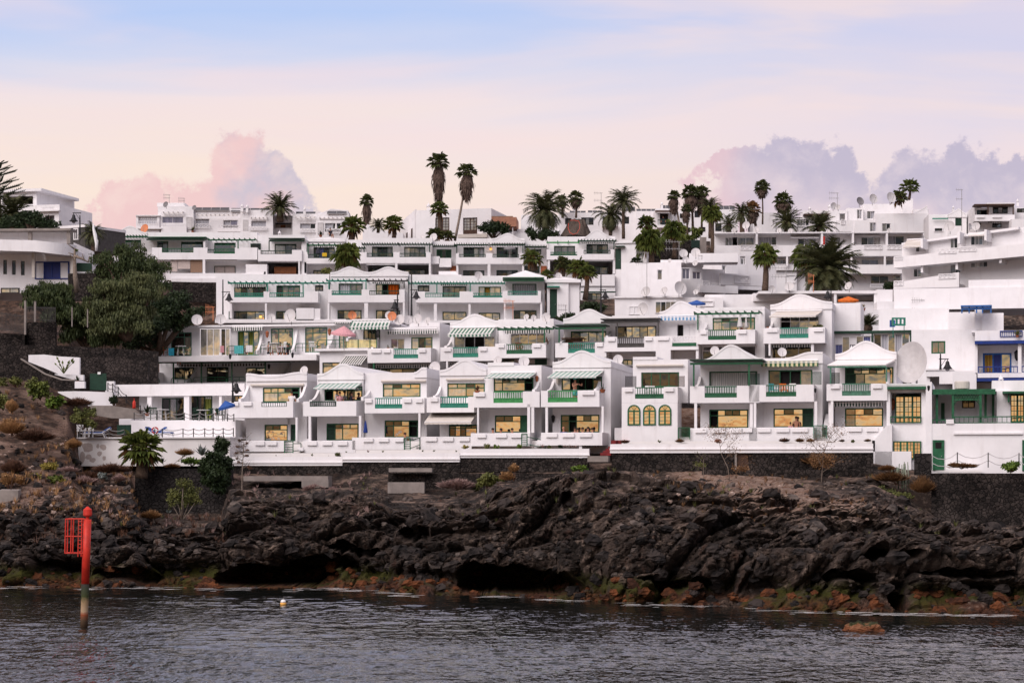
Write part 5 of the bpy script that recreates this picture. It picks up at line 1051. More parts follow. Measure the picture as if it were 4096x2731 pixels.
h.block(448, 815, 1083, 1270, 1.8, 9, [(508, 902, 706, 995), (813, 885, 1016, 985), (455, 1042, 1065, 1172)]).gable(745, 838, 912, 752, 1088, 1.7, 9, 835).win(508, 902, 706, 1000, 1.9, 'green_dark', 'yyy').win(813, 885, 1016, 985, 1.9, 'green_dark', 'DyDy')
h.pergola(440, 748, 866, -.2, 1.8, 'green_bright', [], n=3).pergola(735, 1095, 852, -.2, 1.8, 'green_dark', [(1072, 935)], n=12).valance(765, 866, 1060, 882, .8, 'stripe_dark').balcony(440, 935, 1075, 1032, (473, 993, 726)).rail(473, 960, 726, 994, mat='green').rail(787, 943, 1040, 978, -.08, 'green_dark', 'bars')
h.side(448, 1030, 1190, .1, 1.8).side(1058, 1030, 1175, .1, 1.8).win(500, 1115, 690, 1185, 2.6, 'green_dark', 'wW').win(860, 1100, 1015, 1172, 2.6, 'green_dark', 'Dy')
h.box('balcony', 745, 1172, 1080, 1278, -.5, 1.8).block(760, 1272, 1085, 1500, -.3, 3, [(820, 1345, 955, 1411)]).win(820, 1345, 955, 1440, -.2, 'green_dark', 'Dgy').pergola(760, 1090, 1332, -1.2, -.3, 'green_dark', [], rafters=False).finish()
h = H(A2, 'octagonal_house', 'white house with faceted walls, shallow pointed roof and tall green and red shutter door', 1200, (228., 14.), 0)
h.block(1085, 868, 1280, 1120, .2, 5, [(1083, 925, 1140, 1125)]).hip(1080, 850, 1200, 812, 1365, .1, 7.5).block(1275, 868, 1385, 1080, 1.2, 5, []).door(1085, 925, 1138, 1120, .2, 'green_dark', slits=False).block(1080, 1120, 1150, 1380, .2, 4)
m = MB(); h.L(m, h.lx(1080, -.4), h.lx(1168, -.4), -.4, .2, h.lz(912, 0), h.lz(903, 0)); h.part(m, 'canopy', 'green_dark'); h.finish()
h = H(A1, 'lattice_bridge', 'white wall block with low opening and dark lattice between third-row houses', 650, 3, 1)
T(*B1); h.box('wall', 435, 80, 660, 215, -1., 1.); h.finish()
# ================================================================ UPPER RIGHT: BLOCKS BETWEEN AND ABOVE THE ROWS
GW = 'plain white houses higher up the slope'
h = H(A2, 'flat_roof_house', 'plain white flat-roofed cube house with one narrow window, rows of dishes in front of it', 1400, (202., 4.), 0, group=GW)
h.block(1140, 1060, 1705, 1560, 0, 9, [(1480, 1127, 1527, 1222)]).win(1480, 1127, 1527, 1222, .1, 'white', 'y', fw=.06)
m = MB(); W = h.W; x0, z0 = h.lx(1705, 0), h.lz(1420, 0)
hr = House('angled_house', 'white angled house with stepped windows and lattice balconies, right of the plain cube house', 1950, (202., -24.), 1.5, 'house', GW)
hr.block(1700, 1095, 1905, 1560, 0, 8, [(1712, 1122, 1787, 1222), (1810, 1148, 1888, 1220)]).win(1712, 1122, 1787, 1222, .1, 'white', 'll', fw=.07).win(1810, 1148, 1888, 1220, .1, 'white', 'll', fw=.07)
hr.block(1905, 1120, 2120, 1560, .8, 8, []).block(2085, 1040, 2240, 1340, 4.2, 7, [(2088, 1080, 2125, 1150)]).win(2088, 1080, 2125, 1150, 4.3, 'white', 'y')
hr.box('balcony', 1885, 1275, 2120, 1340, -.6, .8).rail(1905, 1230, 1975, 1278, -.5, 'white', 'cross').rail(1990, 1248, 2075, 1302, -.5, 'white', 'cross').box('balcony', 2080, 1155, 2560, 1262, .0, .4).rail(2210, 1165, 2352, 1240, -.1, 'white', 'cross').block(2240, 975, 2600, 1300, 6, 6, [(2260, 985, 2310, 1060)]).win(2260, 1000, 2325, 1065, 6.1, 'white', 'yy').finish()
h.box('wall', 1510, 1035, 1920, 1062, 3, 8).box('wall', 1780, 975, 2240, 1060, 9.2, 12).finish()
h = H(A2, 'long_low_house', 'long low white roof terrace wall with many dishes, below the plain cube house', 1900, (190., 3.), 0, group=GW)
h.block(1080, 1385, 2100, 1640, .5, 9, []).box('roof', 1075, 1372, 1720, 1388, .3, 8).block(1930, 1360, 2700, 1560, 2.2, 8, [])
T(*B2); h.win(1460, 10, 1660, 120, .4, 'white', 'gDyy', fw=.06).win(1210, 52, 1310, 135, .4, 'white', 'WW').win(1880, 5, 2010, 60, .4, 'white', 'kk').finish()
h = H(A3, 'carport_house', 'low white pergola house with the orange parasol in its courtyard', 500, (188., 2.), 0, group=GW)
h.block(30, 1345, 1220, 1420, 3.5, 5, []).box('roof', 80, 1325, 1220, 1350, .4, 4).column(425, 1345, 445, 1440, .5).column(790, 1345, 815, 1440, .5).column(1168, 1345, 1200, 1480, .5)
h.win(820, 1370, 1000, 1440, 3.4, 'cream', 'Dww').box('wall', 1195, 1315, 1340, 1480, .3, 6).block(1000, 1430, 1340, 1560, 1.5, 3, []).finish()
h = H(A3, 'long_terrace_block', 'long white balcony block with curtained sliding doors behind the big date palm', 500, (232., 2.), 0, 'apartment building', GW)
h.block(-330, 775, 1640, 1420, 1.8, 9, [(-235, 818, -70, 940), (-160, 820, 40, 940), (78, 815, 250, 945), (450, 832, 622, 940), (705, 822, 850, 940), (1045, 822, 1228, 900), (1282, 812, 1452, 940)])
h.win(-235, 818, -165, 942, 1.9, 'white', 'yy', fw=.06).win(-120, 820, 42, 942, 1.9, 'white', 'yy', fw=.06).win(78, 815, 250, 945, 1.9, 'white', 'kkkD', fw=.06).win(450, 832, 622, 942, 1.9, 'white', 'Dkk', fw=.06).win(705, 822, 850, 942, 1.9, 'white', 'kk', fw=.06).win(1045, 822, 1228, 905, 1.9, 'white', 'DyL', fw=.06).win(1282, 812, 1452, 942, 1.9, 'white', 'kD', fw=.06)
h.balcony(-330, 895, 1440, 1000, None, left=False, right=False)
for a0, a1 in ((-90, 42), (85, 262), (460, 640), (690, 875), (1070, 1245), (1290, 1425)): h.rail(a0, 893, a1, 940, -.06, 'white', 'cross')
for a, bb in ((45, 935), (655, 900), (945, 940), (1262, 930)): h.side(a, 780, bb, .3, 1.8)
h.box('roof', -330, 772, 1640, 782, .25, 1.8)
for a0, a1, p in ((-90, 0, 'yy'), (262, 350, 'yy'), (1045, 1212, 'll'), (970, 1005, 'D'), (1280, 1345, 'y')): h.win(a0, 1030, a1, 1085, 1.7, 'white', p, fw=.06)
for a in (340, 945, 1260): h.column(a, 1000, a+18, 1090)
h.balcony(880, 1090, 1440, 1165, None, left=False, right=False).win(1133, 1183, 1305, 1258, 1.7, 'white', 'DD', fw=.06).win(1345, 1180, 1420, 1225, 1.7, 'white', 'y', fw=.06).rail(1130, 1262, 1260, 1295, 1., 'white', 'wide').win(330, 1175, 430, 1250, .9, 'white', 'kk', fw=.06)
h.awning(380, 800, 650, 822, 1.7, .9, 'cloth_white', 0, .1).awning(975, 797, 1228, 805, 1.7, 1.2, 'cloth_white', 0, .1).block(-330, 1070, 440, 1420, 1., .7, []).block(180, 1080, 1350, 1130, .6, 1., []).finish()
h = H(E3, 'balcony_block', 'large white block with sweeping slanted balconies and a grey parasol, right edge', 1750, (206., 26.), 0, 'apartment building', GW)
def band(h, key, a0, t0, u0_, a1, t1, u1_, d0, d1, n=10, bow=0.):
 mb = h.mb(key)
 for i in range(n):
  f0, f1 = i/n, (i+1)/n
  def q(f, b): a = lerp(a0, a1, f); d = d0+bow*(2*f-1)**2; return a, d
  (aa, da), (ab, db) = q(f0, 0), q(f1, 0); xa, xb = h.lx(aa, da), h.lx(ab, db)
  za0, zb0, za1, zb1 = h.lz(u0_, da), h.lz(lerp(u0_, u1_, 0), db), h.lz(t0, da), h.lz(t0, db)
  def Z(a, b, d):  # height for this ray exactly
   s_ = h.sc(uu(a), d); return CH+(V0-vv_(b))/FPX*s_
  p = [(xa, da, Z(aa, lerp(u0_, u1_, f0), da)), (xb, db, Z(ab, lerp(u0_, u1_, f1), db))]; t = [(xa, da, Z(aa, lerp(t0, t1, f0), da)), (xb, db, Z(ab, lerp(t0, t1, f1), db))]
  W = h.W; dd = d1-d0
  mb.hexa([W(*p[0]), W(*p[1]), W(p[1][0], p[1][1]+dd, p[1][2]), W(p[0][0], p[0][1]+dd, p[0][2]), W(*t[0]), W(*t[1]), W(t[1][0], t[1][1]+dd, t[1][2]), W(t[0][0], t[0][1]+dd, t[0][2])])
 return h
band(h, 'wall', 1205, 885, 1300, 2600, 690, 1290, 2.2, 8); band(h, 'roof', 1200, 875, 895, 2300, 722, 745, 1.6, 8)
band(h, 'balcony', 1125, 1010, 1110, 2500, 862, 985, .0, .25); band(h, 'balcony', 1125, 1080, 1108, 2500, 965, 985, .25, 2.2)
band(h, 'balcony', 1125, 1250, 1305, 1740, 1150, 1290, .0, .25); band(h, 'balcony', 1125, 1280, 1305, 1740, 1255, 1290, .25, 2.2)
def swin(a0, b0, a1, b1, d, ps): h.dxc = (uu((a0+a1)/2)-U0)/FPX; h.win(a0, b0, a1, b1, d, 'white', ps, fw=.06)
for w in ((1330, 880, 1440, 960, 'DuL'), (1655, 825, 1765, 925, 'yDL'), (1848, 805, 2005, 895, 'Dygp'), (1310, 1115, 1392, 1195, 'Dg'), (1655, 1065, 1758, 1160, 'yD'), (1848, 1040, 2012, 1105, 'yCyD')): swin(*w[:4], 2.1, w[4])
for a0, b0, a1, b1, d in ((1545, 925, 1715, 975, -.05), (1735, 905, 1905, 955, -.05), (1545, 1163, 1710, 1212, -.05), (1128, 1230, 1215, 1278, -.05), (1130, 1000, 1210, 1035, -.05)): h.dxc = (uu((a0+a1)/2)-U0)/FPX; h.rail(a0, b0, a1, b1, d, 'white', 'cross')
for a, b0, b1 in ((1435, 850, 940), (1780, 790, 900), (2030, 770, 870), (1437, 1080, 1170), (1762, 1040, 1140), (2170, 1010, 1080)): h.dxc = (uu(a)-U0)/FPX; h.side(a, b0, b1, .3, 2.2)
h.dxc = (uu(1330)-U0)/FPX; h.awning(1250, 848, 1420, 905, 2., .3, 'cream', -40, .12); h.dxc = (uu(1930)-U0)/FPX; h.awning(1830, 790, 2020, 800, 2., 1., 'cream', 0, .1); h.dxc = (uu(1750)-U0)/FPX; h.finish()
h = H(E3, 'white_house', 'white house with black open doorway at the right edge, below the slanted balconies', 2000, (196., 6.), 0, group=GW)
h.block(1800, 1105, 2700, 1420, 1.6, 8, [(2028, 1162, 2245, 1265), (2280, 1155, 2450, 1265)]).win(2028, 1162, 2245, 1265, 1.7, 'white', 'uDDyu', fw=.06).win(2280, 1155, 2450, 1265, 1.7, 'white', 'kk', fw=.06)
h.box('wall', 1700, 1170, 1898, 1420, .9, 1.55).box('wall', 1128, 1290, 1702, 1460, .6, 4).box('wall', 1700, 1265, 2700, 1460, .0, .4).box('roof', 1690, 1166, 1870, 1174, .8, 1.6).column(2245, 1110, 2265, 1265, 1., .55).finish()
h = H(E3, 'stepped_house', 'tall stepped white house with flat roofs and three roof dishes against the right cloud', 1000, (256., 3.), 0, group=GW)
h.block(835, 508, 1210, 800, 6, 8, [(873, 575, 948, 648)]).win(873, 575, 948, 648, 6.1, 'white', 'yk', fw=.06).block(1205, 462, 1308, 800, 5.8, 6, []).block(960, 598, 1455, 800, 3, 3, [(1016, 692, 1096, 768)]).win(1016, 692, 1096, 768, 3.1, 'white', 'yD', fw=.06)
h.block(530, 565, 690, 800, 5, 6, [(615, 595, 672, 665)]).win(615, 595, 672, 665, 5.1, 'white', 'y', fw=.06).block(685, 545, 840, 740, 5.2, 3, [(780, 560, 828, 648)]).win(780, 560, 828, 648, 5.3, 'white', 'yk', fw=.06).block(590, 660, 770, 765, 3.5, 1.4, []).rail(628, 650, 668, 700, 3.4, 'white', 'cross').block(760, 660, 970, 800, 3.3, 2, [(900, 682, 962, 768)]).win(900, 682, 962, 768, 3.35, 'white', 'yk', fw=.06)
h.block(1310, 560, 1455, 600, 4.5, 4, []).gable(1310, 598, 1440, 528, 1452, 3.2, 3, style='hat', n=10).finish()
h = H(E3, 'chimney_houses', 'low white houses with onion chimneys and dark tiled edge left of the stepped house', 250, (262., 3.), 0, group=GW)
h.block(-120, 635, 540, 860, 2, 8, [(215, 652, 295, 740), (300, 645, 328, 720)]).win(215, 652, 330, 742, 2.1, 'white', 'yykD', fw=.06).win(-100, 672, -55, 700, 1.9, 'brown', 'D'); m = MB(); h.L(m, h.lx(280, 1), h.lx(535, 1), 1., 2.4, h.lz(614, 1), h.lz(600, 1)); h.part(m, 'tiled_edge', 'brown')
h.box('wall', 270, 570, 540, 640, 2.3, 6).rail(185, 710, 330, 765, 1.5, 'white', 'wide').box('roof', -120, 600, 120, 640, 2.4, 7).finish()
h = H(E3, 'gabled_cottage', 'white cottage with pointed gable, green shutter window and white chimney in the upper right', 1700, (252., 4.), 0, group=GW)
h.block(1640, 600, 1812, 860, 1, 6, [(1705, 640, 1768, 714)]).gable(1638, 604, 1738, 552, 1815, .9, 6, style='hat', n=10).win(1705, 640, 1768, 714, 1.05, 'green_dark', 'RR').block(1455, 605, 1645, 860, 1.6, 5, []).win(1505, 728, 1590, 768, 1.5, 'white', 'D').pergola(1492, 1652, 640, 1., 1.55, 'green_teal', [], rafters=False).block(1812, 590, 1890, 860, 2.5, 5, []).finish()
h = H(E3, 'brown_trim_house', 'white two-storey house with brown wooden porch and awnings at the upper right edge', 2100, (246., 4.), 0, group=GW)
h.block(1888, 520, 2265, 900, 1.8, 7, [(1890, 532, 2008, 608), (2058, 538, 2200, 598)]).win(1890, 532, 2008, 620, 2.4, 'brown', 'DV').win(2058, 538, 2200, 598, 1.9, 'black', 'DkD').box('balcony', 1888, 610, 2265, 668, .0, 1.8).win(1895, 672, 2003, 735, 1.7, 'white', 'DV').win(2055, 688, 2140, 730, 1.7, 'black', 'Dg').awning(2010, 655, 2140, 682, 1.7, .6, 'stripe_sail', 0, .1).planters(614, [(1905, 1980), (2055, 2140)])
m = MB(); h.L(m, h.lx(1885, .2), h.lx(2262, .2), .1, 1.9, h.lz(522, .2), h.lz(508, .2)); h.L(m, h.lx(2008, .2), h.lx(2020, .2), .2, .3, h.lz(608, .2), h.lz(520, .2)); h.L(m, h.lx(2245, .2), h.lx(2257, .2), .2, .3, h.lz(608, .2), h.lz(520, .2)); h.part(m, 'porch_beam', 'brown')
h.block(2262, 545, 2700, 900, 3, 6, [(2285, 552, 2420, 592)]).win(2285, 552, 2420, 592, 3.1, 'black', 'DyD').box('roof', 2000, 497, 2265, 510, .15, 1.9).block(2235, 650, 2700, 800, -1.5, 2, []).finish()
# ================================================================ UPPER MIDDLE AND LEFT SKYLINE
h = H(A0, 'apartment_block', 'long pale apartment block with solar panels on the roof, upper left skyline', 2100, (262., 0.), 0, 'apartment building', GW)
h.block(1485, 530, 1820, 850, 1.5, 7, [(1525, 628, 1727, 690)]).win(1525, 628, 1727, 690, 1.6, 'white', 'll', fw=.06).rail(1520, 686, 1738, 722, 1.2, 'white', 'wide').box('wall', 1515, 718, 1755, 775, 1., 1.48).door(1752, 630, 1804, 750, 1.4, 'dish', False)
h.block(1815, 555, 2265, 850, 2.2, 6, [(1838, 648, 1972, 730), (2100, 660, 2238, 730)]).win(1838, 648, 1972, 730, 2.3, 'white', 'kk', fw=.06).win(2100, 660, 2238, 712, 2.3, 'white', 'kl', fw=.06).rail(1838, 695, 1972, 732, 1.9, 'white', 'cross').rail(2055, 708, 2285, 745, 1.7, 'white', 'cross').box('wall', 2045, 742, 2290, 770, 1.6, 2.1)
h.block(2262, 565, 2352+215, 850, 1.4, 7, [(2352+10, 668, 2352+150, 720)]).win(2362, 668, 2510, 722, 1.5, 'white', 'kk', fw=.06).rail(2340, 718, 2510, 752, 1.1, 'white', 'cross').door(2285, 655, 2332, 755, 1.35, 'dish', False)
h.block(1280, 618, 1500, 850, 1.2, 6, [(1300, 630, 1480, 690)]).win(1300, 630, 1480, 692, 1.3, 'white', 'kkk', fw=.06).box('roof', 1275, 612, 1505, 620, 1., 6).rail(1285, 668, 1492, 735, .9, 'white', 'wide').box('wall', 1290, 730, 1520, 742, .8, 1.5)
h.box('roof', 1478, 498, 1740, 532, 2.5, 7).block(2352+205, 618, 2352+405, 850, 3.2, 5, [(2352+225, 685, 2352+395, 735)]).win(2352+225, 700, 2352+395, 735, 4.2, 'white', 'wSw', fw=.05)
h.block(2352+400, 600, 2352+625, 850, 1.6, 6, [(2352+470, 692, 2352+618, 742)]).win(2352+470, 692, 2352+618, 742, 1.7, 'white', 'kkD', fw=.06).rail(2352+465, 738, 2352+620, 772, 1.3, 'white', 'cross').block(2352+622, 600, 2352+930, 850, 1.2, 6, [(2352+705, 688, 2352+855, 770)]).win(2352+705, 688, 2352+855, 745, 1.3, 'white', 'kkDD', fw=.06).rail(2352+715, 745, 2352+850, 780, .9, 'white', 'cross')
h.door(2352+635, 682, 2352+688, 790, 1.1, 'dish', False).gable(2352+640, 602, 2352+760, 556, 2352+922, 1.4, 4, 570, 'hat', n=8)
for b, a0, a1 in ((588, 1530, 1720), (612, 1850, 2230), (635, 2352+425, 2352+610), (640, 2352+650, 2352+900), (640, 2352+5, 2352+160)): h.pergola(a0, a1, b, .9, 1.5, 'white2')
h.finish()
h = H(A1, 'manor_house', 'flat-roofed pale house with tall brown gridded windows behind the two tallest palms', 1850, (252., 13.), 0, group=GW)
h.block(1560, 560, 2270, 900, 0, 14, [(1743, 635, 1876, 800), (2005, 643, 2138, 800)])
for a0, a1, b in ((1743, 1876, 635), (2005, 2138, 643)):
 h.grid(a0, b, a1, b+125, .1, 'brown', 4, 4, 'pane_curtain', fw=.12); m = MB(); h.L(m, h.lx(a0, .06), h.lx(a1, .06), .06, .14, h.lz(800, 0), h.lz(b+125, 0)); h.part(m, 'window_panel', 'brown')
hl = House('manor_side_wing', 'slanted left side wing of the flat-roofed house behind the palms', 1490, (252., 13.), 0, 'house', GW); W = hl.W
m = MB(); xa, xb = hl.lx(1560, 0), hl.lx(1415, 9); zt = hl.lz(560, 0); m.hexa([W(xb, 9, 30), W(xa-.02, 0, 30), W(xa-.02, .3, 30), W(xb, 9.3, 30), W(xb, 9, CH+(V0-vv_(682))/FPX*hl.sc(uu(1415), 9)), W(xa-.02, 0, zt), W(xa-.02, .3, zt), W(xb, 9.3, CH+(V0-vv_(682))/FPX*hl.sc(uu(1415), 9))]); hl.part(m, 'wall', 'white')
for f, b0, b1 in ((.52, 690, 820), (.2, 650, 815)):
 m = MB(); x = lerp(xa, xb, f); d = 9*f-.12; x2 = lerp(xa, xb, f+.09); d2 = 9*(f+.09)-.12; z0, z1 = [CH+(V0-vv_(b))/FPX*(hl.c+d) for b in (b1, b0)]; m.hexa([W(x2, d2, z0), W(x, d, z0), W(x, d+.1, z0), W(x2, d2+.1, z0), W(x2, d2, z1), W(x, d, z1), W(x, d+.1, z1), W(x2, d2+.1, z1)]); hl.part(m, 'window', 'brown')
m = MB(); h.L(m, h.lx(1955, -.3), h.lx(2230, -.3), -.4, 0, h.lz(835, 0), h.lz(800, 0)); h.part(m, 'planter', 'cream'); h.finish()
h = H(A1, 'brown_tent_bar', 'terrace bar under a brown canvas canopy beside the flat-roofed pale house', 2380, (250., 3.), 0, 'bar', None)
h.box('canopy', 2272, 632, 2352+155, 720, 0, 5).box('roof2', 2272, 622, 2352+120, 634, .4, 4)
m = h.m.pop('canopy'); h.part(m, 'canvas_canopy', 'tent'); h.part(h.m.pop('roof2'), 'canopy_top', 'bamboo'); m = MB()
for a in (2352+115, 2352+75): h.L(m, h.lx(a, 0), h.lx(a+8, 0), .2, .4, h.lz(830, 0), h.lz(720, 0))
h.part(m, 'post', 'white'); h.block(2352-60, 780, 2352+560, 860, 1, 4).block(2352+160, 745, 2352+560, 780, 3, 3); h.finish()
h = H(A2, 'white_house', 'white flat-roofed house with solar panels along its roof behind the big date palms', 1000, (264., 0.), 0, group=GW)
h.block(200, 612, 560, 900, 1, 8, []).block(555, 590, 965, 900, 0, 8, [(612, 642, 672, 700), (765, 635, 880, 705)]).win(612, 642, 672, 700, .1, 'black', 'D').win(765, 635, 880, 705, .1, 'black', 'DyD').block(960, 580, 1285, 900, .4, 8, [(970, 630, 1068, 692), (1168, 628, 1215, 695)]).win(970, 630, 1068, 692, .5, 'green_dark', 'DD').win(1168, 628, 1215, 695, .5, 'black', 'D').rail(975, 668, 1095, 702, -.5, 'green_dark', 'bars').box('balcony', 960, 700, 1110, 715, -.6, .4)
h.block(1282, 575, 1470, 900, -.2, 6, [(1330, 630, 1435, 690)]).win(1330, 630, 1435, 690, -.1, 'green_dark', 'DD').finish()
h = H(A2, 'white_house', 'white house with small wooden canopy balcony and dark door between palms, upper centre', 1540, (258., 0.), 0, group=GW)
h.block(1465, 550, 1640, 900, .8, 6, [(1505, 600, 1582, 700)]).win(1505, 600, 1582, 700, .9, 'brown', 'DVD').rail(1485, 655, 1590, 712, -.4, 'green_dark', 'bars').box('balcony', 1480, 705, 1592, 730, -.5, .8).awning(1460, 570, 1612, 590, .7, -.5, 'brown', 0, .06)
h.block(1638, 570, 2060, 900, 1.6, 6, [(1692, 598, 1728, 642), (1830, 570, 1880, 635)]).win(1692, 598, 1728, 642, 1.7, 'black', 'D').win(1830, 570, 1880, 635, 1.7, 'black', 'D').win(1730, 730, 1790, 770, 1.5, 'black', 'D').win(1870, 725, 1930, 765, 1.5, 'black', 'DD').block(2040, 560, 2240, 760, 2.6, 6).block(2015, 640, 2130, 800, -.2, 1.7, [(2025, 690, 2085, 765)]).win(2025, 690, 2085, 765, -.1, 'black', 'DD').finish()
h = H(A3, 'white_house', 'white house wall rising behind the feather palms left of the chimney houses', 100, (262., 0.), 0, group=GW)
h.block(30, 590, 240, 800, 0, 6, [(215, 665, 238, 700)]).block(-60, 560, 120, 700, 3, 4, []).finish()
h = H(A3, 'white_house', 'bright white wall with railed window at the left end of the long balcony block', -330, (238., 0.), 0, group=GW)
T(*A2); h.block(2028, 775, 2440, 1060, .2, 6, [(2228, 815, 2440, 900)]).win(2228, 815, 2440, 900, .3, 'white', 'Dyk', fw=.06).rail(2238, 898, 2440, 942, .05, 'white', 'cross').finish()
h = H(A1, 'chapel_like_house', 'white wedge-shaped gable wall behind fan palms, left of the flat-roofed pale house', 1180, (254., 0.), 0, group=GW)
m = h.mb('wall'); pts = [(1060, 900), (1060, 760), (1105, 698), (1225, 752), (1440, 778), (1440, 900)]
for (a, b), (a2, b2) in zip(pts[1:-1], pts[2:-1]): m.hexa([h.W(h.lx(a, 0), 0, h.lz(900, 0)), h.W(h.lx(a2, 0), 0, h.lz(900, 0)), h.W(h.lx(a2, 0), 6, h.lz(900, 0)), h.W(h.lx(a, 0), 6, h.lz(900, 0)), h.W(h.lx(a, 0), 0, h.lz(b, 0)), h.W(h.lx(a2, 0), 0, h.lz(b2, 0)), h.W(h.lx(a2, 0), 6, h.lz(b2, 0)), h.W(h.lx(a, 0), 6, h.lz(b, 0))])
h.finish()
h = H(A0, 'modern_villa', 'modern white villa with curved overhanging balcony and blue shutters at the left edge', 350, (178., 4.), 0, 'villa', GW)
h.block(-300, 940, 690, 1345, 3, 8, [(30, 1032, 65, 1168), (113, 1038, 148, 1172), (197, 1044, 232, 1178), (326, 1050, 650, 1215)])
for a, b in ((30, 1032), (113, 1038), (197, 1044)): h.win(a, b, a+35, b+135, 3.1, 'black', 'D', .28, 'D', .05)
h.win(326, 1050, 650, 1215, 2.9, 'blue', 'WBBW', fw=.10).win(5, 1295, 180, 1345, 2.9, 'black', 'CC', fw=.08)
band(h, 'balcony', -300, 835, 940, 330, 850, 955, .2, .6, 6); 
mb = h.mb('balcony')
for i in range(10):
 f0, f1 = i/10, (i+1)/10; aa, ab = lerp(330, 692, f0), lerp(330, 692, f1); da, db = .2+1.9*f0**2.2, .2+1.9*f1**2.2
 def Zz(b, a, d): return CH+(V0-vv_(b))/FPX*h.sc(uu(a), d)
 ta, tb, ba, bb = [lerp(850, 890, f) for f in (f0, f1)]+[lerp(955, 998, f) for f in (f0, f1)]
 pa, pb = h.lx(aa, da), h.lx(ab, db); mb.hexa([h.W(pa, da, Zz(ba, aa, da)), h.W(pb, db, Zz(bb, ab, db)), h.W(pb, 3, Zz(bb, ab, db)), h.W(pa, 3, Zz(ba, aa, da)), h.W(pa, da, Zz(ta, aa, da)), h.W(pb, db, Zz(tb, ab, db)), h.W(pb, 3, Zz(tb, ab, db)), h.W(pa, 3, Zz(ta, aa, da))])
h.box('balcony', -300, 930, 330, 945, .6, 3).column(298, 955, 325, 1200, 1.6, .3, 'cream').column(663, 995, 690, 1345, 2.3, .3, 'cream')
h.box('wall', -300, 765, 640, 880, 4, 4.3); m = MB(); h.L(m, h.lx(-300, 2.6), h.lx(665, 2.6), 2.6, 4.5, h.lz(758, 2.6), h.lz(738, 2.6)); h.part(m, 'roof_beam', 'concrete')
for a in (262, 628): m = MB(); h.L(m, h.lx(a, 2.9), h.lx(a+34, 2.9), 2.9, 3.2, h.lz(880, 2.9), h.lz(760, 2.9)); h.part(m, 'beam_post', 'concrete')
h.finish()
h = H(A0, 'balustrade_house', 'white house with open roof loggia and balustraded terrace on the far left skyline', 300, (215., 14.), 0, 'house', GW)
h.block(5, 372, 345, 720, 1.5, 9, [(22, 432, 312, 512)]).box('roof', -5, 362, 388, 388, 1., 10).block(200, 520, 555, 760, 0, 8, [(420, 620, 512, 690)], roof=True).win(22, 432, 312, 512, 3.4, 'white', 'V').win(420, 620, 512, 690, .9, 'white', 'yy').rail(370, 522, 510, 565, -.3, 'white', 'wide').box('balcony', 340, 563, 560, 580, -.5, 0).box('balcony', 510, 522, 560, 565, -.35, -.1).finish()
h = H(A0, 'dark_glass_house', 'dark glass and grey walled house side behind the modern villa', 640, (190., 30.), 0, 'house', GW)
m = MB(); h.L(m, h.lx(560, 0), h.lx(800, 0), 0, 6, h.lz(950, 0), h.lz(735, 0)); h.part(m, 'dark_wall', 'grey_wood'); h.box('roof', 490, 712, 800, 736, -.1, 6).win(690, 740, 735, 850, -.05, 'white', 'yD', fw=.1).finish()
T(*A0); wall_thing('street_wall', 'white wall sloping down beside the white statue, right of the modern villa', 'wall', [(692, 870, 1060, 186.5), (880, 955, 1070, 187.5)], 0, .3, 'white')
wall_thing('street_wall', 'small white wall and dark green panel below the leaning trunk', 'wall', [(720, 1142, 1160, 184), (890, 1148, 1165, 184)], 0, .3, 'white')
wall_thing('green_fence', 'dark green hedge panel on the small white wall behind the leaning trunk', 'fence', [(720, 1062, 1141, 184), (862, 1065, 1143, 184)], 0, .3, 'green_dark')
T(*A0); wall_thing('stone_wall', 'dark lava stone wall under the fourth-row end house', 'wall', [(1600, 1238, 1420, 222), (2040, 1248, 1440, 222)], 0, .5, 'lava_wall', group=SW)
wall_thing('stone_wall', 'dark wall below the street behind the pepper tree', 'wall', [(640, 1160, 1420, 182), (900, 1160, 1420, 182)], 0, .5, 'lava_wall', group=SW)
T(*B0)
wall_thing('stone_wall', 'long dark lava stone wall crossing the left slope above the white plastered wall', 'wall', [(-100, 425, 800, 163), (480, 425, 800, 163), (800, 440, 800, 163.5), (1400, 475, 800, 165), (1480, 482, 800, 165)], 0, .6, 'lava_wall', group=SW)
wall_thing('stone_wall', 'upper dark lava stone wall under the rusty fence at the left edge', 'wall', [(-200, 300, 460, 166), (235, 320, 460, 166), (236, 205, 460, 167), (520, 210, 460, 167)], 0, .6, 'lava_wall', group=SW)
wall_thing('stone_wall', 'dark stone wall segment behind the small white sign and green screen', 'wall', [(750, 530, 850, 160.5), (1060, 545, 850, 161), (1395, 562, 850, 161.5)], 0, .5, 'lava_wall', group=SW)
wall_thing('white_garden_wall', 'white plastered garden wall with bird-of-paradise plant in front, left slope', 'wall', [(268, 516, 580, 158), (420, 512, 640, 158), (560, 530, 700, 158), (748, 540, 740, 158)], 0, .4, 'white')
wall_thing('white_garden_wall', 'low curved white wall below the chained landing on the left slope', 'wall', [(545, 860, 870, 154), (700, 856, 945, 154), (830, 858, 995, 154), (1060, 868, 990, 154), (1080, 870, 985, 155)], 0, .4, 'white')
wall_thing('white_garden_wall', 'low white ledge under the bird-of-paradise plant', 'wall', [(515, 695, 700, 156.5), (700, 700, 752, 156.5), (785, 703, 758, 156.5)], 0, .5, 'white')
wall_thing('white_garden_wall', 'short white wall block with hanging chain on the left landing', 'wall', [(703, 763, 830, 155), (795, 765, 828, 155)], 0, .5, 'white')
wall_thing('ramp_wall', 'sloping dark stone ramp wall with pale edge on the left slope', 'wall', [(195, 560, 640, 156), (420, 700, 800, 155.5), (580, 755, 860, 155), (702, 760, 850, 155)], 0, .4, 'lava_wall', cap='concrete')
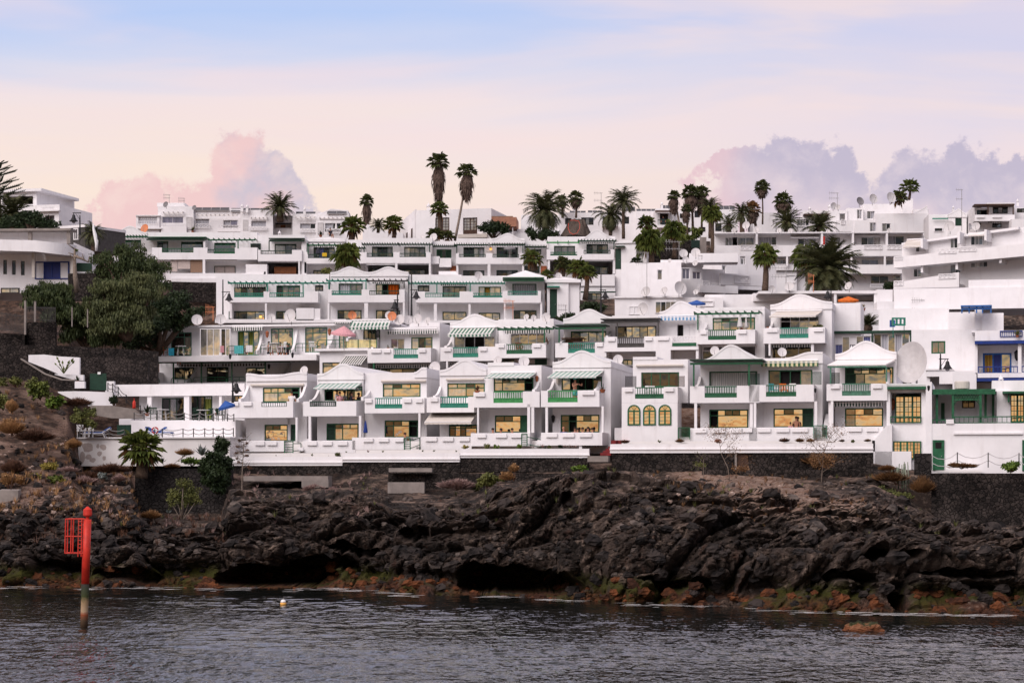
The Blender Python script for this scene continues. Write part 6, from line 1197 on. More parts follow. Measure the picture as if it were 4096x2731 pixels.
wall_thing('green_screen', 'dark green netting screen with a small white sign behind the landing', 'fence', [(845, 690, 845, 157), (1000, 690, 850, 157)], 0, .1, 'green_dark')
wall_thing('stone_wall', 'low grey stone wall below the round bush beside the pool terrace', 'wall', [(850, 990, 1075, 152.5), (1050, 992, 1110, 152.5), (1340, 1035, 1115, 152.5)], 0, .5, 'concrete', group=SW)
block_px('white_sign', 'small white notice on the dark green netting screen', 'sign', B0, 918, 676, 946, 698, 156.9, .04, 'plastic')

T(*A2); wall_thing('stone_wall', 'dark lava stone terrace wall behind the palm garden, upper right of centre', 'wall', [(1380, 860, 1080, 228), (1640, 850, 1080, 229), (1885, 850, 1080, 230)], 0, .6, 'lava_wall', group=SW)
wall_thing('concrete_wall', 'grey concrete block wall end in the palm garden', 'wall', [(1882, 820, 970, 229), (1942, 820, 970, 229)], 0, .3, 'concrete')
wall_thing('green_screen', 'dark green mesh screen beside the grey concrete wall end', 'fence', [(1800, 848, 920, 227.6), (1880, 848, 920, 228.6)], 0, .1, 'green_dark')

h = H(B3, 'side_annex', 'tall plain white annex wall right of the cream awning house, left of the spiky palm', 900, 2, 3.5, 'house', GW); h.block(772, 28, 1040, 420, 0, 5).finish()
h = H(B3, 'garden_house', 'plain white wall behind the spiky palm, below the orange parasol courtyard', 1130, (186., 3.), 0, 'house', GW); h.block(1000, 92, 1330, 420, 0, 4).block(1195, 15, 1400, 420, 1, 4).finish()
# ================================================================ VEGETATION
def leafmat(name, c1, c2, rough=.6, sc=1.2, trans=0.):
 m, N, b = base_mat(name, rough, .25); p = geo_pos(N)
 n = N.noise(p, sc, 4, .6); n2 = N.noise(p, sc*6, 3, .6)
 c = N.mix(N.sstep(n, .38, .62), (*c1, 1), (*c2, 1)); c = N.mix(N.sstep(n2, .35, .7, 0, .6), c, tuple(x*1.5 for x in c2)+(1,)); N.l.new(c, b.inputs['Base Color']); MATS[name] = m
leafmat('leaf_palm', (.024, .036, .012), (.070, .080, .024)); leafmat('leaf_palm_green', (.030, .052, .012), (.105, .125, .026))
leafmat('leaf_date', (.024, .032, .014), (.070, .072, .030)); leafmat('leaf_dark', (.008, .018, .007), (.022, .036, .012))
leafmat('leaf_pepper', (.016, .030, .010), (.050, .066, .022)); leafmat('leaf_olive', (.050, .060, .018), (.12, .125, .035)); leafmat('leaf_pepper_lit', (.030, .042, .016), (.085, .095, .038)); leafmat('leaf_yellow', (.11, .10, .02), (.25, .20, .04))  # the lit pepper leaf has sunlit brightness painted into its green
leafmat('leaf_bright', (.03, .07, .012), (.10, .15, .02)); leafmat('leaf_grey', (.08, .10, .09), (.19, .21, .20)); leafmat('leaf_brown', (.085, .045, .020), (.17, .085, .035))
leafmat('dry_orange', (.16, .085, .035), (.34, .19, .085)); leafmat('dry_pink', (.17, .11, .10), (.30, .20, .18)); leafmat('dry_brown', (.050, .028, .020), (.12, .060, .038)); leafmat('flower_pink', (.30, .02, .10), (.40, .04, .2)); leafmat('cactus', (.09, .12, .08), (.20, .22, .17))
def rv(r=1.): return Vector((random.uniform(-r, r), random.uniform(-r, r), random.uniform(-r, r)))
def fan_crown(c, R, n=26, droop=.25, low=-.55, seg=9, spread=1.45):
 m = MB()
 for i in range(n):
  t = i/(n-1); el = lerp(1.25, low, t**.9)+random.uniform(-.12, .12); az = i*2.39996+random.uniform(-.2, .2)
  d = Vector((cos(el)*cos(az), cos(el)*sin(az), sin(el))); L = R*random.uniform(.85, 1.1); hub = c+d*L*.45+Vector((0, 0, -.04*R*(1-t)))
  side = d.cross(Vector((0, 0, 1))).normalized(); up = side.cross(d)
  m.tube([c, hub], [.018*R, .012*R], 4, False)
  for j in range(seg):
   a = lerp(-spread, spread, j/(seg-1)); q = d*cos(a)+side*sin(a); l = L*.58*(1-.22*abs(a)/spread)*random.uniform(.85, 1.1)
   w = l*.24; tip = hub+q*l+Vector((0, 0, -droop*l*random.uniform(.6, 1.6))); mid = hub+q*l*.62+up*l*.05; wv = (q.cross(up)).normalized()*w*.5
   m.add([hub, mid-wv, tip, mid+wv], [(0, 1, 2), (0, 2, 3)])
 return m
def skirt(c, h, r0, r1, r2, n=150, ragged=.14):
 m = MB(); prof = []; N_ = 14
 for i in range(N_):
  t = i/(N_-1); r = lerp(r0, r1, min(1, t*2.4)) if t < .42 else lerp(r1, r2, (t-.42)/.58); prof.append((r*.86, -h*t))
 m.lathe(c, prof, 14)
 m.v = [tuple(Vector(p)+rv(r1*.07)) for p in m.v]
 for i in range(n):
  t = random.random()**.8; a = random.uniform(0, 2*pi); r = lerp(r0, r1, min(1, t*2.4)) if t < .42 else lerp(r1, r2, (t-.42)/.58)
  p = c+Vector((cos(a)*r, sin(a)*r, -h*t)); l = h*random.uniform(.10, .24); o = Vector((cos(a), sin(a), 0))*r1*random.uniform(-.02, ragged); w = Vector((-sin(a), cos(a), 0))*r1*.09
  m.add([p-w, p+w, p+o*.8-Vector((0, 0, l*.6))+w*.8, p+o-Vector((0, 0, l))], [(0, 1, 2), (0, 2, 3)])
 return m
def date_crown(c, R, n=46, low=-.75, leaf=20, droop=.55, top=1.35):
 m = MB(); n = int(n*1.35)
 for i in range(n):
  t = i/(n-1); el = lerp(top, low, t**.85)+random.uniform(-.1, .1); az = i*2.39996+random.uniform(-.25, .25); d = Vector((cos(az), sin(az), 0)); L = R*random.uniform(.88, 1.1)*(1 if el > 0 else .86)
  pts = []; p = c.copy(); e = el
  for k in range(9): pts.append(p.copy()); p = p+(d*cos(e)+Vector((0, 0, 1))*sin(e))*L/8; e -= droop*.24*(.4+k/8)*(1.3-abs(sin(el))*.4)
  m.tube(pts, [.014*R*(1-k/10) for k in range(9)], 4, False); side = Vector((-d.y, d.x, 0))
  for k in range(leaf):
   f = (k+1)/leaf*7.9; j = min(7, int(f)); q = pts[j].lerp(pts[j+1], f-j); tan = (pts[j+1]-pts[j]).normalized(); l = L*.26*(sin(pi*min(1, (k+2)/(leaf+3)))**.5)*random.uniform(.85, 1.15)
   for sg in (-1, 1):
    dr = (side*sg*.85+tan*.75+Vector((0, 0, random.uniform(-.55, -.05)))).normalized(); w = tan*l*.11
    m.add([q-w, q+w, q+dr*l], [(0, 1, 2)])
 return m
def palm_thing(name, label, loc, group=None): return thing(name, label, 'palm tree', loc, group)
PG = 'palms standing among the white houses'
def fan_palm(tile, label, a, b, R, ba, bb, Y, sk=None, tr=.2, mat='leaf_palm', n=26, low=-.5, droop=.25, brown=True, tm='trunk', rs=None):
 """crown centre (a,b), radius R (tile px), trunk foot (ba,bb), sk = bottom of the skirt"""
 T(*tile); c = P(a, b, Y); f = P(ba, bb, Y); s = Y/FPX*K; Rm = R*s*1.1; tr *= .68; o = palm_thing('fan_palm', label, f, PG)
 if Rm > 0: fan_crown(c, Rm, n, droop, low).build('crown', mat, o)
 m = MB(); k = 8; pts = []
 for i in range(k):
  t = i/(k-1); p = f.lerp(c, t)+Vector((sin(t*pi)*Rm*.05, 0, 0)); pts.append(p)
 m.tube(pts, [tr*lerp(1.25, .8, i/(k-1))*(1+.05*(i % 2)) for i in range(k)], 9); m.build('trunk', tm, o, True)
 if sk:
  h = (sk-b)*s; cc = c+Vector((0, 0, -.02*Rm)); r = rs*s*1.22 if rs else Rm*.62
  skirt(cc, h, r*.35, r, r*.42, 170).build('dead_frond_skirt', 'skirt', o)
 elif brown: fan_crown(c+Vector((0, 0, -.12*Rm)), Rm*.72, 9, .9, -1.0, 7, 1.1).build('dry_fronds', 'leaf_brown', o)
 return o
def date_palm(tile, label, a, b, R, ba, bb, Y, tr=.28, n=46, low=-.75, mat='leaf_date', droop=.55, leaf=20, top=1.35):
 T(*tile); c = P(a, b, Y); f = P(ba, bb, Y); Rm = R*Y/FPX*K*1.08; tr *= .72; o = palm_thing('date_palm', label, f, PG)
 date_crown(c, Rm, n, low, leaf, droop, top).build('crown', mat, o); m = MB()
 m.tube([f.lerp(c, t/7) for t in range(8)], [tr*(1.25-.3*t/7)*(1+.08*(t % 2)) for t in range(8)], 9); m.lathe(c-Vector((0, 0, tr*2.0)), [(tr*.9, 0), (tr*1.6, tr*.8), (tr*1.5, tr*1.8), (tr*.5, tr*2.4)], 10); m.build('trunk', 'trunk', o, True); return o
fan_palm(A1, 'tallest fan palm with very long shaggy skirt, left one of the skyline pair', 1775, 110, 108, 1795, 835, 246, 470, .17, rs=58, n=30)
fan_palm(A1, 'tall leaning fan palm with long skirt, right one of the skyline pair', 2040, 205, 103, 1928, 855, 243, 470, .17, 'leaf_palm', rs=62, tm='trunk_pale')
fan_palm(A1, 'single fan palm with brown skirt on the skyline between two apartment roofs', 1098, 480, 76, 1105, 790, 256, 700, .15, rs=42)
fan_palm(A1, 'bushy fan palm whose crown overlaps the end of the pale apartment block', 965, 715, 125, 950, 870, 245, None, .45, 'leaf_palm_green')
fan_palm(A1, 'bushy fan palm in front of the white wedge-shaped wall', 1345, 700, 105, 1355, 830, 247, None, .3, 'leaf_palm_green')
fan_palm(A1, 'shorter fan palm directly in front of the tallest skirted palm', 1778, 560, 92, 1785, 840, 244, None, .33, 'leaf_palm_green', tm='trunk')
fan_palm(A1, 'low dark fan palm clump at the foot of the skyline pair', 1740, 800, 90, 1740, 850, 242, None, .2, 'leaf_palm', low=-.2)
fan_palm(A1, 'low dark fan palm at the foot of the leaning tall palm', 1860, 815, 75, 1860, 850, 242, None, .2, 'leaf_palm', low=-.2)
fan_palm(A1, 'broad fan palm growing in front of the fourth-row houses, left of the long dark pergola', 915, 980, 145, 912, 1150, 220, None, .42, 'leaf_palm_green', 32, -.8, .5)
fan_palm(A2, 'brown-hung fan palm just right of the largest skyline date palm', 712, 445, 82, 715, 640, 257, 545, .16, 'leaf_palm', rs=52, n=26, low=-.9)
fan_palm(A2, 'fan palm crown half hidden behind the largest skyline date palm', 580, 480, 80, 590, 640, 262, None, .2, 'leaf_palm', n=26, low=-.9)
fan_palm(A2, 'skirted fan palm with thin bare trunk left of the skyline cluster', 1635, 430, 66, 1690, 720, 250, 600, .14, 'leaf_palm', rs=46, tm='trunk_pale')
fan_palm(A2, 'tallest skirted fan palm in the skyline cluster right of centre', 1795, 400, 96, 1815, 800, 248, 580, .18, 'leaf_palm', rs=60)
fan_palm(A2, 'skirted fan palm at the right of the skyline cluster', 1895, 400, 82, 1895, 800, 249, 600, .16, 'leaf_palm', rs=52)
fan_palm(A2, 'short skirted fan palm below the skyline cluster', 1750, 555, 55, 1765, 820, 247, 680, .15, 'leaf_palm', rs=40)
fan_palm(A2, 'green fan palm left of the small canopy balcony', 1380, 690, 95, 1400, 860, 240, None, .25, 'leaf_palm_green')
fan_palm(A2, 'large green fan palm in the garden above the plain cube house', 1405, 850, 150, 1425, 1060, 222, None, .36, 'leaf_palm_green', 32, -.8, .5)
fan_palm(A2, 'broad green fan palm with red-brown bare trunk in the palm garden', 1635, 750, 120, 1638, 1020, 224, None, .30, 'leaf_palm_green', 32, -.8, .5)
fan_palm(A2, 'fan palm with tall straight trunk beside the white house wall, right of the palm garden', 1995, 590, 105, 1995, 970, 226, None, .24, 'leaf_palm_green', 30, -.8, .5)
fan_palm(A2, 'small fan palm in front of the recessed house section', 305, 1015, 108, 313, 1140, 214, None, .28, 'leaf_palm_green', 28, -.7)
fan_palm(A2, 'small fan palm above the pyramid roof of the little green-door house', 588, 1070, 92, 595, 1190, 214, None, .24, 'leaf_palm', 26, -.6)
fan_palm(A2, 'leafy fan palm, middle one of three by the row end house', 735, 1105, 112, 740, 1275, 211, None, .28, 'leaf_palm_green', 28, -.7)
fan_palm(A2, 'leafy fan palm with curved rough trunk, right one of three by the row end house', 825, 1150, 98, 800, 1411, 210, None, .32, 'leaf_palm_green', 28, -.6)
fan_palm(A2, 'low fan palm shrub left of the little green-door house', 440, 1180, 70, 440, 1230, 213, None, .15, 'leaf_palm_green', 20, -.2)
fan_palm(A2, 'low dark palm shrub on the plain cube house roof edge', 1285, 1055, 62, 1285, 1070, 214, None, .12, 'leaf_dark', 20, 0)
fan_palm(A3, 'lone fan palm against the right cloud, hung with brown fronds, left of two', 112, 350, 84, 118, 700, 258, 450, .12, 'leaf_palm', rs=50)
fan_palm(A3, 'fan palm against the right cloud hung with brown fronds, right of two', 313, 475, 98, 320, 700, 256, 590, .16, 'leaf_palm', rs=72)
fan_palm(A3, 'brown shaggy palm at the right end of the palm skyline cluster', 20, 560, 92, 60, 760, 254, 690, .2, 'leaf_brown', rs=50)
fan_palm(A3, 'fan palm on the top of the stepped house beside the roof dish', 1505, 355, 98, 1495, 470, 252, None, .2, 'leaf_palm_green', brown=False)
fan_palm(A3, 'shaggy palm behind the roof dish on the stepped house', 1400, 450, 90, 1400, 520, 256, None, .2, 'leaf_palm')
fan_palm(A3, 'fan palm with thick rough trunk in front of the lower white terrace, right', 145, 985, 135, 140, 1340, 200, None, .36, 'leaf_palm_green', 30, -.7, .4)
fan_palm(A3, 'green fan palm left behind the big dark date palm', 525, 985, 145, 545, 1240, 206, None, .3, 'leaf_palm_green', 34, -.8, .5)
fan_palm(C0_, 'big green fan palm in front of the pool terrace wall', 1325, 215, 215, 1330, 500, 146.5, None, .5, 'leaf_palm_green', 40, -.7, .2)
date_palm(A1, 'feather palm rising behind the pale apartment block on the upper left skyline', 282, 545, 165, 283, 680, 264, .5, 44, -.35)
date_palm(A2, 'largest skyline date palm with arching grey fronds', 425, 570, 235, 430, 830, 240, .45, 60, -.95, droop=.7)
date_palm(A2, 'dusty drooping date palm left of the tall slim date palm', 1040, 610, 175, 1040, 805, 238, .22, 46, -1.1, droop=.95)
date_palm(A2, 'tall slim date palm above the octagonal house', 1160, 490, 172, 1162, 835, 236, .2, 40, -.4, droop=.75)
date_palm(A3, 'feather palm behind the long balcony block roof, left of two', 350, 680, 160, 350, 790, 246, .4, 44, -.6)
date_palm(A3, 'feather palm behind the long balcony block roof, right of two', 655, 720, 170, 660, 800, 246, .4, 44, -.5)
date_palm(A3, 'huge dark date palm in front of the long balcony block', 725, 1120, 320, 720, 1330, 198, .75, 84, -.75, droop=.5, leaf=26)
date_palm(A1, 'small feather palm right of the single skyline palm', 1205, 720, 95, 1205, 780, 250, .2, 34, -.3)
date_palm(A0, 'feather palm beside the street lamp behind the modern villa', 870, 790, 140, 880, 960, 192, .25, 40, -.9, droop=.8)
date_palm(A0, 'large dark feather palm in front of the balustraded house, far left', 110, 620, 240, 110, 760, 196, .5, 50, -.7)
date_palm(A2, 'tall date palm at the right of the palm garden skyline', 1975, 540, 125, 1975, 830, 244, .2, 36, -.5, droop=.7)
date_palm(A2, 'bushy date palm left of the lone fan palm, behind the bright white wall', 2270, 590, 125, 2280, 790, 244, .3, 42, -.9, droop=.7)
date_palm(A2, 'dark date palm low between white houses, right of the palm garden', 2150, 700, 110, 2150, 790, 240, .3, 36, -.8)
date_palm(B3, 'spiky palm standing against the white wall right of the trailing-plant house', 1110, 240, 130, 1100, 310, 180, .35, 30, .25, 'leaf_date', .35)
T(*A0); o = thing('norfolk_pine', 'Norfolk pine with flat tiered branches cut by the left picture edge', 'tree', P(-10, 740, 200)); m = MB(); m.tube([P(-12, 740, 200), P(-12, 60, 200)], [.3, .05], 8); m.build('trunk', 'trunk', o, True); m = MB()
for k, (b, L) in enumerate(((110, 80), (165, 115), (215, 150), (300, 165), (360, 200), (420, 215))):
 for j in range(8):
  az = j*pi/4+k*.4+(.0 if j else -.1); c = P(-12, b+30, 200); R = L*200/FPX*K*1.1; d = Vector((cos(az), sin(az), .32))
  m.tube([c, c+d*R], [.06, .02], 4, False)
  for q in range(9):
   f = (q+3)/11; p = c+d*R*f; l = R*.17*(1.3-f*.6)
   for sg in (-1, 1): s_ = Vector((-sin(az), cos(az), 0))*sg; m.tube([p, p+s_*l*.6+d*l*.5+Vector((0, 0, l*.35))], [.035, .02], 3)
m.build('branches', 'leaf_dark', o)
def ellip_pts(cl, n):
 wt = [x[3]*x[4]*x[5] for x in cl]; tot = sum(wt); out = []
 for (cx, cy, cz, rx, ry, rz), w in zip(cl, wt):
  for _ in range(max(3, int(n*w/tot))):
   d = rv().normalized(); r = random.random()**.45*random.uniform(.8, 1.08); out.append((Vector((cx+d.x*rx*r, cy+d.y*ry*r, cz+d.z*rz*r)), d))
 return out
def tree(tile, name, label, clumps, ba, bb, Y, n, leaf, mat, weep=0., trunk=.25, cat='tree', group=None, depth=.8, tm='trunk', mats=None, stems=4):
 T(*tile); s = Y/FPX*K; f = P(ba, bb, Y); o = thing(name, label, cat, f, group); cl = []
 for (a, b, ra, rb) in clumps: p = P(a, b, Y); cl.append((p.x, p.y+random.uniform(-.4, .4)*ra*s*depth, p.z, ra*s, ra*s*depth, rb*s))
 big = cl; cl = list(big)
 for (cx, cy, cz, rx, ry, rz) in big:
  for _ in range(7):
   d = rv().normalized(); q = random.uniform(.28, .5); cl.append((cx+d.x*rx*.85, cy+d.y*ry*.85, cz+d.z*rz*.85, rx*q, ry*q, rz*q))
 cl = [(x[0], x[1], x[2], x[3]*.78, x[4]*.78, x[5]*.78) for x in cl[:len(big)]]+cl[len(big):]
 m = MB(); blades = mat.startswith('dry') or mat == 'leaf_brown'
 if blades:
  for (cx, cy, cz, rx, ry, rz) in big:
   for _ in range(int(n*1.6/len(big))):
    az = random.uniform(0, 2*pi); q = random.random()**.5; bx = Vector((cx+cos(az)*rx*.55*q, cy+sin(az)*ry*.55*q, cz-rz*.8)); d = Vector((cos(az)*q*1.0*rx, sin(az)*q*ry, rz*random.uniform(.9, 1.9)*(1.15-q*.6)))
    d += rv(.12*rx); w = Vector((-sin(az), cos(az), 0))*random.uniform(.012, .03); k1 = bx+d*.6+rv(.08*rx); m.add([bx-w, bx+w, k1+w*.8, bx+d, k1-w*.8], [(0, 1, 2, 3, 4)])
    if random.random() < .5: e = rv(.35*rx); m.add([k1-w*.5, k1+w*.5, k1+e*.6+Vector((0, 0, .2*rz))], [(0, 1, 2)])
  n = int(n*.5); leaf = leaf*.45
 for p, d in ellip_pts(cl, n):
  l = leaf*random.uniform(.6, 1.4); a = rv().normalized(); b_ = a.cross(d+rv(.4)).normalized()
  if weep and random.random() < .8:
   a = Vector((random.uniform(-.25, .25), random.uniform(-.25, .25), -1)); b_ = Vector((random.uniform(-1, 1), random.uniform(-1, 1), 0)).normalized(); q = l*weep
   m.add([p, p+b_*l*.28+a*q*.4, p+a*q, p-b_*l*.28+a*q*.4], [(0, 1, 2, 3)])
  else: m.add([p, p+a*l*.5+b_*l*.3, p+a*l, p+a*l*.5-b_*l*.3], [(0, 1, 2, 3)])
 m.build('crown' if cat == 'tree' else 'foliage', mat, o)
 t = MB()
 for i, (cx, cy, cz, rx, ry, rz) in enumerate(cl[:stems+3]): top = Vector((cx, cy, cz)); mid = f.lerp(top, .5)+rv(.15*(top-f).length*.5); t.tube([f, mid, top], [trunk, trunk*.6, trunk*.2], 6)
 t.build('trunk' if cat == 'tree' else 'stems', tm, o, True); return o
tree(A0, 'pepper_tree', 'large weeping pepper tree, tallest of the green mass at left', [(1150, 950, 130, 80), (1000, 1040, 150, 110), (1250, 1040, 190, 130), (1420, 1120, 180, 130), (1130, 1180, 260, 160), (1480, 1230, 130, 120), (920, 1180, 110, 110), (1300, 900, 90, 50), (1100, 1350, 300, 150)], 1180, 1600, 183, 26000, .17, 'leaf_pepper', 1.3, .35)
tree(A0, 'pepper_tree', 'lighter olive weeping tree in front of the large pepper tree', [(1350, 1220, 190, 110), (1180, 1330, 250, 120), (1450, 1330, 150, 110), (950, 1290, 150, 90), (1150, 1450, 300, 150), (900, 1480, 170, 130), (1250, 1600, 250, 170), (1050, 1640, 250, 120)], 1200, 1790, 172, 26000, .17, 'leaf_pepper_lit', 1.5, .3)
tree(A0, 'pepper_tree', 'small dusty pepper tree below the modern villa window', [(300, 1300, 110, 70), (480, 1290, 150, 80), (600, 1350, 130, 90), (420, 1400, 200, 100), (560, 1500, 180, 130), (300, 1440, 110, 70)], 480, 1640, 172, 12000, .15, 'leaf_pepper', 1.9, .2)
tree(B0, 'dark_tree', 'dense dark tree between the pepper tree and the dishes of the second row', [(1420, 60, 180, 110), (1650, 40, 200, 110), (1830, 120, 130, 80), (1500, 200, 220, 140), (1350, 330, 190, 130), (1700, 200, 150, 90), (1250, 420, 150, 60)], 1480, 520, 178, 18000, .20, 'leaf_dark', 0, .3)
tree(B0, 'dark_tree', 'dark ivy-like tree mass hanging over the long lava wall', [(700, 250, 180, 130), (950, 330, 200, 110), (620, 120, 140, 110), (1100, 250, 170, 150), (850, 130, 190, 120)], 820, 470, 174, 16000, .16, 'leaf_pepper', 2.0, .2)
tree(A0, 'round_tree', 'dark round tree crown above the flat roof of the modern villa', [(120, 680, 190, 80), (330, 660, 150, 80), (440, 700, 110, 60), (250, 610, 90, 50)], 300, 800, 189, 6000, .25, 'leaf_dark', 0, .2)
tree(A1, 'round_tree', 'dark spreading tree right of the flat-roofed pale house', [(2240, 740, 90, 60), (2340, 730, 90, 60), (2290, 690, 60, 35), (2400, 760, 60, 50)], 2290, 840, 246, 3500, .22, 'leaf_dark', 0, .12)
tree(A2, 'hedge_bush', 'dark hedge below the largest skyline date palm', [(300, 790, 70, 55), (400, 800, 80, 60), (500, 800, 60, 50)], 400, 850, 238, 3000, .22, 'leaf_dark', 0, .1, 'bush')
tree(A1, 'garden_bush', 'bright green bush below the broad fan palm, beside the small lamp', [(720, 1140, 45, 35)], 720, 1172, 222, 500, .2, 'leaf_olive', 0, .05, 'bush')
tree(A2, 'garden_bush', 'green bushes at the foot of the skyline palm cluster', [(1850, 780, 60, 50), (1700, 790, 50, 40), (1780, 830, 60, 40)], 1800, 850, 246, 2000, .2, 'leaf_palm_green', 0, .05, 'bush')
tree(A3, 'topiary_tree', 'round-headed dark small tree in front of the long balcony block', [(1310, 1275, 55, 45)], 1312, 1360, 200, 1600, .16, 'leaf_dark', 0, .08)
tree(C0_, 'dark_bush', 'large dark green bush with red blossoms beside the square-cut stone wall', [(2030, 320, 120, 90), (2050, 450, 140, 120), (1960, 400, 90, 90), (2070, 560, 110, 70), (2110, 380, 80, 90), (1990, 520, 90, 80)], 2040, 640, 145.5, 16000, .16, 'leaf_dark', 0, .1, 'bush')
tree(C0_, 'dark_bush', 'dark conifer-like bush against the pool terrace wall', [(2085, 170, 75, 80), (2060, 240, 70, 50)], 2070, 300, 148.5, 2600, .15, 'leaf_dark', 0, .08, 'bush')
tree(C0_, 'shrub_tree', 'thin-stemmed yellowish shrub tree in front of the square-cut stone wall', [(1730, 560, 90, 60), (1640, 640, 80, 70), (1800, 640, 90, 70), (1720, 700, 130, 70), (1850, 700, 60, 60), (1600, 720, 50, 60)], 1710, 905, 141.5, 3200, .12, 'leaf_olive', 0, .05, 'shrub', tm='trunk_pale')
tree(B0, 'topiary_bush', 'round clipped bush on a short stem beside the chained steps', [(1073, 942, 46, 36)], 1073, 990, 153, 1400, .10, 'leaf_dark', 0, .07, 'bush')
